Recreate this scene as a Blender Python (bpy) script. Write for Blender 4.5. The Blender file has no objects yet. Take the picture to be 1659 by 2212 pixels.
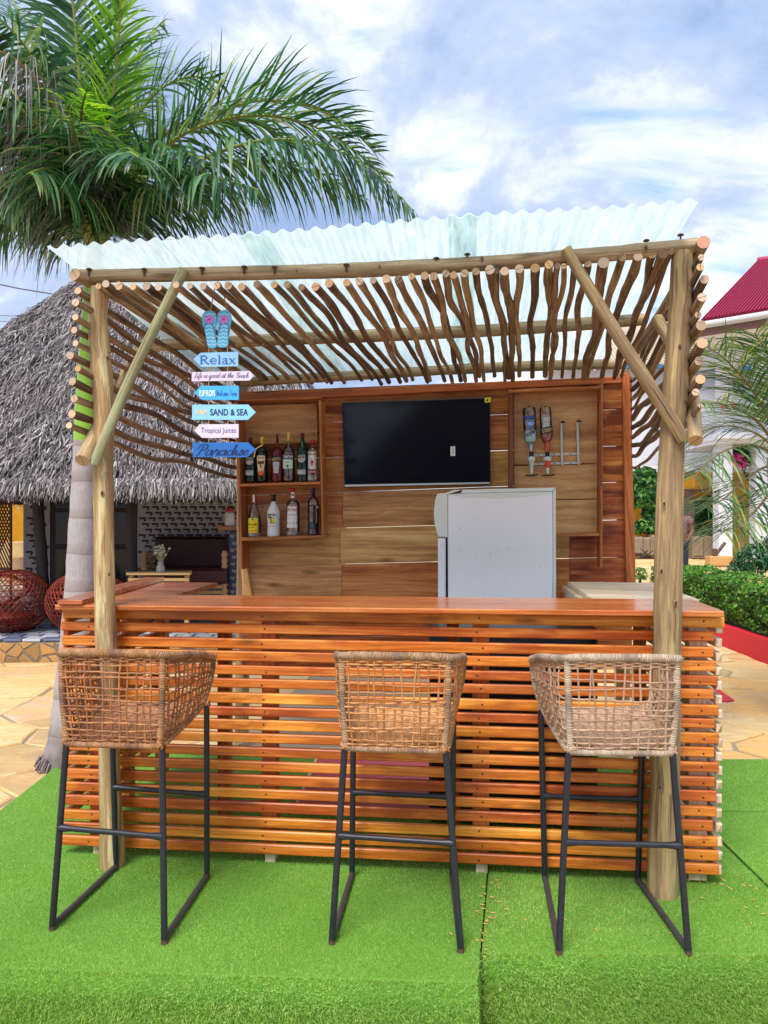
import bpy, math, random
import numpy as np
from mathutils import Vector, Matrix
random.seed(7)
NPR = np.random.default_rng(7)
SC = bpy.context.scene
COL = SC.collection

# ------------------------------------------------------------------ camera
cam_d = bpy.data.cameras.new("camera")
cam = bpy.data.objects.new("camera", cam_d)
COL.objects.link(cam)
SC.camera = cam
cam.location = (0, 0, 1.5)
cam.rotation_euler = (math.radians(90), 0, 0)
cam_d.sensor_fit = 'VERTICAL'
cam_d.sensor_height = 36.0
cam_d.lens = 1661 / 2212 * 36.0
cam_d.clip_end = 900
cam_d.clip_start = 0.05

# ------------------------------------------------------------------ sky, sun, exposure
SUN_EL, SUN_AZ = math.radians(56), math.radians(203)      # behind the camera, a little to its left
world = bpy.data.worlds.new("World")
SC.world = world
world.use_nodes = True


def nd(t, typ, ins=None, **props):
    n = t.nodes.new(typ)
    for k, v in props.items():
        setattr(n, k, v)
    for k, v in (ins or {}).items():
        s = n.inputs[k]
        if isinstance(v, bpy.types.NodeSocket):
            t.links.new(v, s)
        else:
            if isinstance(v, (tuple, list)) and len(v) == 3 and s.type == 'RGBA':
                v = (*v, 1)
            s.default_value = v
    return n


def mixc(t, f, a, b, blend='MIX'):
    return nd(t, 'ShaderNodeMix', {0: f, 6: a, 7: b}, data_type='RGBA', blend_type=blend).outputs[2]


def mth(t, op, a, b=0.0, c=None, clamp=False):
    ins = {0: a, 1: b}
    if c is not None:
        ins[2] = c
    return nd(t, 'ShaderNodeMath', ins, operation=op, use_clamp=clamp).outputs[0]


def ramp(t, fac, stops, interp='LINEAR'):
    n = nd(t, 'ShaderNodeValToRGB', {0: fac})
    n.color_ramp.interpolation = interp
    e = n.color_ramp.elements
    while len(e) < len(stops):
        e.new(0.5)
    for i, (p, c) in enumerate(stops):
        e[i].position = p
        if not isinstance(c, (tuple, list)):
            c = (c, c, c)
        e[i].color = (*c[:3], 1)
    return n.outputs[0]


def noise(t, vec, scale, detail=4, rough=0.5, dist=0.0):
    return nd(t, 'ShaderNodeTexNoise', {'Vector': vec, 'Scale': scale, 'Detail': detail, 'Roughness': rough, 'Distortion': dist}).outputs[0]


t = world.node_tree
t.nodes.clear()
sky = nd(t, 'ShaderNodeTexSky', sky_type='NISHITA', sun_disc=False, sun_elevation=SUN_EL, sun_rotation=SUN_AZ,
         air_density=1.0, dust_density=1.6, ozone_density=2.0, altitude=0)
tc = nd(t, 'ShaderNodeTexCoord').outputs['Generated']
sep = nd(t, 'ShaderNodeSeparateXYZ', {0: tc})
zz = mth(t, 'ADD', mth(t, 'MAXIMUM', sep.outputs[2], 0.0), 0.42)
px_ = mth(t, 'DIVIDE', sep.outputs[0], zz)
py_ = mth(t, 'DIVIDE', sep.outputs[1], zz)
plane = nd(t, 'ShaderNodeCombineXYZ', {0: px_, 1: py_, 2: 3.1}).outputs[0]
n_big = noise(t, nd(t, 'ShaderNodeMapping', {0: plane, 1: (8.68, 6.7, -3.79)}).outputs[0], 1.15, 3, 0.5, 0.3)
n_mid = noise(t, nd(t, 'ShaderNodeMapping', {0: plane, 1: (8.31, 0.71, 3.2)}).outputs[0], 2.3, 11, 0.60, 0.25)
rip = nd(t, 'ShaderNodeMapping', {0: plane, 2: (0, 0, math.radians(24)), 3: (2.2, 7.5, 1)}).outputs[0]
n_rip = noise(t, rip, 1.3, 5, 0.6, 0.3)
cov = mth(t, 'ADD', mth(t, 'MULTIPLY', n_mid, 0.7), mth(t, 'MULTIPLY', n_rip, 0.3))
cover = ramp(t, cov, [(0.36, 0.0), (0.455, 1.0)])
shade = ramp(t, mth(t, 'ADD', mth(t, 'MULTIPLY', n_big, 0.36), mth(t, 'MULTIPLY', n_mid, 0.64)),
             [(0.44, (6.0, 6.0, 6.0)), (0.475, (4.1, 4.3, 4.65)), (0.515, (2.45, 2.9, 3.9)), (0.58, (1.45, 2.0, 3.2))])
blue = mixc(t, 0.7, sky.outputs[0], (0.9, 2.1, 4.6))
skycol = mixc(t, cover, blue, shade)
bg = nd(t, 'ShaderNodeBackground', {0: skycol, 1: 0.1})
out = nd(t, 'ShaderNodeOutputWorld', {0: bg.outputs[0]})

sun_d = bpy.data.lights.new("sun", 'SUN')
sun = bpy.data.objects.new("sun", sun_d)
COL.objects.link(sun)
sun_d.energy = 1.5
sun_d.angle = math.radians(24)
sun_d.color = (1.0, 0.95, 0.87)
_dir = Vector((math.sin(SUN_AZ) * math.cos(SUN_EL), math.cos(SUN_AZ) * math.cos(SUN_EL), math.sin(SUN_EL)))
sun.rotation_euler = _dir.to_track_quat('Z', 'Y').to_euler()
sun.location = (-4, -8, 12)

SC.view_settings.view_transform = 'Standard'
SC.view_settings.look = 'None'
SC.view_settings.gamma = 1.0
SC.view_settings.exposure = 1.42
SC.view_settings.use_curve_mapping = False
SC.cycles.max_bounces = 8
SC.cycles.diffuse_bounces = 4
SC.cycles.transparent_max_bounces = 16
SC.cycles.use_denoising = True

# ------------------------------------------------------------------ measuring
F = 1661.0


def P(u, v, d):
    return Vector(((u - 829.5) / F * d, d, 1.5 - (v - 1106) / F * d))


def PG(u, v, z=0.0):            # point on the level z under a sight line
    d = (1.5 - z) * F / (v - 1106)
    return P(u, v, d)


BL = Vector((-1.41, 3.36, 0))
TH = math.radians(6)
U = Vector((math.cos(TH), -math.sin(TH), 0))
V = Vector((math.sin(TH), math.cos(TH), 0))
ZV = Vector((0, 0, 1))


def B(u, v, z):                 # the bar's own axes: along its front, away from the front, up
    return BL + U * u + V * v + ZV * z


def Q(u, v, vl):                # point of the plane vl metres behind the bar front
    a = (u - 829.5) / F
    d = (vl + BL.x * V.x + BL.y * V.y) / (a * V.x + V.y)
    return P(u, v, d)


def zoomer(x0, y0, s):
    return lambda x, y: (x0 + s * x, y0 + s * y)


Z5 = zoomer(506.9, 777.6, .3472)
Z6 = zoomer(1083, 777.6, .3472)
Z3 = zoomer(1083, 403.2, .3472)
Z1 = zoomer(0, 403.2, .3472)
Z2 = zoomer(518.4, 403.2, .3472)
ZB = zoomer(506.9, 835.3, .1562)
ZD = zoomer(1094.5, 835.3, .1319)
ZS = zoomer(403.2, 604.8, .1823)
Z7 = zoomer(0, 1324.9, .4011)
Z9 = zoomer(1083, 1324.9, .4011)
ZR = zoomer(1353.7, 979.3, .2343)


# ------------------------------------------------------------------ mesh building
class MB:
    def __init__(s):
        s.v = []; s.f = []; s.uv = []; s.mi = []; s.sm = []

    def face(s, pts, uvs=None, mi=0, sm=False):
        i = len(s.v)
        s.v += [tuple(p) for p in pts]
        s.f.append(tuple(range(i, i + len(pts))))
        s.uv.append(uvs or [(0, 0)] * len(pts))
        s.mi.append(mi); s.sm.append(sm)

    def tube(s, pts, rads, n=8, mi=0, cap=0, rough=0.0, uo=0.0, sm=True, flat=1.0, capr=None):
        pts = [Vector(p) for p in pts]
        if not isinstance(rads, (list, tuple)):
            rads = [rads] * len(pts)
        base = len(s.v)
        tan = []
        for i in range(len(pts)):
            a = pts[max(i - 1, 0)]; b = pts[min(i + 1, len(pts) - 1)]
            d = b - a
            tan.append(d.normalized() if d.length > 1e-9 else Vector((0, 0, 1)))
        ref = Vector((0, 0, 1)) if abs(tan[0].z) < 0.9 else Vector((0, 1, 0))
        x = tan[0].cross(ref).normalized()
        L = 0.0
        rings = []
        ls = []
        for i, p in enumerate(pts):
            if i:
                L += (p - pts[i - 1]).length
            x = (x - tan[i] * x.dot(tan[i]))
            x = x.normalized() if x.length > 1e-6 else tan[i].orthogonal().normalized()
            y = tan[i].cross(x)
            ring = []
            for k in range(n):
                a = 2 * math.pi * k / n
                r = rads[i] * (1 + (random.uniform(-rough, rough) if rough else 0))
                ring.append(len(s.v))
                s.v.append(tuple(p + x * (math.cos(a) * r) + y * (math.sin(a) * r * flat)))
            rings.append(ring); ls.append(L + uo)
        for i in range(len(pts) - 1):
            c = 2 * math.pi * rads[i]
            for k in range(n):
                k2 = (k + 1) % n
                s.f.append((rings[i][k], rings[i][k2], rings[i + 1][k2], rings[i + 1][k]))
                s.uv.append([(ls[i], c * k / n), (ls[i], c * (k + 1) / n), (ls[i + 1], c * (k + 1) / n), (ls[i + 1], c * k / n)])
                s.mi.append(mi); s.sm.append(sm)
        if cap is not None:
            for ring, rev in ((rings[0], True), (rings[-1], False)):
                r = ring[::-1] if rev else ring
                c0 = [s.v[j] for j in r]
                rr = rads[0] if rev else rads[-1]
                s.face(c0, [(rr * math.cos(2 * math.pi * k / n), rr * math.sin(2 * math.pi * k / n)) for k in range(n)], cap, False)

    def slab(s, q, ext, ch=0.003, mi=0, endmi=None):
        """q: front corners TL,TR,BR,BL seen from the front; ext: vector to the back; ch: chamfer of the front edges"""
        q = [Vector(p) for p in q]; ext = Vector(ext)
        c = sum(q, Vector()) / 4
        w = ((q[1] - q[0]).length + (q[2] - q[3]).length) / 2
        h = ((q[3] - q[0]).length + (q[2] - q[1]).length) / 2
        el = ext.length
        ch = min(ch, w * .3, h * .3, el * .4)
        long_w = w >= h
        e = ext.normalized()
        ux = (q[1] - q[0]).normalized(); uy = (q[3] - q[0]).normalized()

        def uvof(p):
            d = p - q[0]
            a, b, g = d.dot(ux), d.dot(uy), d.dot(e)
            return (a, b + g) if long_w else (b, a + g)
        ins = []
        for i, p in enumerate(q):
            sx = 1 if i in (0, 3) else -1
            sy = 1 if i in (0, 1) else -1
            ins.append(p + ux * ch * sx + uy * ch * sy)
        ring = [p + e * ch for p in q]
        back = [p + ext for p in q]
        s.face(ins[::-1], [uvof(p) for p in ins[::-1]], mi)
        for i in range(4):
            j = (i + 1) % 4
            m2 = mi
            if endmi is not None and ((long_w and i in (1, 3)) or (not long_w and i in (0, 2))):
                m2 = endmi
            f = [ins[i], ins[j], ring[j], ring[i]]
            s.face(f, [uvof(p) for p in f], mi)
            f = [ring[i], ring[j], back[j], back[i]]
            s.face(f, [uvof(p) for p in f], m2)
        s.face(back, [uvof(p) for p in back], mi)

    def box(s, c, sx, sy, sz, ax=None, ch=0.003, mi=0):
        """box centred at c with half sizes; ax = (x axis, y axis) where y points away from the viewer"""
        X, Y = ax or (Vector((1, 0, 0)), Vector((0, 1, 0)))
        Zx = X.cross(Y)
        c = Vector(c)
        q = [c - X * sx - Y * sy + Zx * sz, c + X * sx - Y * sy + Zx * sz, c + X * sx - Y * sy - Zx * sz, c - X * sx - Y * sy - Zx * sz]
        s.slab(q, Y * (2 * sy), ch, mi)

    def prism(s, poly, ext, mi=0, edgemi=None, uvs=1.0, sm=False):
        poly = [Vector(p) for p in poly]; ext = Vector(ext)
        back = [p + ext for p in poly]
        o = poly[0]
        ux = (poly[1] - poly[0]).normalized()
        nz = ext.normalized()
        uy = nz.cross(ux)

        def uvof(p):
            return ((p - o).dot(ux), (p - o).dot(uy))
        s.face(poly[::-1], [uvof(p) for p in poly[::-1]], mi)
        s.face(back, [uvof(p) for p in back], mi)
        n = len(poly)
        L = 0
        for i in range(n):
            j = (i + 1) % n
            d = (poly[j] - poly[i]).length
            s.face([poly[i], poly[j], back[j], back[i]], [(L, 0), (L + d, 0), (L + d, ext.length), (L, ext.length)], mi if edgemi is None else edgemi, sm)
            L += d

    def lathe(s, prof, c, n=20, mi=0, axis=None, sq=0.0, sm=True):
        """prof: list of (r, z[, mi]); sq squares the section"""
        c = Vector(c)
        base = len(s.v)
        for p in prof:
            for k in range(n):
                a = 2 * math.pi * k / n
                ca, sa = math.cos(a), math.sin(a)
                f = 1.0
                if sq:
                    f = 1.0 / (abs(ca) ** sq + abs(sa) ** sq) ** (1.0 / sq)
                off = Vector((ca * p[0] * f, sa * p[0] * f, p[1]))
                if axis is not None:
                    off = axis @ off
                s.v.append(tuple(c + off))
        for i in range(len(prof) - 1):
            m = prof[i][2] if len(prof[i]) > 2 else mi
            for k in range(n):
                k2 = (k + 1) % n
                s.f.append((base + i * n + k, base + i * n + k2, base + (i + 1) * n + k2, base + (i + 1) * n + k))
                s.uv.append([(prof[i][1], k / n * .3), (prof[i][1], (k + 1) / n * .3), (prof[i + 1][1], (k + 1) / n * .3), (prof[i + 1][1], k / n * .3)])
                s.mi.append(m); s.sm.append(sm)
        for i, rev in ((0, True), (len(prof) - 1, False)):
            if prof[i][0] > 1e-5:
                r = list(range(base + i * n, base + i * n + n))
                m = prof[min(i, len(prof) - 1)][2] if len(prof[i]) > 2 else mi
                if not rev and len(prof[i - 1]) > 2:
                    m = prof[i - 1][2]
                s.f.append(tuple(r[::-1] if rev else r)); s.uv.append([(0, 0)] * n); s.mi.append(m); s.sm.append(False)

    def ellipsoid(s, c, rx, ry, rz, n=14, m=9, mi=0, jit=0.0, axis=None):
        prof = []
        c = Vector(c)
        base = len(s.v)
        for i in range(m + 1):
            th = math.pi * i / m
            for k in range(n):
                a = 2 * math.pi * k / n
                j = 1 + (random.uniform(-jit, jit) if jit else 0)
                p = Vector((rx * math.sin(th) * math.cos(a) * j, ry * math.sin(th) * math.sin(a) * j, -rz * math.cos(th) * j))
                if axis is not None:
                    p = axis @ p
                s.v.append(tuple(c + p))
        for i in range(m):
            for k in range(n):
                k2 = (k + 1) % n
                s.f.append((base + i * n + k, base + i * n + k2, base + (i + 1) * n + k2, base + (i + 1) * n + k))
                s.uv.append([(i / m, k / n), (i / m, (k + 1) / n), ((i + 1) / m, (k + 1) / n), ((i + 1) / m, k / n)])
                s.mi.append(mi); s.sm.append(True)

    def add2d(s, tris, fn, mi=0):
        """tris: list of polygons of 2D points; fn maps (x, y) to space"""
        for poly in tris:
            s.face([fn(x, y) for x, y in poly], None, mi)

    def build(s, name, mats, parent=None, **tags):
        me = bpy.data.meshes.new(name)
        if not isinstance(mats, (list, tuple)):
            mats = [mats]
        o = bpy.data.objects.new(name, me)
        COL.objects.link(o)
        off = Vector((0, 0, 0))
        if parent is not None:
            o.parent = parent
            q = parent
            while q is not None:
                off += q.location
                q = q.parent
        elif s.v:
            a = np.array(s.v)
            lo, hi = a.min(0), a.max(0)
            off = Vector(((lo[0] + hi[0]) / 2, (lo[1] + hi[1]) / 2, lo[2]))
            o.location = off
        vs = np.array(s.v, dtype=np.float64).reshape(-1, 3) - np.array(off)
        me.from_pydata(vs.tolist(), [], s.f)
        for m in mats:
            me.materials.append(m)
        me.polygons.foreach_set('material_index', s.mi)
        me.polygons.foreach_set('use_smooth', s.sm)
        ul = me.uv_layers.new(name='UVMap')
        flat = [c for f in s.uv for p in f for c in p]
        ul.data.foreach_set('uv', flat)
        me.update()
        for k, v in tags.items():
            o[k] = v
        return o


def soup(name, verts, per, mat, parent=None, smooth=False, **tags):
    """fast mesh: verts (n*per, 3) array, consecutive runs of `per` points form faces"""
    verts = np.asarray(verts, dtype=np.float32).reshape(-1, 3)
    n = len(verts) // per
    me = bpy.data.meshes.new(name)
    off = Vector((0, 0, 0))
    q = parent
    while q is not None:
        off += q.location
        q = q.parent
    verts = verts - np.array(off, dtype=np.float32)
    me.vertices.add(n * per)
    me.vertices.foreach_set('co', verts.ravel())
    me.loops.add(n * per)
    me.loops.foreach_set('vertex_index', np.arange(n * per, dtype=np.int32))
    me.polygons.add(n)
    me.polygons.foreach_set('loop_start', np.arange(0, n * per, per, dtype=np.int32))
    me.polygons.foreach_set('loop_total', np.full(n, per, dtype=np.int32))
    me.update(calc_edges=True)
    me.materials.append(mat)
    o = bpy.data.objects.new(name, me)
    COL.objects.link(o)
    o.parent = parent
    for k, v in tags.items():
        o[k] = v
    return o


def thing(name, label, cat, loc=(0, 0, 0), group=None, kind=None):
    o = bpy.data.objects.new(name, None)
    COL.objects.link(o)
    o.empty_display_size = 0.1
    o.location = loc
    return tag(o, label, cat, group, kind)


def tag(o, label, cat, group=None, kind=None):
    o['label'] = label
    o['category'] = cat
    if group:
        o['group'] = group
    if kind:
        o['kind'] = kind
    return o


def spline(pts, per=6):
    pts = [Vector(p) for p in pts]
    out = []
    n = len(pts)
    for i in range(n - 1):
        p0, p1, p2, p3 = pts[max(i - 1, 0)], pts[i], pts[i + 1], pts[min(i + 2, n - 1)]
        for k in range(per):
            t_ = k / per
            out.append(0.5 * ((2 * p1) + (p2 - p0) * t_ + (2 * p0 - 5 * p1 + 4 * p2 - p3) * t_ ** 2 + (3 * p1 - p0 - 3 * p2 + p3) * t_ ** 3))
    out.append(pts[-1])
    return out


def lerp(a, b, t_):
    return a + (b - a) * t_


def interp(x, xs, ys):
    return float(np.interp(x, xs, ys))


def srgb(r, g, b, k=1.0):
    def f(c):
        c /= 255
        return (c / 12.92 if c <= .04045 else ((c + .055) / 1.055) ** 2.4) * k
    return (f(r), f(g), f(b))


# ------------------------------------------------------------------ materials
def newmat(name):
    m = bpy.data.materials.new(name)
    m.use_nodes = True
    m.node_tree.nodes.clear()
    return m, m.node_tree


def finish(t, shader):
    nd(t, 'ShaderNodeOutputMaterial', {0: shader})


def principled(t, col, rough=0.5, bump=None, bstr=0.3, bdist=0.004, spec=0.5, metal=0.0, coat=0.0, sheen=0.0):
    ins = {'Base Color': col, 'Roughness': rough, 'Metallic': metal, 'Specular IOR Level': spec, 'Coat Weight': coat, 'Coat Roughness': 0.15}
    if bump is not None:
        ins['Normal'] = nd(t, 'ShaderNodeBump', {'Strength': bstr, 'Distance': bdist, 'Height': bump}).outputs[0]
    return nd(t, 'ShaderNodeBsdfPrincipled', ins).outputs[0]


def plain(name, col, rough=0.5, var=0.12, scale=14, metal=0.0, bump=0.0, spec=0.5, coat=0.0):
    m, t = newmat(name)
    tc = nd(t, 'ShaderNodeTexCoord').outputs['Object']
    n = noise(t, tc, scale, 5, 0.6)
    c = mixc(t, n, tuple(x * (1 - var) for x in col), tuple(min(1, x * (1 + var)) for x in col))
    finish(t, principled(t, c, rough, n if bump else None, bump, 0.003, spec, metal, coat))
    return m


def wood(name, dark, mid, light, gu=2.2, gv=60, rough=0.5, coat=0.0, blot=None, blot_amt=0.5, knots=0.0, bump=0.25, var=0.25, spec=0.5, cont=1.0, bu=1.7, bv=7.0, crack=0.0):
    m, t = newmat(name)
    uv = nd(t, 'ShaderNodeSeparateXYZ', {0: nd(t, 'ShaderNodeUVMap').outputs[0]})
    u, v = uv.outputs[0], uv.outputs[1]
    rnd = nd(t, 'ShaderNodeObjectInfo').outputs['Random']

    def vec(a, b, c):
        return nd(t, 'ShaderNodeCombineXYZ', {0: mth(t, 'MULTIPLY', u, a), 1: mth(t, 'MULTIPLY', v, b), 2: mth(t, 'MULTIPLY', rnd, c)}).outputs[0]
    warp = noise(t, vec(gu * 1.2, gv * .08, 53.0), 1.0, 3)
    v2 = mth(t, 'ADD', mth(t, 'MULTIPLY', v, gv), mth(t, 'MULTIPLY', warp, 1.6))
    vg = nd(t, 'ShaderNodeCombineXYZ', {0: mth(t, 'MULTIPLY', u, gu), 1: v2, 2: mth(t, 'MULTIPLY', rnd, 37.0)}).outputs[0]
    n1 = noise(t, vg, 1.0, 6, 0.62, 0.4)
    n2 = noise(t, vec(gu * .55, gv * .12, 91.0), 1.0, 3)
    f = mth(t, 'ADD', mth(t, 'MULTIPLY', n1, 0.62), mth(t, 'MULTIPLY', n2, 0.38))
    k = 0.14 / cont
    c = ramp(t, f, [(0.5 - k, dark), (0.5, mid), (0.5 + k, light)])
    if blot is not None:
        nb = noise(t, vec(bu, bv, 13.0), 1.0, 5, 0.6, 0.4)
        c = mixc(t, ramp(t, nb, [(0.50, 0.0), (0.60, blot_amt)]), c, blot)
    if crack:
        nw = noise(t, vec(1.1, 16.0, 47.0), 1.0, 5, 0.6, 0.5)
        c = mixc(t, ramp(t, nw, [(.44, 0.0), (.60, .75)]), c, tuple(x * .62 + .02 for x in mid))
        nc = noise(t, vec(gu * .8, gv * 1.6, 29.0), 1.0, 3, 0.5)
        c = mixc(t, ramp(t, nc, [(.30, crack), (.36, 0.0)]), c, tuple(x * .3 for x in dark))
    if knots:
        vo = nd(t, 'ShaderNodeTexVoronoi', {'Vector': vec(2.6, 9.0, 71.0), 'Scale': 1.0, 'Randomness': 1.0}).outputs['Distance']
        kk = ramp(t, vo, [(0.03, knots), (0.12, knots * .5), (0.2, 0.0)])
        c = mixc(t, kk, c, tuple(x * .25 for x in dark))
    fine = noise(t, vec(gu * 9, gv * 4.0, 17.0), 1.0, 3, 0.7)
    c = mixc(t, .22, c, mixc(t, 1.0, c, ramp(t, fine, [(.3, .35), (.7, 1.6)]), 'MULTIPLY'))
    hs = nd(t, 'ShaderNodeHueSaturation', {'Hue': mth(t, 'ADD', 0.5, mth(t, 'MULTIPLY', mth(t, 'SUBTRACT', rnd, .5), .02)),
                                           'Value': mth(t, 'ADD', 1 - var / 2, mth(t, 'MULTIPLY', rnd, var)), 'Color': c})
    rr = mth(t, 'ADD', rough, mth(t, 'MULTIPLY', mth(t, 'SUBTRACT', n1, .5), .3))
    finish(t, principled(t, hs.outputs[0], rr, n1, bump, 0.003, spec, 0.0, coat))
    return m


def endgrain(name, c1, c2, crack=1.0):
    m, t = newmat(name)
    uvn = nd(t, 'ShaderNodeUVMap').outputs[0]
    rnd = nd(t, 'ShaderNodeObjectInfo').outputs['Random']
    ln = nd(t, 'ShaderNodeVectorMath', {0: uvn}, operation='LENGTH').outputs['Value']
    rings = mth(t, 'SINE', mth(t, 'MULTIPLY', ln, 1300.0))
    n = noise(t, uvn, 90, 4)
    c = mixc(t, mth(t, 'ADD', mth(t, 'MULTIPLY', rings, .18), mth(t, 'MULTIPLY', n, .7)), c1, c2)
    sp = nd(t, 'ShaderNodeSeparateXYZ', {0: nd(t, 'ShaderNodeVectorRotate', {'Vector': uvn, 'Axis': (0, 0, 1), 'Angle': mth(t, 'MULTIPLY', rnd, 40.0)}).outputs[0]})
    cr = mth(t, 'ABSOLUTE', mth(t, 'ADD', sp.outputs[0], mth(t, 'MULTIPLY', mth(t, 'SUBTRACT', n, .5), .006)))
    has = mth(t, 'GREATER_THAN', mth(t, 'FRACT', mth(t, 'MULTIPLY', rnd, 7.3)), 0.5)
    ck = mth(t, 'MULTIPLY', ramp(t, mth(t, 'MULTIPLY', cr, 100.0), [(0.08, 1.0), (0.14, 0.0)]), mth(t, 'MULTIPLY', has, crack))
    c = mixc(t, ck, c, (0.02, 0.012, 0.008))
    hs = nd(t, 'ShaderNodeHueSaturation', {'Value': mth(t, 'ADD', .7, mth(t, 'MULTIPLY', rnd, .4)), 'Saturation': mth(t, 'ADD', .5, mth(t, 'MULTIPLY', mth(t, 'FRACT', mth(t, 'MULTIPLY', rnd, 13.7)), .45)), 'Color': c})
    finish(t, principled(t, hs.outputs[0], 0.8))
    return m


M = {}
M['slat'] = wood('varnished_slat', srgb(152, 68, 16), srgb(210, 116, 36), srgb(238, 162, 76), cont=.85, rough=.42, coat=.14, blot=srgb(150, 56, 18), blot_amt=.6, knots=.7, var=.36, bump=.4, gv=75, bu=2.2, bv=9)
M['counter'] = wood('varnished_counter', srgb(148, 74, 30), srgb(194, 112, 54), srgb(218, 146, 84), gu=1.8, gv=70, rough=.26, coat=.45, blot=srgb(178, 84, 52), blot_amt=.5, var=.1, knots=.35)
M['counter_red'] = wood('red_stained_board', srgb(120, 52, 24), srgb(172, 88, 46), srgb(198, 124, 86), gu=1.6, gv=60, rough=.26, coat=.45, blot=srgb(196, 130, 96), blot_amt=.4, var=.1)
M['batten'] = wood('batten_wood', srgb(130, 60, 20), srgb(184, 98, 40), srgb(206, 128, 62), rough=.5, var=.2)
M['pale_board'] = wood('bare_plywood', srgb(176, 150, 120), srgb(212, 192, 166), srgb(232, 218, 198), gu=1.2, gv=26, rough=.6, blot=srgb(196, 164, 128), blot_amt=.4, var=.06)
M['plank_red'] = wood('stained_plank', srgb(122, 54, 20), srgb(190, 106, 46), srgb(224, 146, 78), gu=1.8, gv=48, rough=.48, coat=.1, blot=srgb(110, 34, 8), blot_amt=.8, knots=.8, var=.25, bu=2.4, bv=11)
M['plank_orange'] = wood('orange_plank', srgb(164, 92, 38), srgb(210, 138, 68), srgb(230, 172, 104), gu=1.8, gv=48, rough=.5, coat=.08, blot=srgb(168, 82, 28), blot_amt=.65, knots=.7, var=.2)
M['plank_pale'] = wood('unvarnished_plank', srgb(170, 116, 66), srgb(220, 166, 104), srgb(238, 198, 142), gu=1.6, gv=46, rough=.6, blot=srgb(166, 112, 62), blot_amt=.5, knots=.8, var=.14)
M['trim'] = wood('reddish_trim', srgb(128, 60, 22), srgb(186, 104, 48), srgb(210, 134, 74), rough=.42, coat=.15, knots=.5, var=.15)
M['shelf'] = wood('shelf_wood', srgb(128, 64, 28), srgb(178, 104, 54), srgb(200, 130, 76), rough=.45, coat=.1, knots=.3, var=.12)
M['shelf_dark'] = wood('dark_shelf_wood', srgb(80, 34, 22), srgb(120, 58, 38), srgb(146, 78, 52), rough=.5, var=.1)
M['ply'] = wood('plywood_back', srgb(154, 102, 64), srgb(196, 142, 96), srgb(214, 168, 122), gu=1.8, gv=22, rough=.55, blot=srgb(142, 96, 62), blot_amt=.35, var=.1)
M['ply_pale'] = wood('pale_plywood', srgb(172, 124, 78), srgb(204, 158, 108), srgb(220, 178, 130), gu=1.8, gv=22, rough=.55, var=.1)
M['post'] = wood('peeled_post', srgb(120, 90, 56), srgb(174, 140, 94), srgb(200, 170, 122), gu=3.2, gv=95, rough=.7, blot=srgb(212, 200, 152), blot_amt=.9, knots=0, var=.08, cont=1.2, bu=3.4, bv=34, crack=.8)
M['post_grey'] = wood('weathered_post', srgb(100, 78, 54), srgb(156, 128, 90), srgb(188, 162, 116), gu=3.0, gv=95, rough=.75, blot=srgb(198, 178, 124), blot_amt=.7, knots=0, var=.08, cont=1.2, bu=2.6, bv=30, crack=.85)
M['beam'] = wood('peeled_beam', srgb(112, 92, 66), srgb(176, 152, 116), srgb(206, 186, 150), gu=3.0, gv=100, rough=.75, blot=srgb(150, 118, 84), blot_amt=.6, knots=.95, var=.12, bu=2.6, bv=30, crack=.85)
M['brace_green'] = wood('mossy_brace', srgb(104, 96, 70), srgb(152, 146, 108), srgb(178, 172, 136), gu=3.0, gv=100, rough=.8, blot=srgb(150, 164, 132), blot_amt=.7, knots=.7, var=.1, bu=4, bv=26, crack=.8)
M['stick'] = wood('bark_stick', srgb(88, 64, 46), srgb(148, 116, 88), srgb(200, 170, 136), gu=6, gv=110, rough=.8, blot=srgb(150, 122, 92), blot_amt=.7, knots=.8, bump=.5, var=.55)
M['stick_dark'] = wood('dark_bark_stick', srgb(62, 44, 34), srgb(114, 88, 68), srgb(164, 134, 106), gu=6, gv=110, rough=.85, blot=srgb(104, 82, 64), blot_amt=.6, knots=.8, bump=.5, var=.5)
M['cut'] = endgrain('cut_end', srgb(206, 152, 96), srgb(230, 184, 126))
M['cut_red'] = endgrain('red_cut_end', srgb(206, 128, 96), srgb(224, 158, 118), 0.0)
M['cut_log'] = endgrain('log_cut_end', srgb(200, 146, 88), srgb(224, 180, 118), 1.0)
M['steel'] = plain('black_steel', srgb(30, 34, 46), .42, .6, 38, 0.0, .15, .5)
M['steel_worn'] = plain('worn_steel', srgb(62, 60, 64), .5, .4, 50, 0.0, .2, .5)
M['rust'] = plain('rusty_foot', srgb(96, 66, 56), .8, .4, 60)
M['white_paint'] = plain('white_wall_paint', srgb(216, 220, 230), .7, .05, 2)
M['fridge'] = plain('white_enamel', srgb(230, 235, 243), .35, .02, 3, coat=.2)
M['fridge_door'] = plain('cream_enamel', srgb(214, 222, 218), .3, .03, 3, coat=.3)
M['grime'] = plain('grime', srgb(150, 138, 134), .8, .3, 60)
M['black_plastic'] = plain('black_plastic', srgb(14, 14, 18), .35, .2, 20)
M['chrome'] = plain('brushed_metal', srgb(206, 208, 212), .35, .06, 40, metal=.35)
M['screw'] = plain('dark_screw', srgb(40, 30, 26), .6, .2, 40)
M['rope'] = plain('jute_rope', srgb(170, 142, 104), .9, .25, 120)
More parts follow.
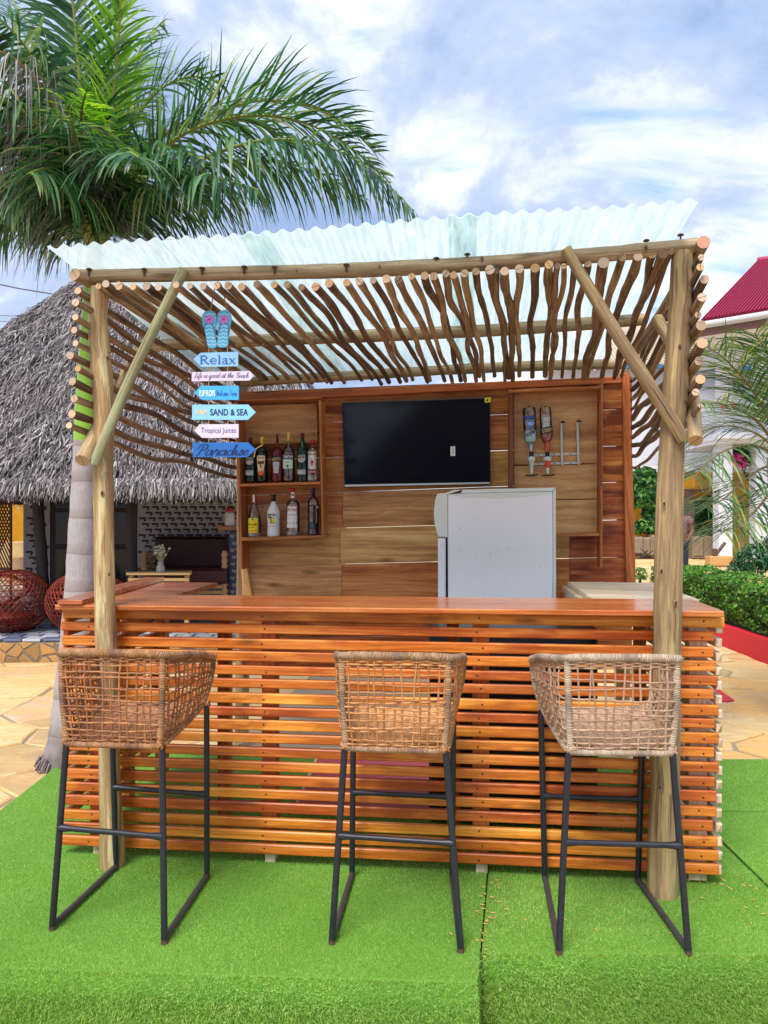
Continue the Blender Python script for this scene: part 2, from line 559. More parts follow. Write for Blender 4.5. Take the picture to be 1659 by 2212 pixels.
# materials that vary per island (one leaf, one straw, one blade)
def island(name, stops, rough=0.6, trans=0.0, extra=None, spec=0.3, objvar=0.0):
    m, t = newmat(name)
    g = nd(t, 'ShaderNodeNewGeometry')
    r = g.outputs['Random Per Island']
    if objvar:
        r = mth(t, 'ADD', mth(t, 'MULTIPLY', r, 1 - objvar), mth(t, 'MULTIPLY', nd(t, 'ShaderNodeObjectInfo').outputs['Random'], objvar))
    c = ramp(t, r, stops)
    if extra:
        tc = nd(t, 'ShaderNodeTexCoord').outputs['Object']
        n = noise(t, tc, extra[0], 4, .6)
        c = mixc(t, ramp(t, n, [(.4, 0.0), (.62, extra[2])]), c, extra[1])
    s = principled(t, c, rough, spec=spec)
    if trans:
        tr = nd(t, 'ShaderNodeBsdfTranslucent', {0: mixc(t, 1.0, c, (1.4, 1.35, .6), 'MULTIPLY')}).outputs[0]
        s = nd(t, 'ShaderNodeMixShader', {0: trans, 1: s, 2: tr}).outputs[0]
    finish(t, s)
    return m


M['palm_leaf'] = island('palm_leaflet', [(0, srgb(18, 56, 40)), (.45, srgb(44, 96, 58)), (.78, srgb(84, 132, 84)), (1, srgb(164, 182, 140))], .34, .36, spec=.5)
M['palm_backlit'] = island('backlit_palm_leaflet', [(0, srgb(58, 116, 26)), (.5, srgb(112, 170, 36)), (1, srgb(172, 210, 70))], .4, .55, spec=.4)  # brightness of fronds lit from behind, put into the leaf colour
M['palm_dry'] = island('dry_palm_leaflet', [(0, srgb(96, 104, 98)), (.5, srgb(146, 148, 148)), (1, srgb(184, 182, 182))], .8, .1)
M['palm_right'] = island('date_leaflet', [(0, srgb(36, 76, 48)), (.5, srgb(76, 120, 76)), (.85, srgb(132, 158, 96)), (1, srgb(178, 168, 104))], .45, .3, spec=.4)
M['hedge_leaf'] = island('hedge_leaf', [(0, srgb(32, 74, 28)), (.5, srgb(76, 130, 50)), (1, srgb(146, 196, 84))], .5, .35)
M['bush_leaf'] = island('bush_leaf', [(0, srgb(18, 62, 34)), (.5, srgb(44, 104, 48)), (1, srgb(110, 158, 66))], .5, .25)
M['oleander_leaf'] = island('narrow_dark_leaf', [(0, srgb(14, 52, 36)), (.6, srgb(36, 92, 56)), (1, srgb(78, 130, 82))], .45, .2)
M['thatch'] = island('palm_thatch', [(0, srgb(58, 54, 56)), (.35, srgb(100, 95, 98)), (.75, srgb(144, 138, 141)), (1, srgb(190, 184, 184))], .85, 0.0, (1.4, srgb(112, 102, 100), .4))
M['thatch_base'] = plain('thatch_core', srgb(66, 60, 60), .95, .3, 12)
M['turf_fibre'] = island('turf_fibre', [(0, srgb(96, 138, 56)), (.35, srgb(146, 188, 86)), (.7, srgb(178, 212, 112)), (1, srgb(222, 238, 170))], .6, .4, (1.3, srgb(132, 172, 78), .5))
M['cane'] = island('rattan_cane', [(0, srgb(134, 84, 48)), (.4, srgb(180, 122, 72)), (.8, srgb(206, 150, 96)), (1, srgb(220, 172, 122))], .45, 0, (30, srgb(120, 78, 48), .4), .4, .5)
M['cane_dark'] = island('dark_rattan_cane', [(0, srgb(112, 68, 42)), (.4, srgb(156, 100, 60)), (.8, srgb(188, 130, 84)), (1, srgb(200, 150, 106))], .45, 0, (26, srgb(96, 66, 54), .5), .4, .5)
M['cane_pale'] = island('pale_rattan_cane', [(0, srgb(130, 100, 78)), (.4, srgb(172, 138, 112)), (.8, srgb(198, 168, 142)), (1, srgb(216, 192, 166))], .5, 0, (30, srgb(140, 110, 92), .4), .35, .5)
M['pod_cane'] = island('red_brown_wicker', [(0, srgb(84, 26, 20)), (.5, srgb(124, 44, 34)), (1, srgb(158, 66, 50))], .5, 0, (12, srgb(70, 24, 22), .4))


def rimmat(name, a, b, cdark):
    m, t = newmat(name)
    uv = nd(t, 'ShaderNodeSeparateXYZ', {0: nd(t, 'ShaderNodeUVMap').outputs[0]})
    u = mth(t, 'ADD', uv.outputs[0], mth(t, 'MULTIPLY', uv.outputs[1], .12))
    cell = mth(t, 'FLOOR', mth(t, 'MULTIPLY', u, 170.0))
    w = nd(t, 'ShaderNodeTexWhiteNoise', {'W': cell}, noise_dimensions='1D').outputs['Value']
    fr = mth(t, 'FRACT', mth(t, 'MULTIPLY', u, 170.0))
    prof = mth(t, 'SINE', mth(t, 'MULTIPLY', fr, math.pi))
    big = noise(t, nd(t, 'ShaderNodeCombineXYZ', {0: mth(t, 'MULTIPLY', u, 9.0)}).outputs[0], 1.0, 3)
    c = mixc(t, w, a, b)
    c = mixc(t, ramp(t, big, [(.45, 0.0), (.62, .75)]), c, cdark)
    finish(t, principled(t, c, .55, prof, .9, .004))
    return m


M['rim'] = rimmat('wrapped_cane', srgb(164, 110, 66), srgb(206, 158, 112), srgb(104, 78, 72))
M['rim_mid'] = rimmat('wrapped_cane_tan', srgb(160, 118, 80), srgb(204, 168, 132), srgb(120, 100, 90))
M['rim_pale'] = rimmat('wrapped_cane_pale', srgb(184, 158, 134), srgb(222, 202, 178), srgb(132, 116, 108))


def turfbase():
    m, t = newmat('turf_backing')
    tc = nd(t, 'ShaderNodeTexCoord').outputs['Object']
    n = noise(t, tc, 160, 3, .6)
    n2 = noise(t, tc, 3, 4, .6)
    c = mixc(t, n, srgb(72, 118, 40), srgb(124, 176, 68))
    c = mixc(t, ramp(t, n2, [(.4, 0.0), (.65, .4)]), c, srgb(76, 128, 44))
    finish(t, principled(t, c, .7, n, .6, .006, .2))
    return m


M['turf_base'] = turfbase()


def stonemat(name, stops, joint=0.0, sc=5.0):
    m, t = newmat(name)
    tc = nd(t, 'ShaderNodeTexCoord').outputs['Object']
    rnd = nd(t, 'ShaderNodeObjectInfo').outputs['Random']
    isl = nd(t, 'ShaderNodeNewGeometry').outputs['Random Per Island']
    ofs = nd(t, 'ShaderNodeVectorMath', {0: tc, 1: nd(t, 'ShaderNodeCombineXYZ', {0: mth(t, 'MULTIPLY', rnd, 50.0), 1: mth(t, 'MULTIPLY', isl, 31.0)}).outputs[0]}, operation='ADD').outputs[0]
    st = nd(t, 'ShaderNodeMapping', {0: ofs, 2: (0, 0, .5), 3: (1.0, 2.6, 1.6)}).outputs[0]
    n = noise(t, st, sc * .5, 7, .62, .5)
    n2 = noise(t, ofs, sc * 9, 4, .6)
    f = mth(t, 'ADD', mth(t, 'MULTIPLY', mth(t, 'FRACT', mth(t, 'ADD', mth(t, 'MULTIPLY', rnd, 5.0), isl)), .55), mth(t, 'MULTIPLY', n, .45))
    c = ramp(t, f, stops)
    c = mixc(t, mth(t, 'MULTIPLY', n2, .35), c, mixc(t, 1.0, c, (.6, .55, .5), 'MULTIPLY'))
    vein = ramp(t, mth(t, 'ABSOLUTE', mth(t, 'SUBTRACT', n, .5)), [(0.0, .45), (.018, 0.0)])
    c = mixc(t, vein, c, srgb(168, 118, 66))
    finish(t, principled(t, c, .7, mth(t, 'ADD', n, mth(t, 'MULTIPLY', n2, .3)), .35, .008, .3))
    return m


M['flagstone'] = stonemat('sandstone_flag', [(.15, srgb(178, 148, 108)), (.35, srgb(216, 184, 130)), (.5, srgb(226, 200, 152)), (.65, srgb(226, 176, 104)), (.8, srgb(214, 178, 148)), (.92, srgb(228, 212, 178))])
M['wallstone'] = stonemat('ochre_wall_stone', [(.15, srgb(132, 104, 70)), (.4, srgb(180, 142, 88)), (.6, srgb(194, 150, 90)), (.8, srgb(170, 140, 112)), (1, srgb(200, 176, 140))])
M['greystone'] = plain('grey_brown_stone', srgb(132, 116, 96), .85, .3, 4, 0, .3)
M['mortar'] = plain('grey_mortar', srgb(156, 138, 114), .9, .2, 20, 0, .3)
M['ground'] = plain('sandy_ground', srgb(176, 156, 126), .95, .2, 1.5)
M['pebble'] = plain('pale_pebble', srgb(214, 204, 188), .8, .15, 30)
M['ochre'] = None


def peeling(name, base, under, sc=2.2):
    m, t = newmat(name)
    tc = nd(t, 'ShaderNodeTexCoord').outputs['Object']
    st = nd(t, 'ShaderNodeMapping', {0: tc, 3: (1.6, 1.6, .7)}).outputs[0]
    n = noise(t, st, sc, 7, .62, .3)
    n2 = noise(t, tc, 9, 4)
    c = mixc(t, n2, tuple(x * .8 for x in base), tuple(min(1, x * 1.15) for x in base))
    c = mixc(t, ramp(t, n, [(.52, 0.0), (.6, .85)]), c, under)
    finish(t, principled(t, c, .85, n, .2, .01, .3))
    return m


M['ochre'] = peeling('peeling_ochre_paint', srgb(200, 142, 30), srgb(206, 178, 134))


def trunkmat():
    m, t = newmat('grey_palm_bark')
    tc = nd(t, 'ShaderNodeTexCoord').outputs['Object']
    z = nd(t, 'ShaderNodeSeparateXYZ', {0: tc}).outputs[2]
    n = noise(t, tc, 5, 4)
    wob = mth(t, 'ADD', z, mth(t, 'MULTIPLY', mth(t, 'SUBTRACT', noise(t, tc, 2.2, 2), .5), .08))
    rg = mth(t, 'FRACT', mth(t, 'MULTIPLY', wob, 4.6))
    band = ramp(t, rg, [(0.0, 1.0), (.04, .8), (.26, .35), (.32, 0.0), (.97, 0.0), (1.0, .8)])
    fine = noise(t, nd(t, 'ShaderNodeMapping', {0: tc, 3: (60, 60, 26)}).outputs[0], 1.0, 4, .7)
    c = mixc(t, fine, srgb(142, 134, 138), srgb(192, 186, 190))
    c = mixc(t, mth(t, 'MULTIPLY', band, .6), c, srgb(126, 108, 98))
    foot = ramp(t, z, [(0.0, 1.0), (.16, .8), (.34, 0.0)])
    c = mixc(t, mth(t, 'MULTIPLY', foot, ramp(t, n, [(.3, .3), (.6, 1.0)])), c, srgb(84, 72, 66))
    finish(t, principled(t, c, .85, mth(t, 'ADD', fine, band), .35, .006, .25))
    return m


M['trunk'] = trunkmat()
M['crownshaft'] = plain('green_crownshaft', srgb(140, 186, 58), .35, .25, 6, spec=.5)
M['rachis'] = plain('palm_rachis', srgb(132, 140, 62), .5, .2, 8)
M['rachis_dry'] = plain('old_rachis', srgb(130, 106, 62), .6, .2, 8)


def roofmat():
    m, t = newmat('translucent_corrugated_sheet')
    tc = nd(t, 'ShaderNodeTexCoord').outputs['Object']
    uv = nd(t, 'ShaderNodeUVMap').outputs[0]
    n = noise(t, nd(t, 'ShaderNodeMapping', {0: uv, 3: (40, 6, 1)}).outputs[0], 1.0, 6, .65, .6)
    n2 = noise(t, tc, 5, 4)
    c = mixc(t, ramp(t, n, [(.35, 0.0), (.65, 1.0)]), srgb(198, 217, 219), srgb(238, 246, 247))
    tr = nd(t, 'ShaderNodeBsdfTranslucent', {0: c}).outputs[0]
    df = principled(t, c, .35, spec=.5)
    tp = nd(t, 'ShaderNodeBsdfTransparent', {0: srgb(214, 234, 228)}).outputs[0]
    s = nd(t, 'ShaderNodeMixShader', {0: .22, 1: tr, 2: df}).outputs[0]
    f = mth(t, 'ADD', .1, mth(t, 'MULTIPLY', n, .3))
    finish(t, nd(t, 'ShaderNodeMixShader', {0: f, 1: s, 2: tp}).outputs[0])
    return m


M['roof'] = roofmat()


def glass(name, tint, opac=0.18, rough=.05):
    m, t = newmat(name)
    tp = nd(t, 'ShaderNodeBsdfTransparent', {0: tint}).outputs[0]
    gl = nd(t, 'ShaderNodeBsdfGlossy', {0: (1, 1, 1), 'Roughness': rough}).outputs[0]
    fr = nd(t, 'ShaderNodeFresnel', {0: 1.5}).outputs[0]
    finish(t, nd(t, 'ShaderNodeMixShader', {0: mth(t, 'ADD', fr, opac * .3, clamp=True), 1: tp, 2: gl}).outputs[0])
    return m


M['clear_glass'] = glass('clear_bottle_glass', (.94, .96, .96))
M['pane'] = plain('dark_window_pane', srgb(12, 16, 26), .12, .1, 3, spec=.4)
for k_, c_, r_ in [('green_bottle', (10, 40, 26), .1), ('black_bottle', (18, 14, 18), .1), ('red_bottle', (96, 10, 22), .1),
                   ('navy_liquid', (20, 34, 92), .2), ('dark_liquid', (58, 18, 30), .15), ('white_bottle', (224, 226, 232), .25),
                   ('orange_liquid', (222, 52, 18), .1), ('crimson_liquid', (170, 20, 34), .1),
                   ('cap_burgundy', (98, 18, 36), .4), ('cap_yellow', (222, 204, 60), .4), ('cap_navy', (20, 22, 60), .35), ('cap_gold', (216, 190, 104), .35),
                   ('cap_red', (196, 22, 30), .4), ('cap_black', (16, 16, 22), .35), ('label_white', (232, 232, 234), .6), ('label_cream', (238, 214, 186), .6),
                   ('label_orange', (228, 106, 44), .6), ('label_navy', (22, 26, 62), .5), ('label_mint', (206, 232, 214), .6), ('label_grey', (188, 190, 192), .5),
                   ('label_yellow', (244, 216, 20), .5), ('label_red', (212, 44, 52), .55), ('ink_black', (20, 18, 24), .6), ('ink_gold', (214, 184, 92), .5),
                   ('ink_red', (190, 34, 40), .6), ('ink_brown', (96, 58, 40), .6), ('ink_blue', (40, 76, 160), .6), ('ink_green', (60, 110, 84), .6), ('label_blue', (70, 130, 214), .5)]:
    M[k_] = plain(k_, srgb(*c_), r_, .03, 20, spec=.5)
M['screen'] = plain('black_glass_screen', srgb(5, 8, 20), .10, .02, 2, spec=.35)
for k_, c_ in [('sign_sky', (150, 200, 246)), ('sign_aqua', (66, 176, 246)), ('sign_light', (140, 206, 255)), ('sign_lilac', (222, 208, 234)), ('sign_deep', (30, 104, 186)),
               ('flip_blue', (86, 178, 228)), ('flip_wave', (186, 226, 244)), ('flower_pink', (206, 116, 206)), ('flower_core', (166, 40, 130)), ('flip_strap', (50, 118, 176)),
               ('ink_royal', (48, 96, 178)), ('ink_slate', (96, 92, 128)), ('ink_white', (232, 244, 250)), ('ink_navy', (20, 36, 82)), ('ink_sand', (216, 208, 176)), ('ink_indigo', (84, 88, 140)), ('ink_deep', (14, 46, 104)),
               ('red_kerb', (206, 24, 40)), ('sofa_red', (58, 14, 18)), ('dark_wood', (40, 24, 24)), ('dark_pole', (30, 26, 28)), ('door_brown', (92, 66, 54)),
               ('tile_white', (176, 174, 184)), ('tile_dark', (64, 42, 42)), ('pillar_blue', (44, 64, 104)), ('pillar_tan', (150, 128, 116)), ('lattice', (104, 66, 54)),
               ('mat_red', (186, 70, 84)), ('red_roof', (176, 50, 92)), ('roof_blue', (52, 116, 168)), ('roof_tan', (196, 182, 164)), ('gutter', (196, 200, 204)), ('fascia', (120, 84, 82)),
               ('skin', (118, 70, 50)), ('shirt', (126, 88, 96)), ('shirt_patch', (150, 108, 118)), ('trousers', (24, 30, 58)), ('hair', (16, 13, 14)), ('slat_pale', (176, 142, 96)), ('vase', (150, 150, 150)), ('dried_flower', (190, 186, 172)),
               ('bougainvillea', (214, 60, 140)), ('sticker_yellow', (232, 226, 40)), ('shade_box', (30, 36, 48)), ('wire', (70, 74, 100)), ('planter_wood', (196, 150, 92))]:
    M[k_] = plain(k_, srgb(*c_), .6, .07, 9)


def tilemat():
    m, t = newmat('terrace_tile')
    rnd = nd(t, 'ShaderNodeObjectInfo').outputs['Random']
    c = ramp(t, rnd, [(0, srgb(96, 108, 134)), (.3, srgb(140, 144, 160)), (.55, srgb(160, 156, 158)), (.75, srgb(184, 188, 200)), (1, srgb(150, 124, 116))], 'CONSTANT')
    finish(t, principled(t, c, .3))
    return m


M['tile'] = tilemat()


# ------------------------------------------------------------------ lettering
def font_polys(s, shear=0.0, bold=0.0):
    cu = bpy.data.curves.new('lettering', 'FONT')
    cu.body = s
    cu.shear = shear
    cu.resolution_u = 3
    cu.offset = bold
    ob = bpy.data.objects.new('lettering', cu)
    me = bpy.data.meshes.new_from_object(ob)
    polys = [[(me.vertices[i].co.x, me.vertices[i].co.y) for i in p.vertices] for p in me.polygons]
    bpy.data.objects.remove(ob); bpy.data.curves.remove(cu); bpy.data.meshes.remove(me)
    return polys


def fit(polys, x0, x1, y0, y1):
    xs = [p[0] for q in polys for p in q]; ys = [p[1] for q in polys for p in q]
    ax, bx, ay, by = min(xs), max(xs), min(ys), max(ys)
    return [[(x0 + (p[0] - ax) / (bx - ax) * (x1 - x0), y0 + (p[1] - ay) / (by - ay) * (y1 - y0)) for p in q] for q in polys]


def ribbon(pts, w, calli=0.0, taper=0.3):
    """flat stroke of width w along 2D pts; calli thins the strokes that run sideways or up"""
    p = [Vector((a[0], a[1], 0)) for a in pts]
    p = spline(p, 5) if len(p) > 2 else p
    L, R = [], []
    n = len(p)
    for i in range(n):
        d = p[min(i + 1, n - 1)] - p[max(i - 1, 0)]
        if d.length < 1e-6:
            d = Vector((1, 0, 0))
        d.normalize()
        nn = Vector((-d.y, d.x, 0))
        f = 1.0
        if calli:
            f = 1 - calli * (1 - abs(d.y)) - (calli * .45 if d.y > .3 else 0)
        e = min(i, n - 1 - i) / max(1, n - 1)
        f *= min(1.0, taper + e * 8)
        L.append(p[i] + nn * (w * f / 2)); R.append(p[i] - nn * (w * f / 2))
    return [[(R[i].x, R[i].y), (R[i + 1].x, R[i + 1].y), (L[i + 1].x, L[i + 1].y), (L[i].x, L[i].y)] for i in range(n - 1)]


SCRIPT = {
    'a': (1.0, [[(.75, .85), (.45, 1), (.1, .6), (.15, .1), (.45, 0), (.72, .4), (.78, 1), (.75, .3), (.85, 0), (1.05, .25)]]),
    'e': (.8, [[(0, .35), (.45, .5), (.6, .8), (.4, 1), (.12, .7), (.12, .25), (.4, 0), (.8, .3)]]),
    'r': (.8, [[(0, .2), (.25, 1.1), (.3, .9), (.6, .92), (.55, .3), (.65, 0), (.85, .2)]]),
    'd': (1.0, [[(.75, .85), (.45, 1), (.1, .6), (.15, .1), (.45, 0), (.72, .5), (.88, 2.0), (.75, .4), (.85, 0), (1.05, .25)]]),
    'i': (.5, [[(0, .2), (.2, 1), (.2, .2), (.35, 0), (.55, .25)], [(.2, 1.4), (.3, 1.5)]]),
    's': (.65, [[(0, .15), (.4, 1.1), (.45, .7), (.6, .3), (.4, 0), (.1, .1), (.7, .25)]]),
    'P': (1.25, [[(.1, -.15), (.35, .1), (.65, 1.9)], [(.0, 1.2), (.15, 1.8), (.7, 2.1), (1.2, 1.7), (1.0, 1.0), (.5, .95)]]),
    'L': (1.0, [[(1.0, 1.7), (.7, 2), (.5, 1.5), (.45, .5), (.2, 0), (.05, .15), (.5, .1), (.9, 0), (1.1, .2)]]),
    'f': (.6, [[(0, .2), (.45, 1.6), (.5, 2), (.3, 1.8), (.25, .0), (.2, -.8), (.35, -.6), (.4, .1), (.7, .25)]]),
    'g': (1.0, [[(.75, .85), (.45, 1), (.1, .6), (.15, .1), (.45, 0), (.75, .6), (.75, -.4), (.5, -.85), (.3, -.6), (.6, -.1), (1.05, .25)]]),
    'o': (.9, [[(.5, 1), (.15, .75), (.15, .2), (.45, 0), (.75, .35), (.65, .9), (.5, 1), (.7, .8), (.95, .85)]]),
    't': (.6, [[(0, .2), (.3, 1.7), (.25, .2), (.4, 0), (.65, .25)], [(0, 1.15), (.55, 1.2)]]),
    'h': (.9, [[(0, .2), (.4, 1.6), (.4, 2), (.2, 1.7), (.15, 0), (.3, .7), (.6, 1), (.65, .3), (.75, 0), (.95, .25)]]),
    'B': (1.2, [[(.25, 0), (.5, 1.9)], [(.1, 1.6), (.6, 2.1), (1.05, 1.7), (.5, 1.1), (1.1, .7), (.9, .1), (.2, 0)]]),
    'c': (.75, [[(.65, .8), (.4, 1), (.1, .6), (.15, .1), (.45, 0), (.8, .3)]]),
    'l': (.55, [[(0, .2), (.4, 1.6), (.35, 2), (.2, 1.7), (.2, .2), (.35, 0), (.6, .25)]]),
    'm': (1.1, [[(0, .2), (.1, 1), (.12, 0), (.2, .7), (.4, 1), (.45, 0), (.55, .7), (.75, 1), (.8, .2), (.9, 0), (1.15, .25)]]),
    'W': (1.25, [[(0, 1.8), (.2, 2), (.3, .05), (.65, 1.6), (.8, .05), (1.2, 2)]]),
    'H': (1.2, [[(.1, 1.9), (.3, 2), (.25, 0)], [(1.0, 2), (.9, 0)], [(.2, 1), (1.0, 1.1)]]),
    ' ': (.55, []),
}


def script_polys(s, w=.16, calli=.5, slant=.25):
    out = []
    x = 0
    for ch in s:
        adv, strokes = SCRIPT[ch]
        for st in strokes:
            out += ribbon([(x + a + b * slant, b) for a, b in st], w, calli)
        x += adv
    return out


def rect(x0, y0, x1, y1):
    return [(x0, y0), (x1, y0), (x1, y1), (x0, y1)]


def serif_relax():
    o = []
    T = .2
    # R
    o += [rect(.2, 0, .2 + T, 1.4), rect(.05, 0, .58, .07), rect(.05, 1.33, .4, 1.4)]
    o += ribbon([(.4, 1.36), (.75, 1.34), (.98, 1.05), (.75, .75), (.4, .72)], .15, -.35, 1)
    o += ribbon([(.62, .72), (.95, .2), (1.2, .04)], .19, 0, 1); o += [rect(1.05, 0, 1.3, .07)]
    # e
    x = 1.4
    o += ribbon([(x + .06, .5), (x + .7, .52), (x + .62, .85), (x + .36, .97), (x + .08, .7), (x + .06, .35), (x + .35, .03), (x + .72, .2)], .15, .15, .8)
    # l
    x = 2.3
    o += [rect(x + .12, 0, x + .12 + T, 1.5), rect(x, 0, x + .45, .07), rect(x, 1.43, x + .2, 1.5)]
    # a
    x = 2.85
    o += ribbon([(x + .1, .75), (x + .32, .96), (x + .56, .8), (x + .56, .15), (x + .62, .04), (x + .78, .06)], .17, .1, .9)
    o += ribbon([(x + .56, .58), (x + .2, .48), (x + .06, .25), (x + .22, .04), (x + .45, .1), (x + .56, .25)], .14, .1, .9)
    # x
    x = 3.72
    o += ribbon([(x + .08, .93), (x + .72, .04)], .2, 0, 1); o += ribbon([(x + .08, .04), (x + .68, .93)], .09, 0, 1)
    o += [rect(x - .04, 0, x + .26, .07), rect(x + .5, 0, x + .86, .07), rect(x - .04, .89, x + .28, .96), rect(x + .5, .89, x + .8, .96)]
    return o


def disc2(cx, cy, r, n=16, ry=None):
    ry = ry or r
    return [[(cx + r * math.cos(2 * math.pi * k / n), cy + ry * math.sin(2 * math.pi * k / n)) for k in range(n)]]
# ------------------------------------------------------------------ the ground and the paving
g = MB()
g.face([(-400, -200, -.5), (400, -200, -.5), (400, 600, -.5), (-400, 600, -.5)], [(0, 0)] * 4)
tag(g.build('ground', M['ground']), 'sandy open ground beyond the yard', 'ground', kind='structure')


def clip(poly, px, py, nx, ny):
    out = []
    n = len(poly)
    for i in range(n):
        a, b = poly[i], poly[(i + 1) % n]
        da = (a[0] - px) * nx + (a[1] - py) * ny
        db = (b[0] - px) * nx + (b[1] - py) * ny
        if da <= 0:
            out.append(a)
        if (da < 0 < db) or (db < 0 < da):
            k = da / (da - db)
            out.append((a[0] + (b[0] - a[0]) * k, a[1] + (b[1] - a[1]) * k))
    return out


def cells(pts, bound, joint, stretch=1.0):
    """Voronoi cells (crazy paving) of pts clipped to bound, shrunk by the joint"""
    A = np.array(pts)
    res = []
    for i, p in enumerate(pts):
        d = ((A - A[i]) * np.array([1, stretch])) ** 2
        idx = np.argsort(d.sum(1))[1:22]
        poly = list(bound)
        jj = joint * random.uniform(.6, 1.6)
        for j in idx:
            q = pts[j]
            mx, my = (p[0] + q[0]) / 2, (p[1] + q[1]) / 2
            nx, ny = (q[0] - p[0]), (q[1] - p[1]) * stretch ** 2
            l = math.hypot(nx, ny)
            nx, ny = nx / l, ny / l
            poly = clip(poly, mx - nx * jj / 2, my - ny * jj / 2, nx, ny)
            if len(poly) < 3:
                break
        if len(poly) >= 3:
            res.append((p, poly))
    return res


def roughen(poly, amt, seg):
    out = []
    n = len(poly)
    for i in range(n):
        a, b = poly[i], poly[(i + 1) % n]
        L = math.hypot(b[0] - a[0], b[1] - a[1])
        k = max(1, int(L / seg))
        for q in range(k):
            t_ = q / k
            x, y = a[0] + (b[0] - a[0]) * t_, a[1] + (b[1] - a[1]) * t_
            j = amt * min(1, L / seg)
            out.append((x + random.uniform(-j, j), y + random.uniform(-j, j)))
    return out


def stone(mb, poly, fn, h, ch=.012, cx=None):
    """a stone with a worn edge: fn(x, y, height)"""
    n = len(poly)
    cx = sum(p[0] for p in poly) / n; cy = sum(p[1] for p in poly) / n
    top = []
    for x, y in poly:
        d = math.hypot(x - cx, y - cy) + 1e-6
        k = max(0, 1 - ch / d)
        top.append((cx + (x - cx) * k, cy + (y - cy) * k))
    tilt = (random.uniform(-.012, .012), random.uniform(-.012, .012))
    hz = [h + (x - cx) * tilt[0] + (y - cy) * tilt[1] for x, y in top]
    tp = [fn(x, y, z) for (x, y), z in zip(top, hz)]
    md = [fn(x, y, h - ch * .6) for x, y in poly]
    bt = [fn(x, y, 0) for x, y in poly]
    mb.face(tp, None, 0)
    for i in range(n):
        j = (i + 1) % n
        mb.face([md[i], md[j], tp[j], tp[i]], None, 0, False)
        mb.face([bt[i], bt[j], md[j], md[i]], None, 0, False)


pv = MB()
pv.box((-.5, 18.3, -.24), 13, 14.8, .2, ch=.0)
paving = tag(pv.build('paving', M['mortar']), 'crazy paving of cream and ochre sandstone flags in grey joints', 'paving', kind='structure')


def scatter(x0, x1, y0, y1, gap):
    pts = []
    k = 0
    while k < 4000:
        k += 1
        p = (random.uniform(x0, x1), random.uniform(y0, y1))
        if all(((p[0] - q[0]) * .8) ** 2 + ((p[1] - q[1]) * 1.15) ** 2 > gap * gap for q in pts):
            pts.append(p); k = 0 if len(pts) < 40 else k
    return pts


far = MB()
nst = 0
TX = -1.93
for (x0, x1, y0, y1, gap, bound) in [
        (-6.4, -1.0, 3.55, 8.2, .44, [(-6.6, 3.5), (TX, 3.5), (TX + .07, 4.9), (-1.0, 4.98), (-.6, 7.8), (-6.6, 7.8)]),
        (.5, 4.3, 4.5, 11.5, .40, [(1.3, 4.70), (3.86, 4.70), (3.86, 11.4), (.5, 11.4), (.5, 5.1)]),
        (1.5, 12, 13.0, 26.5, .72, [(1.5, 13.2), (12.2, 13.2), (12.2, 25.5), (1.5, 25.5)])]:
    for p, poly in cells(scatter(x0 - .4, x1 + .4, y0 - .4, y1 + .4, gap), bound, .020 if gap < .6 else .05, 1.25):
        area = abs(sum(poly[i][0] * poly[(i + 1) % len(poly)][1] - poly[(i + 1) % len(poly)][0] * poly[i][1] for i in range(len(poly)))) / 2
        if area < .012:
            continue
        poly = roughen(poly, .014, .16)
        fn = lambda x, y, z: Vector((x, y, -.062 + z))
        h = .03 + random.uniform(0, .006)
        if gap < .6 and nst < 290:
            m_ = MB()
            stone(m_, poly, fn, h)
            m_.build('flagstone', M['flagstone'], paving)
            nst += 1
        else:
            stone(far, poly, fn, h)
far.build('distant_flagstones', M['flagstone'], paving, kind='stuff')

# ------------------------------------------------------------------ artificial turf on the raised stage
EDGE_R = .06


SKEW = .172


def turf_piece(label, x0, x1, yf0, yf1, yb0, yb1, front=True, h=.46, sk=0):
    """a slab of turf; front edge from (x0,yf0) to (x1,yf1), back edge from (x0,yb0) to (x1,yb1)"""
    m_ = MB()
    nx = 10
    prof = [(0.0, -h, 1)] + [(EDGE_R - EDGE_R * math.cos(a), -EDGE_R + EDGE_R * math.sin(a), 1) for a in np.linspace(0, math.pi / 2, 6)] if front else [(0, -h, 1), (0, 0, 1)]
    shf = lambda s, y: (y - 2.4) * SKEW * {0: 0, 1: s, 2: 1 - s}[sk]
    rows = []
    for i in range(nx + 1):
        s_ = i / nx
        x = lerp(x0, x1, s_); yf = lerp(yf0, yf1, s_); yb = lerp(yb0, yb1, s_)
        wob = .006 * math.sin(x * 9) + random.uniform(-.004, .004) if front else 0
        r = [Vector((x + shf(s_, yf), yf + wob + a, b)) for a, b, _ in prof] + [Vector((x + shf(s_, yb), yb, 0)), Vector((x + shf(s_, yb), yb, -h))]
        rows.append(r)
    for i in range(nx):
        for k in range(len(rows[0]) - 1):
            m_.face([rows[i][k], rows[i + 1][k], rows[i + 1][k + 1], rows[i][k + 1]], None, 0, True)
    for r in (rows[0], rows[-1]):
        m_.face(r, None, 0)
    o = m_.build('turf', M['turf_base'])
    return tag(o, label, 'artificial turf', kind='structure')


BX = .30
turf_piece('bright green artificial turf on the stage under the left and middle stools', TX, BX - .004, 2.50, 2.40, 4.80, 4.88, sk=1)
turf_piece('bright green artificial turf on the stage under the right stool', BX + .006, 1.53, 2.565, 2.555, 4.88, 4.67, sk=2)
turf_piece('green turf strip at the right edge of the stage, in front of its dark cross seam', 1.545, 3.2, 2.555, 2.54, 3.85, 3.80)
turf_piece('far green turf strip beside the right end of the bar, behind the cross seam', 1.545, 3.2, 3.862, 3.812, 4.67, 4.66, front=False)


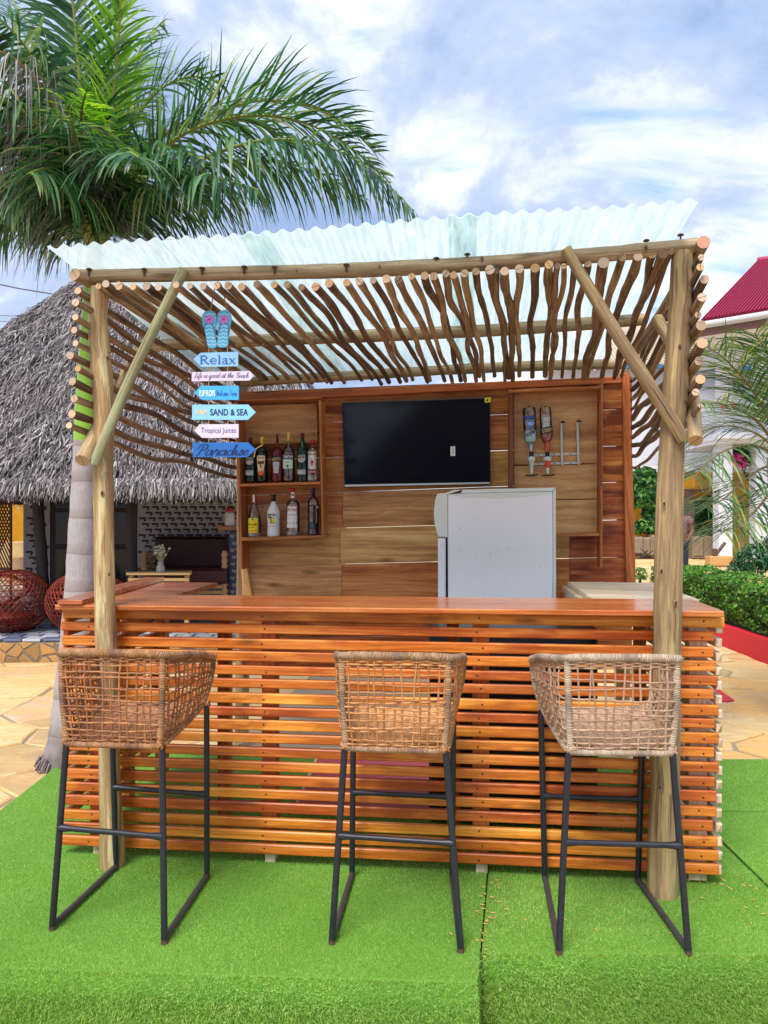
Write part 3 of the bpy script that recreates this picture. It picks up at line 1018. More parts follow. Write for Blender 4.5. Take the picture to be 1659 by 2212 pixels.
def blades(regions):
    """each region: (x0,x1,y-range function, count, height)"""
    out = []
    for kind, a, n, hh in regions:
        if kind == 'top':
            (x0, x1, yf0, yf1, yb0, yb1) = a
            s_ = NPR.random(n); w = NPR.random(n)
            x = x0 + (x1 - x0) * s_
            yf = yf0 + (yf1 - yf0) * s_; yb = yb0 + (yb1 - yb0) * s_
            yy = yf + (yb - yf) * w
            x = x + (yy - 2.4) * SKEW * (s_ if abs(x1 - BX) < .02 else ((1 - s_) if abs(x0 - BX) < .02 else 0))
            p = np.stack([x, yy, np.full(n, -.002)], 1)
            nrm = np.tile([0, 0, 1.0], (n, 1)); grow = 1.0
        else:
            (x0, x1, yf0, yf1) = a
            s_ = NPR.random(n)
            x = x0 + (x1 - x0) * s_
            yf = yf0 + (yf1 - yf0) * s_
            L = EDGE_R * math.pi / 2
            q = NPR.random(n) * (L + .24) - L
            grow = .65 + .35 * np.clip((q + L) / (L + .05), 0, 1)
            ang = np.clip(-q / EDGE_R, 0, math.pi / 2)
            yy = np.where(q > 0, 0, EDGE_R - EDGE_R * np.cos(ang))
            z = np.where(q > 0, -EDGE_R - q, -EDGE_R + EDGE_R * np.sin(ang))
            p = np.stack([x, yf + yy, z], 1)
            nrm = np.stack([np.zeros(n), -np.cos(ang), np.sin(ang)], 1)
        d = nrm + NPR.normal(0, .6, (n, 3)) + np.array([0.1, -.12, 0])
        X_, Y_ = p[:, 0], p[:, 1]
        pile = .5 * np.sin(3.1 * X_ + 1.7 * Y_ + 1.5 * np.sin(2.3 * Y_)) + .35 * np.sin(9.0 * X_ - 6.1 * Y_ + 2.0 * np.sin(4.1 * X_))
        d[:, 1] += .55 * pile * nrm[:, 2]; d[:, 0] += .3 * np.cos(4.3 * X_ + 2.9 * Y_) * nrm[:, 2]
        d /= np.linalg.norm(d, axis=1)[:, None]
        h = (hh * grow * (.6 + .7 * NPR.random(n)))[:, None]
        side = np.cross(d, NPR.normal(0, 1, (n, 3)))
        side /= np.linalg.norm(side, axis=1)[:, None] + 1e-9
        w = (.0009 + .0008 * NPR.random(n))[:, None]
        bend = NPR.normal(0, .35, (n, 3)) * h
        out.append(np.stack([p - side * w, p + side * w, p + d * h + bend * .5], 1).reshape(-1, 3))
    return np.concatenate(out)


NB = [('top', (-1.9, BX - .01, 2.50 + EDGE_R, 2.40 + EDGE_R, 3.3, 3.3), 190000, .0085),
      ('top', (BX + .01, 1.53, 2.565 + EDGE_R, 2.555 + EDGE_R, 3.2, 3.2), 100000, .0085),
      ('top', (-1.92, BX, 3.3, 3.3, 4.78, 4.85), 130000, .009), ('top', (BX, 1.53, 3.2, 3.2, 4.86, 4.66), 90000, .009),
      ('top', (1.55, 3.1, 2.7, 2.7, 3.85, 3.80), 100000, .0085), ('top', (1.55, 3.1, 3.87, 3.82, 4.66, 4.65), 50000, .011),
      ('edge', (-1.7, BX - .004, 2.50 - .012, 2.40 - .012), 76000, .013), ('edge', (BX + .006, 1.53, 2.565 - .012, 2.555 - .012), 54000, .013), ('edge', (1.545, 2.2, 2.555, 2.55), 9000, .008)]
tag(soup('turf_fibres', blades(NB), 3, M['turf_fibre']), 'short curly green plastic blades of the artificial turf', 'turf fibres', kind='stuff')

# dry chips on the turf, mostly along the seam and by the right post
ch = []
for _ in range(170):
    r = random.random()
    if r < .4:
        y = random.uniform(2.55, 3.12); x = BX + (y - 2.4) * SKEW + random.gauss(.01, .022)
    elif r < .75:
        x, y = random.gauss(1.36, .1), random.gauss(3.05, .1)
    else:
        x, y = random.uniform(.2, 1.4), random.uniform(2.7, 3.1)
    a = random.uniform(0, 6.3); l = random.uniform(.003, .009); w = random.uniform(.0007, .002)
    dx, dy = math.cos(a) * l, math.sin(a) * l
    z = .007
    ch += [(x - dx - dy * w / l, y - dy + dx * w / l, z), (x - dx + dy * w / l, y - dy - dx * w / l, z + .002), (x + dx + dy * w / l, y + dy - dx * w / l, z + .004), (x + dx - dy * w / l, y + dy + dx * w / l, z + .002)]
tag(soup('wood_chips', ch, 4, M['planter_wood']), 'pale wood chips scattered along the turf seam and round the right post', 'wood chips', kind='stuff')

# ------------------------------------------------------------------ terrace of the thatched hut
tm = MB()
tm.box((-4.6, 10.5, .05), 4.4, 2.66, .12, ch=0)
M['mortar_grey'] = plain('dark_grey_mortar', srgb(122, 112, 102), .9, .2, 20, 0, .3)
terrace = tag(tm.build('terrace', M['mortar_grey']), 'raised terrace with a stone faced step in front of the thatched hut', 'terrace', kind='structure')
for p, poly in cells([(x + random.uniform(-.09, .09), z + random.uniform(-.04, .04)) for x in np.arange(-6.2, -1.0, .17) for z in (-.01, .07, .14)],
                     [(-6.2, -.05), (-1.2, -.05), (-1.2, .165), (-6.2, .165)], .02):
    m_ = MB()
    stone(m_, roughen(poly, .008, .09), lambda x, y, z: Vector((x, 7.85 - z, y)), .018, .008)
    m_.build('wall_stone', M['wallstone'], terrace)
tile_me = None
for i in range(26):
    for j in range(6):
        x = -6.2 + i * .2 + (j % 2) * .1; y = 7.93 + j * .2
        if tile_me is None:
            m_ = MB(); m_.box((0, 0, 0), .092, .092, .012, ch=.002)
            o = m_.build('tile', M['tile'], None); tile_me = o
            o.parent = terrace; o.location = Vector((x, y, .178)) - terrace.location
        else:
            o = tile_me.copy(); COL.objects.link(o); o.location = Vector((x, y, .178)) - terrace.location
        o.scale = (random.uniform(.8, 1), random.uniform(.8, 1), 1)
        o.rotation_euler = (0, 0, random.uniform(-.06, .06))
# ------------------------------------------------------------------ the bar counter
counter = thing('bar_counter', 'varnished orange wood bar counter with a front of horizontal slats', 'bar counter', B(1.37, .2, 0))
NSL = 18
AX = (U, V)
for i in range(NSL):
    z = lerp(1.058, .066, i / (NSL - 1)) + random.uniform(-.003, .003)
    zl, zr = z + random.uniform(-.003, .003), z + random.uniform(-.003, .003)
    h = .0208 + random.uniform(-.0018, .0008)
    a, b = random.uniform(-.006, .004), 2.745 + random.uniform(-.012, .012) + .008
    if i == 0:
        b += .03
    q = [B(a, 0, zl + h), B(b, 0, zr + h), B(b, 0, zr - h), B(a, 0, zl - h)]
    m_ = MB(); m_.slab(q, V * .022, .0042)
    s = m_.build('slat', M['slat'], counter)
    m_ = MB()
    for ub in (.135, .905, 1.815, 2.695):
        c = B(ub + random.uniform(-.012, .012), -.0006, z + random.uniform(-.005, .005))
        r = .0042
        m_.prism([c + U * (r * math.cos(k * math.pi / 4)) + ZV * (r * math.sin(k * math.pi / 4)) for k in range(8)], V * .002)
    m_.build('screw_plug', M['screw'], s)
for ub, w, mt, z0 in ((.15, .034, 'batten', .05), (.92, .032, 'batten', .05), (1.82, .034, 'batten', .05), (2.69, .036, 'pale_board', .01)):
    m_ = MB(); m_.box(B(ub, .055, (1.078 + z0) / 2), w, .028, (1.078 - z0) / 2, AX)
    o = m_.build('upright', M[mt], counter)
    if z0 > .02:
        m_ = MB(); m_.box(B(ub + .004, .055, .025), w * .72, .026, .0275, AX)
        m_.build('foot_block', M['pale_board'], o)
for ub, vb in ((.62, .36), (.02, .62), (1.7, .38)):
    m_ = MB(); m_.box(B(ub, vb, .53), .028, .03, .53, AX); m_.build('rear_upright', M['batten'], counter)
m_ = MB()
m_.slab([B(.0, -.055, 1.101), B(2.768, -.05, 1.109), B(2.768, -.05, 1.086), B(.0, -.055, 1.079)], V * .43, .004)
m_.build('countertop', M['counter'], counter)
# left wing: a hinged top and a plank lying along its outer edge
m_ = MB()
m_.slab([B(-.02, .378, 1.0995), B(.36, .378, 1.0995), B(.36, .378, 1.077), B(-.02, .378, 1.077)], V * .66, .004)
m_.build('wing_top', M['counter_red'], counter)
# left and right sides, slats running back
for side, us, n0, depth, mt in (('l', -.004, 16, 1.02, 'slat'), ('r', 2.757, 18, 1.2, 'slat')):
    for i in range(n0):
        z = lerp(1.03, .06, i / (NSL - 1))
        m_ = MB()
        sgn = 1
        q = [B(us, .02, z + .017), B(us + .024, .02, z + .017), B(us + .024, .02, z - .017), B(us, .02, z - .017)]
        if side == 'r':
            q = [p - V * random.uniform(.0, .012) for p in q]
        m_.slab(q, V * depth, .004)
        m_.build('side_slat', M['pale_board' if side == 'r' else mt], counter)
for us, vs in ((.05, 1.0), (2.71, 1.16), (2.28, 1.16)):
    m_ = MB(); m_.box(B(us, vs, .53), .03, .03, .53, AX); m_.build('side_upright', M['batten'], counter)
# right wing of bare plywood
for (u0, u1) in ((2.33, 2.535), (2.538, 2.80)):
    m_ = MB()
    m_.slab([B(u0, .384, 1.106), B(u1, .384, 1.107), B(u1, .384, 1.087), B(u0, .384, 1.086)], V * .84, .003)
    m_.build('wing_board', M['pale_board'], counter)
m_ = MB(); m_.slab([B(2.30, .384, 1.083), B(2.34, .384, 1.083), B(2.34, .384, 1.02), B(2.30, .384, 1.02)], V * .84, .003); m_.build('wing_bearer', M['pale_board'], counter)

a0, a1 = P(151, 1296, 3.285), P(334, 1244, 4.45)
d = (a1 - a0); d.z = 0; d.normalize(); sx = Vector((d.y, -d.x, 0))
m_ = MB()
za = 1.1235
q = [a0 - sx * .053, a0 + sx * .053]
m_.slab([Vector((q[0].x, q[0].y, za)), Vector((q[1].x, q[1].y, za)), Vector((q[1].x, q[1].y, za - .021)), Vector((q[0].x, q[0].y, za - .021))], d * 1.17, .003)
tag(m_.build('loose_plank', M['counter_red']), 'reddish plank lying along the left end of the bar top', 'plank')

# ------------------------------------------------------------------ the pole shelter
shel = thing('pole_shelter', 'rustic bar shelter of peeled poles with a crooked stick ceiling and clear corrugated roof', 'shelter', B(1.3, .8, 0))


def log(name, pts, rads, mat, capm='cut_log', n=18, rough=.045, per=5, parent=None, cap_smooth=None):
    m_ = MB()
    ps = spline(pts, per)
    rr = [interp(i, np.linspace(0, len(ps) - 1, len(rads)), rads) for i in range(len(ps))]
    rr = [r * (1 + random.uniform(-rough, rough)) for r in rr]
    m_.tube(ps, rr, n, 0, 1, rough=.028)
    return m_.build(name, [M[mat], M[capm]], parent or shel)


log('post', [P(243, 1872, 3.26), P(236, 1640, 3.26), P(227, 1300, 3.265), P(223, 1020, 3.27), P(225, 900, 3.27), P(219, 800, 3.28), P(211, 690, 3.28), P(215, 622, 3.28)], [.050, .045, .043, .041, .043, .043, .041, .040], 'post')
log('post', [P(1431, 1932, 3.02), P(1437, 1640, 3.02), P(1442, 1320, 3.02), P(1450, 1000, 3.01), P(1463, 760, 3.0), P(1474, 545, 2.985)], [.059, .056, .053, .050, .044, .041], 'post_grey')
log('beam', [P(173, 597, 3.285), P(400, 593, 3.245), P(700, 586, 3.18), P(829, 581, 3.155), P(1100, 566, 3.075), P(1300, 550, 3.02), P(1505, 530, 2.965)], [.029, .029, .030, .031, .031, .029, .030], 'beam', per=6)
log('purlin', [Q(300, 748, .78), Q(590, 734, .78), Q(830, 724, .78), Q(1083, 712, .78), Q(1390, 690, .78)], [.03, .031, .033, .033, .03], 'beam')
log('purlin', [Q(520, 826, 1.52), Q(748, 812, 1.52), Q(1083, 793, 1.52), Q(1345, 786, 1.52)], [.03, .03, .031, .03], 'beam')
log('side_beam', [P(161, 592, 3.2), B(.28, .8, 2.44), Q(520, 822, 1.75)], [.024, .026, .026], 'stick')
log('side_beam', [P(1520, 523, 2.90), B(2.72, .8, 2.47), Q(1362, 775, 1.7)], [.025, .027, .028], 'stick', 'cut_red')
log('front_brace', [P(204, 1003, 3.195), P(290, 800, 3.20), P(398, 582, 3.195)], [.022, .022, .021], 'brace_green')
log('front_brace', [P(1478, 950, 2.945), P(1350, 750, 2.96), P(1222, 538, 3.0)], [.025, .025, .023], 'post_grey')
log('side_brace', [P(178, 995, 3.17), P(243, 860, 3.46), P(312, 742, 3.84)], [.030, .028, .026], 'post')
log('side_brace', [P(1502, 952, 2.90), P(1486, 815, 3.16), P(1420, 690, 3.5)], [.027, .027, .026], 'post')
for (u_, v_) in ((522, 830), (1344, 800)):
    top = Q(u_, v_, 1.735)
    log('rear_post', [Vector((top.x, top.y, 0)), Vector((top.x + .01, top.y, 1.2)), top], [.045, .042, .04], 'post_grey')

def knots(pts, parent_name_mat):
    for (u_, v_, d_, r_) in pts:
        m_ = MB()
        c = P(u_, v_, d_)
        m_.ellipsoid(c, r_ * .8, .004, r_ * 1.35, 10, 6, 0, .12)
        m_.ellipsoid(c + Vector((0, -.002, 0)), r_ * .42, .005, r_ * .8, 9, 6, 1, .15)
        m_.build('knot', [M['stick'], M['screw']], shel)


knots([(221, 1065, 3.225, .011), (233, 772, 3.238, .010), (236, 1240, 3.222, .007), (232, 1450, 3.216, .006), (1434, 1088, 2.961, .009), (1428, 1233, 2.960, .010), (1459, 1302, 2.962, .010),
       (1468, 749, 2.957, .009), (1440, 1560, 2.964, .008), (1425, 1700, 2.963, .008), (1041, 560, 3.062, .010), (820, 576, 3.126, .006), (1395, 536, 2.962, .010), (640, 585, 3.165, .006)], 0)
FRX = [212, 228, 256, 287, 316, 342, 380, 410, 438, 468, 493, 522, 555, 592, 620, 651, 681, 710, 749, 776, 806, 834, 861, 889, 917, 937, 963, 980, 1003, 1028, 1058, 1073, 1090, 1122, 1156, 1186, 1204, 1218, 1241, 1270, 1304, 1344, 1378, 1409, 1433, 1449]
FRR = [13, 15, 18, 14, 16, 14, 15, 13, 13, 13, 14, 15, 15, 13, 14, 14, 18, 15, 16, 14, 14, 15, 15, 13, 16, 16, 15, 14, 14, 14, 17, 13, 17, 15, 16, 17, 13, 11, 12, 14, 20, 15, 18, 15, 17, 12]
for i, (u_, r_) in enumerate(zip(FRX, FRR)):
    vv = interp(u_, [212, 681, 749, 917, 1058, 1186, 1304, 1409, 1449], [616, 617, 611, 596, 585, 575, 564, 552, 543]) + random.uniform(-4, 4)
    a = Q(u_, vv, -.135 + random.uniform(-.02, .02))
    xb = -.93 + (a.x + 1.2) / 2.32 * 2.38 + random.uniform(-.03, .03)
    # end just before the top of the back wall
    vl_end = 1.56 + random.uniform(-.05, .03)
    pb = BL + V * vl_end
    k = (xb - pb.x) / U.x
    b = pb + U * k
    b.z = 2.325 + .012 * k / 2.5 + random.uniform(-.014, .014)
    n = 15
    ph1, ph2, ph3 = [random.uniform(0, 6.28) for _ in range(3)]
    am = random.uniform(.008, .021) * (1.25 if i in (15, 26, 27, 28, 29, 40, 43) else 1)
    pts = []
    for j in range(n):
        t_ = j / (n - 1)
        w = math.sin(math.pi * min(1, t_ * 1.15)) ** .6
        off = am * w * (math.sin(ph1 + t_ * 7.0) * .75 + math.sin(ph2 + t_ * 15) * .35)
        offz = am * .6 * w * math.sin(ph3 + t_ * 8)
        p = a.lerp(b, t_) + U * (off - am * .4 * w * math.sin(ph1)) + ZV * offz
        if t_ > .9:
            p.z -= (t_ - .9) * .22
        pts.append(p)
    r0 = r_ / 930
    rad = [r0 * (1 - .22 * j / (n - 1)) * (1 + random.uniform(-.1, .12)) for j in range(n)]
    m_ = MB(); m_.tube(spline(pts, 2), [rad[min(n - 1, j // 2)] for j in range(2 * n - 1)], 9, 0, 1, rough=.05)
    dark = random.random() < .45
    m_.build('ceiling_stick', [M['stick_dark' if dark else 'stick'], M['cut' if random.random() < .8 else 'stick']], shel)

SLP = [(168, 628), (163, 653), (162.5, 685), (160, 713), (163, 741), (152, 768), (168, 796), (156, 824), (160, 861), (155, 894), (149, 919)]
SLB = [(505, 850), (505, 868), (505, 884), (505, 900), (506, 918), (506, 935), (507, 952), (507, 972), (507, 990), (508, 1010), (508, 1032)]
SRP = [(1515, 556), (1513, 577), (1522, 603), (1517, 642), (1508, 680), (1515, 703), (1517, 741), (1511, 779), (1513, 819), (1503, 847), (1513, 876)]
SRB = [(1366, 800), (1366, 822), (1366, 842), (1366, 862), (1366, 884), (1367, 905), (1366, 924), (1366, 945), (1367, 962), (1367, 985), (1367, 1010)]
for side in (0, 1):
    for i in range(11):
        f_, k_ = (SLP[i], SLB[i]) if side == 0 else (SRP[i], SRB[i])
        a = P(f_[0], f_[1], (3.16 if side == 0 else 2.84) + random.uniform(-.03, .03))
        b = Q(k_[0], k_[1], 1.66)
        n = 13
        ph1, ph2 = random.uniform(0, 6.28), random.uniform(0, 6.28)
        am = random.uniform(.009, .018) * (1.4 if side else 1)
        pts = []
        sag = (.03 if side == 0 else -.10) * (i / 10)
        for j in range(n):
            t_ = j / (n - 1)
            w = math.sin(math.pi * t_) ** .7
            p = a.lerp(b, t_)
            pts.append(p + ZV * (am * w * (math.sin(ph1 + t_ * 8) + .5 * math.sin(ph2 + t_ * 17)) + sag * w * (-.6 if side == 0 else .35)) + U * (am * .4 * w * math.sin(ph2 + t_ * 6)))
        r0 = random.uniform(.012, .016) if side == 0 else [.013, .013, .018, .016, .011, .021, .019, .017, .017, .015, .009][i]
        rad = [r0 * (1 - .2 * j / (n - 1)) * (1 + random.uniform(-.08, .1)) for j in range(n)]
        m_ = MB(); m_.tube(spline(pts, 2), [rad[min(n - 1, j // 2)] for j in range(2 * n - 1)], 9, 0, 1, rough=.05)
        m_.build('side_stick', [M['stick_dark' if (random.random() < .6) else 'stick'], M['cut']], shel)


# roof sheets: clear corrugated plastic
def roofz(u_, v_):
    return 2.556 - .093 * (v_ + .1) + .008 * (u_ - .1)


def roof_sheet(u0, u1, dz):
    m_ = MB()
    pit = .0655
    n = int((u1 - u0) / pit * 8)
    nv = 9
    pts = []
    for i in range(n + 1):
        u_ = u0 + (u1 - u0) * i / n
        row = []
        for j in range(nv + 1):
            vf = lerp(-.215, -.335, (u_ - .05) / 2.5)
            v_ = lerp(vf, 1.85, j / nv)
            z = roofz(u_, v_) + .008 * math.cos(2 * math.pi * u_ / pit) + .014 + dz + (.004 * math.sin(u_ * 5 + v_ * 2))
            row.append(B(u_, v_, z))
        pts.append(row)
    for i in range(n):
        for j in range(nv):
            m_.face([pts[i][j], pts[i + 1][j], pts[i + 1][j + 1], pts[i][j + 1]],
                    [(u0 + (u1 - u0) * (i + a) / n, (j + b) / nv * 2) for a, b in ((0, 0), (1, 0), (1, 1), (0, 1))], 0, True)
    m_.build('roof_sheet', M['roof'], shel)


roof_sheet(.055, .985, 0)
roof_sheet(.875, 1.80, .004)
roof_sheet(1.69, 2.585, .008)
for (u_, v_) in [Z1(555, 512), Z1(897, 512), Z1(1257, 505), Z1(1520, 497), Z2(25, 497), Z2(215, 500), Z2(662, 485), Z2(1222, 445), Z2(1415, 420), Z3(902, 335), Z3(1115, 300), Z3(690, 800), Z3(545, 820)]:
    c = Q(u_, v_ + 8, -.09) if v_ < 640 else Q(u_, v_ + 8, .78)
    m_ = MB(); m_.lathe([(.0035, -.015), (.0035, .012), (.013, .012), (.011, .017), (.004, .02)], c, 10)
    m_.build('roof_bolt', M['rust'], shel)

# ------------------------------------------------------------------ the back wall
VW = 1.66
wall = thing('back_wall', 'back wall of stained horizontal planks with daylight in the gaps, behind the bar', 'plank wall', Q(930, 1290, VW) - ZV * Q(930, 1290, VW).z)


def wq(pts, vl=VW):
    return [Q(x, y, vl) for x, y in pts]


def yl(rows, x):
    return interp(x, [r[0] for r in rows], [r[1] for r in rows])


# each gap line as (left y, right y) at u=520 and u=1368
GL = [(846, 812), (920, 882), (995, 962), (1071, 1040), (1147, 1122), (1224, 1203), (1302, 1286), (1380, 1366), (1458, 1446)]
segs = [['plank_red'] * 3, ['plank_red'] * 3, ['plank_orange', 'plank_red', 'plank_red'], ['plank_orange', 'plank_pale', 'plank_red'],
        ['plank_pale', 'plank_pale', 'plank_red'], ['plank_pale', 'plank_orange', 'plank_red'], ['plank_red'] * 3, ['plank_red'] * 3]
for i in range(8):
    cuts = [522, 1366]
    if 2 <= i <= 5:
        cuts = [522, 738 + random.randint(-4, 4), 1230, 1366] if i > 2 else [522, 1100, 1366]
    for j in range(len(cuts) - 1):
        x0, x1 = cuts[j], cuts[j + 1]
        g0 = random.choice([.5, .7, 1.0, 1.2])
        top = lambda x: interp(x, [520, 1368], GL[i]) + (g0 * .7 if i else 0)
        bot = lambda x: interp(x, [520, 1368], GL[i + 1]) - g0 * .7
        gap = .6 if j else 0
        q = wq([(x0 + gap, top(x0)), (x1, top(x1)), (x1, bot(x1)), (x0 + gap, bot(x0))])
        off = V * random.uniform(0, .004)
        m_ = MB(); m_.slab([p + off for p in q], V * .022, .003)
        mt = segs[i][j if len(cuts) == 4 else (0 if x1 < 1200 or len(cuts) == 2 else 2)]
        m_.build('plank', M[mt], wall)


def framepiece(name, pts, vl, depth, mat, parent=None, ch=.003):
    m_ = MB(); m_.slab(wq(pts, vl), V * depth, ch)
    return m_.build(name, M[mat], parent or wall)


framepiece('top_rail', [(512, 851), (1343, 812), (1343, 827), (512, 868)], VW - .032, .030, 'trim')
framepiece('right_stile', [Z6(752, 84), Z6(800, 78), Z6(838, 1385), Z6(776, 1388)], VW - .034, .032, 'trim')
framepiece('left_stud', [(520, 1230), (534, 1230), (549, 1320), (529, 1320)], VW - .04, .036, 'plank_pale')
framepiece('left_stile', [(514, 866), (526, 866), (538, 1236), (522, 1236)], VW - .028, .026, 'shelf')

# ------------------------------------------------------------------ bottle shelf
VS = 1.47
VBK = VW - .038
bs = thing('bottle_shelf', 'open two tier wooden wall shelf holding bottles, left of the television', 'wall shelf', Q(610, 1165, 1.56))


def bpiece(name, pts, vl, depth, mat='shelf', ch=.0025):
    return framepiece(name, pts, vl, depth, mat, bs, ch)


DS = VBK - VS
bpiece('side_board', [Z5(4, 262), Z5(22, 262), Z5(48, 1303), Z5(30, 1303)], VS + .002, DS - .002)
bpiece('side_board', [Z5(521, 247), Z5(536, 247), Z5(552, 1094), Z5(543, 1094)], VS + .002, DS - .002)
bpiece('top_board', [Z5(0, 247), Z5(537, 229), Z5(537, 240), Z5(0, 258)], VS - .002, DS)
bpiece('shelf_board', [Z5(30, 771), Z5(532, 757), Z5(532, 774), Z5(30, 788)], VS, DS)
bpiece('shelf_board', [Z5(36, 1104), Z5(566, 1090), Z5(566, 1106), Z5(37, 1126)], VS - .002, DS)
bpiece('back_panel', [Z5(52, 285), Z5(512, 270), Z5(516, 515), Z5(60, 526)], VBK - .009, .008, 'ply')
bpiece('back_panel', [Z5(80, 900), Z5(525, 888), Z5(530, 1088), Z5(84, 1098)], VBK - .009, .008, 'ply')
m_ = MB()
for x, y in [(505, 283), (492, 457), (368, 490), (145, 515), (172, 915), (100, 300)]:
    c = Q(*Z5(x, y), VBK - .011)
    m_.ellipsoid(c, .004, .003, .004, 8, 5)
m_.build('screw_head', M['screw'], bs)

# ------------------------------------------------------------------ dispenser cabinet on the wall
VC = VW - .14
dc = thing('wall_cabinet', 'shallow open wooden wall case behind the fridge, holding the spirit dispenser', 'wall case', Q(1200, 1100, VC))


def dpiece(name, pts, vl, depth, mat='shelf', ch=.0025):
    return framepiece(name, pts, vl, depth, mat, dc, ch)


VCB = VW - .036
DC = VCB - VC
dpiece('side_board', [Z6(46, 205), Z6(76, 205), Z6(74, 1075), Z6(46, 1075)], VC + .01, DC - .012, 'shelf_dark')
dpiece('top_board', [Z6(45, 183), Z6(624, 160), Z6(624, 176), Z6(46, 203)], VC - .002, DC)
dpiece('side_board', [Z6(620, 134), Z6(634, 133), Z6(628, 1292), Z6(613, 1290)], VC, DC)
dpiece('bottom_board', [Z6(60, 1082), Z6(612, 1075), Z6(611, 1095), Z6(60, 1103)], VC, DC)
dpiece('back_panel', [Z6(78, 205), Z6(598, 190), Z6(598, 642), Z6(78, 652)], VCB - .009, .008, 'ply')
dpiece('back_panel', [Z6(78, 660), Z6(598, 648), Z6(596, 862), Z6(78, 872)], VCB - .009, .008, 'ply')
dpiece('back_panel', [Z6(78, 874), Z6(596, 868), Z6(596, 1074), Z6(78, 1082)], VCB - .009, .008, 'ply_pale')

# ------------------------------------------------------------------ television
tv = thing('television', 'large black wall mounted television with a yellow sticker on its corner', 'television', Q(900, 1050, 1.6))
VT = VW - .085
q = wq([Z5(668, 264), Z5(1589, 233), Z5(1593, 774), Z5(682, 793)], VT)
m_ = MB(); m_.slab(q, V * .05, .004); m_.build('case', M['black_plastic'], tv)
q = wq([Z5(674, 270), Z5(1583, 240), Z5(1586, 757), Z5(688, 772)], VT - .0015)
m_ = MB(); m_.slab(q, V * .0013, .0003); m_.build('screen', M['screen'], tv)
q = wq([Z5(684, 776), Z5(1588, 760), Z5(1589, 771), Z5(684, 789)], VT - .003)
m_ = MB(); m_.slab(q, V * .004, .001); m_.build('lower_bezel', M['chrome'], tv)
q = wq([Z5(1555, 235), Z5(1591, 233), Z5(1592, 262), Z5(1556, 266)], VT - .003)
m_ = MB(); m_.slab(q, V * .0012, .0002); st = m_.build('yellow_sticker', M['sticker_yellow'], tv)
m_ = MB(); q = wq([Z5(1563, 259), Z5(1572, 242), Z5(1581, 241), Z5(1576, 257)], VT - .0036); m_.face(q[::-1])
m_.build('sticker_mark', M['ink_black'], st)
q = wq([Z5(1343, 538), Z5(1372, 537), Z5(1372, 596), Z5(1343, 597)], VT - .0025)
m_ = MB(); m_.slab(q, V * .0007, .0002); st = m_.build('white_sticker', M['label_white'], tv)
m_ = MB()
for k in range(9):
    y = 544 + k * 5
    m_.face(wq([Z5(1354, y), Z5(1354, y + 2.5), Z5(1363, y + 2.5), Z5(1363, y)], VT - .0029))
m_.build('barcode', M['ink_black'], st)
m_ = MB(); m_.box(Q(900, 960, VW - .018), .2, .016, .12, AX); m_.build('wall_bracket', M['black_plastic'], tv)

# ------------------------------------------------------------------ fridge
VF = 1.0
ZF = zoomer(1600 / 1.736, 1780 / 1.736, 600 / 1659 / 1.736)
fr = thing('fridge', 'white two door fridge standing sideways behind the bar, rust flecked side panel', 'fridge', Q(1080, 1290, VF + .25) * 1.0 - ZV * Q(1080, 1290, VF + .25).z)


def fq(pts, vl=VF):
    return [Q(*ZF(x, y), vl) for x, y in pts]


def down(p, z):
    return Vector((p.x, p.y, z))


tl, tr = fq([(216, 200), (1305, 176)])
m_ = MB(); m_.slab([tl, tr, down(tr + U * .006, .03), down(tl + U * .01, .03)], V * .5, .006); fb = m_.build('side_panel', M['fridge'], fr)
# the dished upper edge of the panel
n = 12
m_ = MB()
for k in range(n):
    a, b = k / n, (k + 1) / n
    f = lambda t_, dy: Q(*ZF(lerp(217, 1303, t_), lerp(203, 178, t_) + dy), VF - .0025)
    s = lambda t_: 46 * math.sin(math.pi * min(1, t_ * .98)) ** .8 + 2
    m_.face([f(a, s(a)), f(b, s(b)), f(b, 0), f(a, 0)])
    e = lambda t_: Q(*ZF(lerp(217, 1303, t_), lerp(203, 178, t_) + s(t_)), VF + .001)
    m_.face([e(a), e(b), f(b, s(b)), f(a, s(a))])
m_.build('top_edge_strip', M['fridge_door'], fb)
q = fq([(370, 156), (1338, 134), (1305, 173), (352, 196)], VF + .004)
m_ = MB(); m_.slab(q, V * .49, .004); m_.build('top_cover', M['fridge_door'], fr)
q = fq([(1308, 172), (1338, 138), (1352, 1290), (1318, 1290)], VF + .006)
m_ = MB(); m_.slab([q[0], q[1], down(q[2], .03), down(q[3], .03)], V * .48, .003); m_.build('back_edge', M['fridge_door'], fr)
prof = [(372, 156), (285, 158), (205, 188), (112, 196), (92, 250), (78, 340), (74, 420), (86, 520), (106, 600), (122, 640), (216, 648), (214, 204)]
m_ = MB(); m_.prism(fq(prof, VF - .002)[::-1], V * .5, 0); m_.build('freezer_door', M['fridge_door'], fr)
q = fq([(116, 662), (196, 658), (204, 1290), (126, 1290)], VF - .001)
m_ = MB(); m_.slab([q[0], q[1], down(q[2], .04), down(q[3], .04)], V * .5, .008); m_.build('lower_door', M['fridge'], fr)
q = fq([(200, 655), (214, 655), (228, 1290), (208, 1290)], VF + .012)
m_ = MB(); m_.slab([q[0], q[1], down(q[2], .04), down(q[3], .04)], V * .47, .002); m_.build('door_seal', M['black_plastic'], fr)
m_ = MB()
for _ in range(36):
    x, y = (random.gauss(480, 230), random.gauss(850, 250)) if random.random() < .7 else (random.uniform(240, 1280), random.uniform(260, 1250))
    if not (235 < x < 1290 and 270 < y < 1250):
        continue
    c = Q(*ZF(x, y), VF - .0012)
    r = random.uniform(.0008, .0028)
    m_.prism([c + U * (r * random.uniform(.6, 1.3) * math.cos(k * 1.047)) + ZV * (r * math.sin(k * 1.047)) for k in range(6)], V * .001)
m_.build('rust_fleck', M['grime'], fb, kind='stuff')
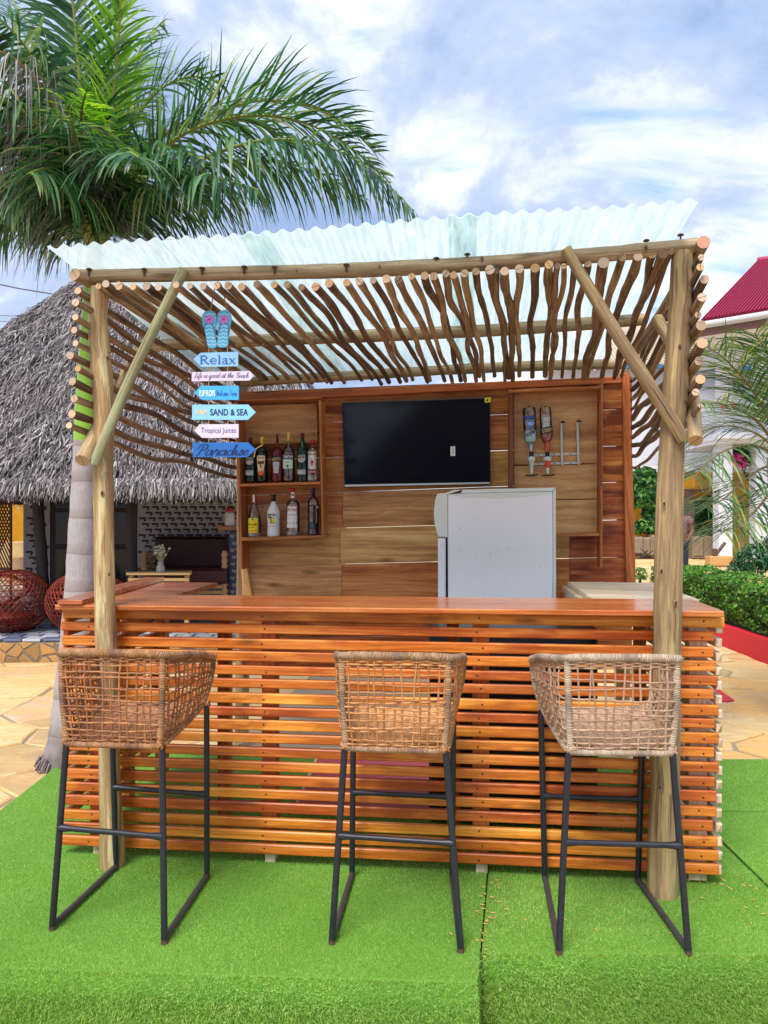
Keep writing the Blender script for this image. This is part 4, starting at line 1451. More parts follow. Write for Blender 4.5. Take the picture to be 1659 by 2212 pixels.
m_ = MB(); m_.ellipsoid(Q(*ZF(160, 728), VF - .002), .004, .003, .004, 8, 6); m_.build('door_screw', M['chrome'], fr)

ck = thing('under_bar_shade_box', 'added dark box standing for shade behind the slats at right, before the fridge', 'shade_box', B(2.02, .72, 0))  # made-up box, its dark colour stands for the shade under the counter
m_ = MB(); m_.box(B(1.98, .72, .46), .40, .19, .45, AX, .01); m_.build('body', M['shade_box'], ck)
m_ = MB(); m_.box(B(1.98, .72, .925), .405, .195, .012, AX, .006); m_.build('lid', M['black_plastic'], ck)  # dark top plate of the added box
q = [PG(693, 1619, .03), PG(962, 1622, .03), PG(1000, 1748, .03), PG(640, 1742, .03)]
rb = thing('red_board', 'dusty red board with a pale edge lying on the turf inside the bar', 'board', (q[0] + q[2]) / 2 - ZV * .03)
m_ = MB(); m_.prism(q, ZV * -.018); m_.build('panel', M['mat_red'], rb)
m_ = MB()
m_.tube([q[3] + ZV * .004, q[0] + ZV * .004, q[1] + ZV * .004], .011, 6); m_.build('pale_edge', M['pale_board'], rb)
# ------------------------------------------------------------------ bottles
def label_patch(name, c, r, zc, w, h, mat, parent, shape='rect', off=.0008, tw=.0, tilt=0.0, zs=None):
    """a paper label wrapped on the front of a bottle"""
    m_ = MB()
    nx, nz = 12, 12
    def prof(z_):
        return r if zs is None else zs(z_)
    def pt(x, z):
        rr = prof(z) + off
        a = x / r
        return c + U * (rr * math.sin(a)) - V * (rr * math.cos(a)) + ZV * (z + tilt * x)
    if shape == 'rect':
        rows = [(zc - h / 2 + h * j / nz, w / 2) for j in range(nz + 1)]
    elif shape == 'oval':
        rows = [(zc + h / 2 * math.sin(-math.pi / 2 + math.pi * j / nz), w / 2 * max(.02, math.cos(-math.pi / 2 + math.pi * j / nz))) for j in range(nz + 1)]
    elif shape == 'taper':
        rows = [(zc - h / 2 + h * j / nz, w / 2 * (.62 + .38 * min(1, j / nz * 1.3)) * (1 if j < nz else .8)) for j in range(nz + 1)]
    elif shape == 'taperup':
        rows = [(zc - h / 2 + h * j / nz, w / 2 * (1 - .25 * j / nz)) for j in range(nz + 1)]
    for j in range(nz):
        for i in range(nx):
            x = lambda k, q: -rows[q][1] + 2 * rows[q][1] * k / nx
            m_.face([pt(x(i, j), rows[j][0]), pt(x(i + 1, j), rows[j][0]), pt(x(i + 1, j + 1), rows[j + 1][0]), pt(x(i, j + 1), rows[j + 1][0])], None, 0, True)
    return m_.build(name, M[mat], parent)


def label_text(s, c, r, x0, x1, z0, z1, mat, parent, off=.0016, tilt=0.0, shear=0.0, arc=0.0, zs=None, vertical=False, flip=False, polys=None, name='lettering'):
    m_ = MB()
    polys = fit(polys or font_polys(s, shear, .012), *((z0, z1, x0, x1) if vertical else (x0, x1, z0, z1)))

    def fn(x, z):
        if vertical:
            x, z = -z, x
        if flip:
            x, z = x0 + x1 - x, z0 + z1 - z
        rr = (r if zs is None else zs(z)) + off
        a = x / r
        return c + U * (rr * math.sin(a)) - V * (rr * math.cos(a)) + ZV * (z + tilt * x - arc * (x / max(abs(x0), 1e-6)) ** 2)
    m_.add2d(polys, fn)
    return m_.build(name, M[mat], parent)


def shape_on(polys, c, r, mat, parent, off=.0016, name='emblem'):
    m_ = MB()
    m_.add2d(polys, lambda x, z: c + U * ((r + off) * math.sin(x / r)) - V * ((r + off) * math.cos(x / r)) + ZV * z)
    return m_.build(name, M[mat], parent)


VB = 1.535


def bottle(label, cx, ytop, ybase, wz, prof, mats, liquid=None, sq=0.0, vb=VB):
    """prof: (radius fraction, height fraction, material index); returns root, centre, radius, height"""
    base = Q(*ZB(cx, ybase), vb)
    top = Q(*ZB(cx, ytop), vb)
    H = top.z - base.z
    dpt = base.y
    R = wz * .1562 / F * dpt / 2
    rt = thing('bottle', label, 'bottle', base, group='bottles on the wall shelf')
    capi = max(p[2] for p in prof)
    m_ = MB(); m_.lathe([(p[0] * R, p[1] * H) for p in prof if p[2] == 0], base, 20, 0, None, sq)
    m_.build('glass', M[mats[0]], rt)
    m_ = MB(); m_.lathe([(p[0] * R, p[1] * H) for p in prof if p[2] == 1], base, 16, 0)
    m_.build('cap', M[mats[1]], rt)
    if liquid:
        hmax, mt = liquid
        pr = [(p[0] * R * .93, max(p[1] * H, .004)) for p in prof if p[2] == 0 and p[1] < hmax]
        pr.append((interp(hmax, [p[1] for p in prof if p[2] == 0], [p[0] for p in prof if p[2] == 0]) * R * .93, hmax * H))
        m_ = MB(); m_.lathe(pr, base, 18, 0, None, sq); m_.build('liquid', M[mt], rt)
    return rt, base, R, H


def std(body=.62, shoulder=.72, neck=.30, neck_z=.80, cap_z=.87, foot=.96, capr=.34):
    return [(foot * .9, 0, 0), (foot, .012, 0), (1, .05, 0), (1, body, 0), (.93, body + (shoulder - body) * .5, 0), (.72, shoulder, 0), (.44, (shoulder + neck_z) / 2, 0), (neck, neck_z, 0), (neck * .96, cap_z, 0),
            (capr, cap_z - .005, 1), (capr, .995, 1), (capr * .9, 1.0, 1)]


def vermouth(label, cx, yt):
    b, c, R, H = bottle(label, cx, yt, 1318, 160, [(.95, 0, 0), (1.0, .02, 0), (.9, .12, 0), (.97, .25, 0), (1.02, .6, 0), (.98, .68, 0), (.7, .76, 0), (.38, .82, 0), (.3, .88, 0), (.3, .92, 0), (.33, .9, 1), (.35, .998, 1), (.3, 1, 1)], ['green_bottle', 'cap_burgundy'])
    o = label_patch('label', c, R * .98, H * .49, R * 1.5, R * 1.7, 'label_grey', b, 'oval')
    shape_on(disc2(0, H * .49, R * .36), c, R * .98, 'label_red', o, .0012, 'roundel')
    label_text('MARTINI', c, R * .98, -R * .7, R * .7, H * .49 - R * .12, H * .49 + R * .14, 'ink_black', o, .0022)
    o = label_patch('label', c, R, H * .2, R * 1.5, R * .85, 'label_grey', b)
    label_text('EXTRA DRY', c, R, -R * .5, R * .5, H * .22, H * .245, 'ink_blue', o)
    m_ = MB()
    return b


b = vermouth('dark green bottle with round silver label half hidden behind the blue arrow sign', 222, 705)
b, c, R, H = bottle('black brown bottle with yellow cap and a tusked animal on a cream label', 380, 690, 1325, 158, std(.6, .76, .28, .82, .84), ['black_bottle', 'cap_yellow'])
o = label_patch('label', c, R, H * .40, R * 1.6, H * .36, 'label_cream', b, 'taper')
label_text('AMARULA', c, R, -R * .62, R * .62, H * .515, H * .55, 'ink_brown', o, arc=-.002)
sh = disc2(0, H * .42, R * .26, 14, R * .3) + disc2(-R * .36, H * .43, R * .22, 12, R * .3) + disc2(R * .36, H * .43, R * .22, 12, R * .3) + ribbon([(0, H * .40), (-R * .02, H * .34), (R * .06, H * .31)], R * .2)
shape_on(sh, c, R, 'ink_brown', o)
shape_on(ribbon([(-R * .2, H * .4), (-R * .22, H * .35), (-R * .08, H * .33)], R * .09) + ribbon([(R * .2, H * .4), (R * .24, H * .35), (R * .12, H * .33)], R * .09), c, R, 'label_cream', o, .0022, 'tusk')
o = label_patch('label', c, R, H * .215, R * 1.25, H * .12, 'label_orange', b, 'taper')
label_text('CREAM', c, R, -R * .4, R * .4, H * .22, H * .245, 'ink_red', o)
b, c, R, H = bottle('dark red aperitif bottle with navy cap and slanted navy band', 590, 655, 1322, 165, std(.6, .68, .2, .76, .87, capr=.2), ['red_bottle', 'cap_navy'])
m_ = MB(); m_.lathe([(R * .22, H * .755), (R * .19, H * .80), (R * .19, H * .872)], c, 14); m_.build('neck', M['clear_glass'], b)
o = label_patch('label', c, R, H * .475, R * 2.3, H * .135, 'label_navy', b, tilt=.12)
label_text('APEROL', c, R, -R * .92, R * .92, H * .445, H * .505, 'ink_gold', o, tilt=.12, shear=.2)
o = label_patch('label', c, R, H * .30, R * 1.15, H * .24, 'label_grey', b, 'taper')
label_text('APERITIVO', c, R, -R * .4, R * .4, H * .33, H * .345, 'ink_blue', o)
b, c, R, H = bottle('clear aperitif bottle with gold cap and a black and pale green label, nearly empty', 748, 632, 1322, 172, std(.58, .69, .24, .78, .82, capr=.27), ['clear_glass', 'cap_gold'], (.13, 'dark_liquid'))
o = label_patch('label', c, R, H * .505, R * 1.95, H * .09, 'label_navy', b)
label_text('CAMPARI', c, R, -R * .9, R * .9, H * .475, H * .535, 'label_white', o)
o = label_patch('label', c, R, H * .36, R * 1.75, H * .18, 'label_mint', b)
shape_on(disc2(0, H * .32, R * .22), c, R, 'ink_green', o)
label_text('Milano', c, R, -R * .35, R * .3, H * .385, H * .41, 'ink_green', o, shear=.3)
b = vermouth('tall dark green bottle with round silver label, third from the right on the top tier', 938, 640)
b['label'] = 'dark green bottle with round silver label beside the square gin bottle'
b, c, R, H = bottle('square clear gin bottle with red cap and white label', 1082, 735, 1312, 152, std(.74, .8, .34, .85, .88, capr=.36), ['clear_glass', 'cap_red'], (.16, 'label_grey'), sq=4.0)
o = label_patch('label', c, R * 1.02, H * .5, R * 1.6, H * .42, 'label_white', b, off=R * .02)
label_text('BEEFEATER', c, R * 1.02, -R * .68, R * .68, H * .62, H * .665, 'ink_red', o, R * .02 + .001)
sh = disc2(0, H * .535, R * .12, 10) + [[(-R * .16, H * .5), (R * .16, H * .5), (R * .22, H * .43), (-R * .2, H * .43)], [(-R * .14, H * .43), (0, H * .43), (-R * .04, H * .36), (-R * .12, H * .36)], [(R * .02, H * .43), (R * .15, H * .43), (R * .14, H * .35), (R * .05, H * .35)], [(R * .2, H * .5), (R * .26, H * .5), (R * .3, H * .42), (R * .22, H * .42)]]
shape_on(sh, c, R * 1.02, 'ink_red', o, R * .02 + .001)
o = label_patch('label', c, R * 1.02, H * .225, R * 1.5, H * .06, 'label_red', b, off=R * .02)
label_text('LONDON GIN', c, R * 1.02, -R * .6, R * .6, H * .215, H * .238, 'label_white', o, R * .02 + .001)
# lower tier
b, c, R, H = bottle('clear bottle with a yellow label, leftmost on the lower tier of the shelf', 272, 1500, 2080, 192, [(.95, 0, 0), (1, .03, 0), (1, .38, 0), (.9, .5, 0), (.6, .66, 0), (.34, .78, 0), (.28, .84, 0), (.33, .82, 1), (.33, .998, 1), (.3, 1, 1)], ['clear_glass', 'cap_red'], (.1, 'label_grey'))
label_patch('tax_strip', c, R * .33, H * .92, R * .3, H * .18, 'label_white', b)
o = label_patch('label', c, R, H * .28, R * 1.5, H * .35, 'label_yellow', b)
label_text('Konyagi', c, R, -R * .62, R * .62, H * .275, H * .34, 'ink_black', o)
shape_on(disc2(0, H * .42, R * .14), c, R, 'ink_blue', o)
label_text('SPIRIT', c, R, -R * .3, R * .3, H * .22, H * .24, 'ink_black', o)
shape_on(disc2(-R * .5, H * .15, R * .14) + disc2(0, H * .15, R * .16) + disc2(R * .5, H * .15, R * .14), c, R, 'label_orange', o, .0014)
b, c, R, H = bottle('opaque white coconut rum bottle with black cap and palm tree sunset', 538, 1495, 2072, 180, [(.92, 0, 0), (.97, .03, 0), (.95, .1, 0), (.92, .3, 0), (1, .5, 0), (.98, .6, 0), (.7, .7, 0), (.4, .79, 0), (.33, .85, 0), (.35, .84, 1), (.36, .998, 1), (.32, 1, 1)], ['white_bottle', 'cap_black'])
label_text('MALIBU', c, R, -R * .7, R * .7, H * .5, H * .555, 'ink_black', b, arc=.004)
shape_on(disc2(0, H * .38, R * .42, 18), c, R, 'label_yellow', b, .0012, 'sunset')
shape_on([[(-R * .4, H * .39), (R * .4, H * .39), (R * .36, H * .43), (R * .2, H * .445), (-R * .2, H * .445), (-R * .36, H * .43)]], c, R, 'label_orange', b, .0018, 'sunset')
sh = ribbon([(-R * .1, H * .33), (-R * .16, H * .4), (-R * .3, H * .455)], R * .09) + ribbon([(-R * .3, H * .455), (-R * .5, H * .47), (-R * .62, H * .44)], R * .1) + ribbon([(-R * .3, H * .455), (-R * .1, H * .47), (0, H * .44)], R * .1) + ribbon([(-R * .3, H * .455), (-R * .3, H * .49), (-R * .5, H * .5)], R * .09) + ribbon([(-R * .35, H * .325), (0, H * .33), (R * .3, H * .325)], R * .07)
shape_on(sh, c, R, 'ink_black', b, .0026, 'palm_emblem')
label_text('CARIBBEAN RUM', c, R, -R * .45, R * .45, H * .24, H * .257, 'ink_blue', b)
b, c, R, H = bottle('clear rum bottle with red cap and large white label', 808, 1400, 2070, 184, std(.64, .73, .3, .79, .78, capr=.32), ['clear_glass', 'cap_red'], (.1, 'label_grey'))
label_patch('neck_label', c, R * .33, H * .85, R * .6, H * .12, 'label_white', b)
shape_on(disc2(0, H * .855, R * .16, 12), c, R * .34, 'ink_brown', b, .002)
o = label_patch('label', c, R, H * .4, R * 1.85, H * .44, 'label_white', b, 'taperup')
label_text('Old Nick', c, R, -R * .8, R * .8, H * .52, H * .59, 'ink_red', o)
label_text('WHITE RUM', c, R, -R * .55, R * .55, H * .435, H * .455, 'ink_blue', o)
shape_on([rect(-R * .8, H * .345, R * .8, H * .36), rect(-R * .5, H * .365, R * .5, H * .385), rect(-R * .75, H * .25, -R * .2, H * .3), rect(R * .2, H * .25, R * .78, H * .31)], c, R, 'ink_brown', o)
shape_on([rect(-R * .95, H * .18, R * .95, H * .2), rect(-R * .22, H * .61, R * .22, H * .635)], c, R, 'ink_red', o)
b, c, R, H = bottle('clear vodka bottle with navy cap, navy upright label and blue base', 1088, 1400, 2066, 156, std(.7, .78, .28, .84, .82, capr=.3), ['clear_glass', 'cap_navy'], (.27, 'navy_liquid'))
o = label_patch('label', c, R, H * .38, R * 1.3, H * .54, 'label_navy', b)
label_text('BROTHERS', c, R, -R * .1, R * .42, H * .3, H * .62, 'ink_gold', o, vertical=True)
label_text('VODKA', c, R, -R * .4, R * .4, H * .12, H * .145, 'ink_gold', o)
shape_on(disc2(R * .95, H * .6, R * .2), c, R, 'label_white', o)
shape_on(disc2(-R * .05, H * .22, R * .3, 12, R * .5), c, R, 'ink_green', o)

# ------------------------------------------------------------------ spirit dispenser and its two upturned bottles
VDp = VCB - .06
disp = thing('spirit_dispenser', 'chrome four place spirit dispenser rack screwed inside the wall case', 'dispenser', Q(*ZD(780, 1260), VDp + .03))


def dbar(name, pts, r, mat, vl=VDp, flat=.5, n=8, parent=None):
    m_ = MB(); m_.tube([Q(*ZD(x, y), vl) for x, y in pts], r, n, 0, 0, flat=flat, sm=False)
    return m_.build(name, M[mat], parent or disp)


for (a, b_) in (((345, 1128), (1215, 1092)), ((360, 1272), (1222, 1244))):
    q = [Q(*ZD(a[0], a[1] - 19), VDp + .045), Q(*ZD(b_[0], b_[1] - 19), VDp + .045), Q(*ZD(b_[0], b_[1] + 19), VDp + .045), Q(*ZD(a[0], a[1] + 19), VDp + .045)]
    m_ = MB(); m_.slab(q, V * .004, .001); o = m_.build('rail', M['chrome'], disp)
    m_ = MB()
    for k in range(4):
        f_ = (.2, .5, .8, .97)[k]
        m_.ellipsoid(Q(lerp(ZD(*a)[0], ZD(*b_)[0], f_), lerp(ZD(*a)[1], ZD(*b_)[1], f_), VDp + .044), .004, .003, .004, 8, 5)
    m_.build('rail_screw', M['screw'], o)
for xt, yt, xb, yb in ((895, 590, 910, 1290), (1160, 575, 1180, 1280)):
    q = [Q(*ZD(xt - 18, yt), VDp + .03), Q(*ZD(xt + 18, yt), VDp + .03), Q(*ZD(xb + 20, yb), VDp + .03), Q(*ZD(xb - 20, yb), VDp + .03)]
    m_ = MB(); m_.slab(q, V * .010, .002); o = m_.build('holder_arm', M['chrome'], disp)
    c = Q(*ZD(xt + 22, yt), VDp)
    m_ = MB(); m_.lathe([(.0075, -.001), (.018, .0), (.018, .004), (.008, .0085), (.003, .013)], c, 14); m_.build('top_button', M['black_plastic'], o)
    dbar('clamp', [(xb + 0, yb - 110), (xb + 0, yb - 50)], .006, 'chrome', VDp + .024, .9, 8, o)


def upturned(label, cx, ytop, prof, mat, neckx, extra):
    """optic bottle, base up: prof = (half width, y, ) in case pixels"""
    top = Q(*ZD(cx, ytop), VDp)
    k = .1319 / F * top.y
    rt = thing('optic_bottle', label, 'bottle', Q(*ZD(neckx, 1150), VDp), group='upturned bottles in the dispenser')
    cs = []
    for w_, y_, mm in prof:
        cs.append((w_ * k, Q(*ZD(lerp(cx, neckx, (y_ - ytop) / (1070 - ytop)), y_), VDp), mm))
    for mm in sorted({x[2] for x in cs}):
        m_ = MB()
        ring = [x for x in cs if x[2] == mm]
        m_.tube([x[1] for x in ring], [x[0] for x in ring], 18, 0, 0)
        m_.build(*mat[mm][:1], M[mat[mm][1]], rt)
    return rt, k


rt, k = upturned('upturned clear vodka bottle with pale blue label, left place of the dispenser', 365, 340,
                 [(98, 345, 0), (108, 372, 0), (108, 560, 0), (106, 720, 0), (100, 870, 0), (80, 915, 0), (44, 945, 0), (38, 980, 0), (22, 1060, 0)],
                 {0: ('glass', 'clear_glass')}, 402, None)
cA = lambda y: Q(*ZD(lerp(365, 402, (y - 340) / 730), y), VDp)
m_ = MB(); m_.tube([cA(490), cA(524)], [109.5 * k, 109 * k], 18, 0, 0); m_.build('blue_band', M['ink_blue'], rt)
m_ = MB(); m_.tube([cA(724), cA(880), cA(905)], [96 * k, 92 * k, 74 * k], 18, 0, 0); m_.build('vodka', M['flip_wave'], rt)
m_ = MB(); m_.tube([cA(955), cA(1055)], [24 * k, 19 * k], 14, 0, 0); m_.build('vodka', M['flip_wave'], rt)
r_ = 108 * k
o = label_patch('label', cA(620), r_, 0, r_ * 1.0, 120 * k, 'label_blue', rt, 'oval')
label_text('VODKA', cA(620), r_, -r_ * .4, r_ * .4, -20 * k, 25 * k, 'label_white', o, flip=True)
label_text('MOON', cA(775), r_ * .98, -r_ * .75, r_ * .55, -28 * k, 34 * k, 'ink_navy', rt, .002, tilt=.5, flip=True)

rt2, k = upturned('upturned bottle with bright red aperitif and navy band, second place of the dispenser', 630, 340,
                  [(90, 345, 0), (98, 372, 0), (98, 500, 0), (96, 660, 0), (104, 740, 0), (102, 830, 0), (70, 890, 0), (46, 925, 0), (42, 1060, 0)],
                  {0: ('glass', 'clear_glass')}, 665, None)
cB = lambda y: Q(*ZD(lerp(630, 665, (y - 340) / 730), y), VDp)
m_ = MB(); m_.tube([cB(742), cB(830), cB(885), cB(922)], [100 * k, 99 * k, 68 * k, 46 * k], 18, 0, 0); m_.build('aperitif', M['crimson_liquid'], rt2)
m_ = MB(); m_.tube([cB(922), cB(1060)], [45 * k, 41 * k], 18, 0, 0); m_.build('aperitif', M['orange_liquid'], rt2)
r_ = 100 * k
o = label_patch('label', cB(722), r_, 0, r_ * 2.2, 108 * k, 'label_navy', rt2, tilt=.2, off=.002)
label_text('APEROL', cB(722), r_, -r_ * .85, r_ * .85, -32 * k, 32 * k, 'ink_gold', o, .0032, tilt=.2, shear=.2, flip=True)
o = label_patch('label', cB(595), r_, 0, r_ * 1.1, 180 * k, 'label_grey', rt2, 'rect')
label_text('APERITIVO', cB(585), r_, -r_ * .35, r_ * .35, -8 * k, 8 * k, 'ink_blue', o, flip=True)
for cf, x_, mm in ((cA, 402, 'clear_glass'), (cB, 665, 'orange_liquid')):
    cc = lambda y: Q(*ZD(x_ + (y - 1070) * .02, y), VDp)
    op = bpy.data.objects.new('optic', None); COL.objects.link(op); op.parent = disp
    q0 = cc(1150); op.location = q0 - disp.location
    m_ = MB(); m_.tube([cc(1066), cc(1148)], [32 * k, 38 * k], 14, 0, 0); m_.build('collar', M['black_plastic'], op)
    m_ = MB(); m_.tube([cc(1150), cc(1165), cc(1205), cc(1218)], [62 * k, 70 * k, 70 * k, 60 * k], 16, 0, 0); m_.build('ring', M['chrome'], op)
    m_ = MB(); m_.tube([cc(1218), cc(1250), cc(1330)], [52 * k, 46 * k, 32 * k], 14, 0, 0); m_.build('measure', M[mm if mm != 'clear_glass' else 'label_grey'], op)
    m_ = MB(); m_.tube([cc(1330), cc(1430)], [30 * k, 22 * k], 12, 0, 0); m_.build('spout', M['chrome'], op)
    a = cc(1452)
    m_ = MB(); m_.tube([a - U * (105 * k) - ZV * (6 * k), a - U * (30 * k), a + U * (30 * k), a + U * (105 * k) + ZV * (10 * k)], [11 * k, 14 * k, 14 * k, 11 * k], 8, 0, 0); m_.build('push_bar', M['black_plastic'], op)
    a = Q(*ZD(lerp(365, 630, 0 if cf is cA else 1), 335), VDp)
    m_ = MB(); m_.lathe([(.0075, -.004), (.010, .0), (.008, .005), (.003, .008)], a, 14); m_.build('top_button', M['black_plastic'], op)

# ------------------------------------------------------------------ the hanging sign
VSg = .0
sg = thing('hanging_sign', 'hanging string of blue and lilac arrow boards below painted flip flops', 'sign', Q(*ZS(375, 40), VSg))


def sq_(pts, vl=VSg):
    return [Q(*ZS(x, y), vl) for x, y in pts]


def board(pts, mat, txts, edge=None):
    m_ = MB(); m_.prism(sq_(pts)[::-1] if False else sq_(pts), V * .008, 0)
    o = m_.build('arrow_board', M[mat], sg)
    for polys, (x0, y0, x1, y1), ink in txts:
        pp = fit(polys, x0, x1, -y1, -y0)
        m_ = MB(); m_.add2d(pp, lambda x, y: Q(*ZS(x, -y), VSg - .0012))
        m_.build('lettering', M[ink], o)
    return o


board([(78, 940), (165, 862), (608, 850), (608, 1020), (175, 1030)], 'sign_sky', [(serif_relax(), (150, 890, 585, 1000), 'ink_royal')])
board([(60, 1092), (745, 1078), (795, 1133), (745, 1190), (60, 1200)], 'sign_lilac', [(script_polys('Life is good at the Beach', .2, .4), (85, 1092, 735, 1185), 'ink_slate')])
board([(90, 1338), (162, 1256), (616, 1252), (616, 1420), (185, 1418)], 'sign_aqua', [(font_polys('FLIP FLOPS', 0, .03), (150, 1305, 335, 1378), 'ink_white'), (script_polys('Welcome Here', .22, .4, .2), (350, 1300, 596, 1376), 'ink_royal')])
board([(65, 1478), (728, 1476), (818, 1568), (722, 1657), (65, 1655)], 'sign_light', [(font_polys('SAND & SEA', 0, .02), (278, 1528, 728, 1606), 'ink_navy'), (font_polys('WARM', 0, .05), (98, 1528, 242, 1600), 'ink_sand')])
board([(88, 1785), (152, 1710), (614, 1707), (614, 1868), (180, 1870)], 'sign_lilac', [(font_polys('Tropical Juices', 0, 0), (170, 1750, 586, 1830), 'ink_indigo')])
board([(68, 1926), (725, 1924), (818, 2010), (715, 2100), (72, 2098)], 'sign_deep', [(script_polys('Paradise', .26, .6, .3), (105, 1942, 740, 2088), 'ink_deep')])


def sole(pts, fx, ctr):
    o2 = spline([(x, y, 0) for x, y in pts], 4)
    poly = [(p.x, p.y) for p in o2[:-1]]
    m_ = MB(); m_.prism(sq_(poly), V * .008, 0, 0)
    o = m_.build('flip_flop', M['flip_blue'], sg)
    xs = lambda y: (min(p[0] for p in poly if abs(p[1] - y) < 40), max(p[0] for p in poly if abs(p[1] - y) < 40))
    m_ = MB()
    for y in (405, 450, 545, 590, 635, 680, 725, 765):
        x0, x1 = xs(y); x0 += 10; x1 -= 10
        n = 5
        st = ribbon([(x0 + (x1 - x0) * k / (n - 1), -(y + (10 if k % 2 else -8))) for k in range(n)], 9, 0, 1)
        m_.add2d(st, lambda x, yy: Q(*ZS(x, -yy), VSg - .0010))
    m_.build('wave_print', M['flip_wave'], o)
    m_ = MB()
    for k in range(6):
        a = k * math.pi / 3 + .3
        m_.add2d([[(fx + 34 * math.cos(a) + 26 * math.cos(a) * math.cos(q) - 17 * math.sin(a) * math.sin(q), -468 + 34 * math.sin(a) + 26 * math.sin(a) * math.cos(q) + 17 * math.cos(a) * math.sin(q)) for q in np.linspace(0, 6.283, 11)[:-1]]], lambda x, yy: Q(*ZS(x, -yy), VSg - .0024))
    m_.build('flower', M['flower_pink'], o)
    m_ = MB(); m_.add2d(disc2(fx, -468, 13), lambda x, yy: Q(*ZS(x, -yy), VSg - .003)); m_.build('flower_centre', M['flower_core'], o)
    m_ = MB()
    m_.add2d(ribbon(ctr[0], 12) + ribbon(ctr[1], 12), lambda x, yy: Q(*ZS(x, -yy), VSg - .0018))
    m_.build('strap', M['flip_strap'], o)


sole([(268, 362), (322, 378), (352, 440), (348, 520), (338, 600), (342, 700), (358, 760), (335, 800), (275, 803), (245, 770), (232, 690), (212, 600), (188, 520), (180, 450), (205, 385), (268, 362)], 268,
     [[(275, -500), (310, -540), (335, -640)], [(265, -500), (215, -540), (212, -620)]])
sole([(445, 355), (500, 372), (528, 440), (522, 510), (505, 600), (492, 690), (488, 760), (460, 795), (390, 796), (362, 770), (368, 690), (370, 600), (362, 520), (362, 440), (385, 378), (445, 355)], 440,
     [[(435, -500), (400, -540), (375, -640)], [(445, -500), (495, -540), (490, -650)]])
for pts in ([(340, 62), (312, 210), (280, 362)], [(412, 58), (448, 210), (475, 358)], [(262, 800), (262, 860)], [(484, 790), (483, 855)],
            [(264, 1026), (262, 1090)], [(486, 1022), (484, 1084)], [(262, 1196), (262, 1258)], [(487, 1192), (487, 1256)], [(264, 1418), (262, 1480)], [(488, 1418), (490, 1478)],
            [(262, 1654), (264, 1712)], [(490, 1654), (492, 1710)], [(264, 1868), (264, 1928)], [(492, 1868), (494, 1926)], [(815, 2010), (840, 1990), (905, 1955)], [(822, 2012), (806, 2050), (800, 2100)], [(340, 62), (370, 20), (412, 58)]):
    m_ = MB(); m_.tube(spline([Q(*ZS(x, y), VSg + .004) for x, y in pts], 3), .0022, 6, 0, 0); m_.build('rope', M['rope'], sg)

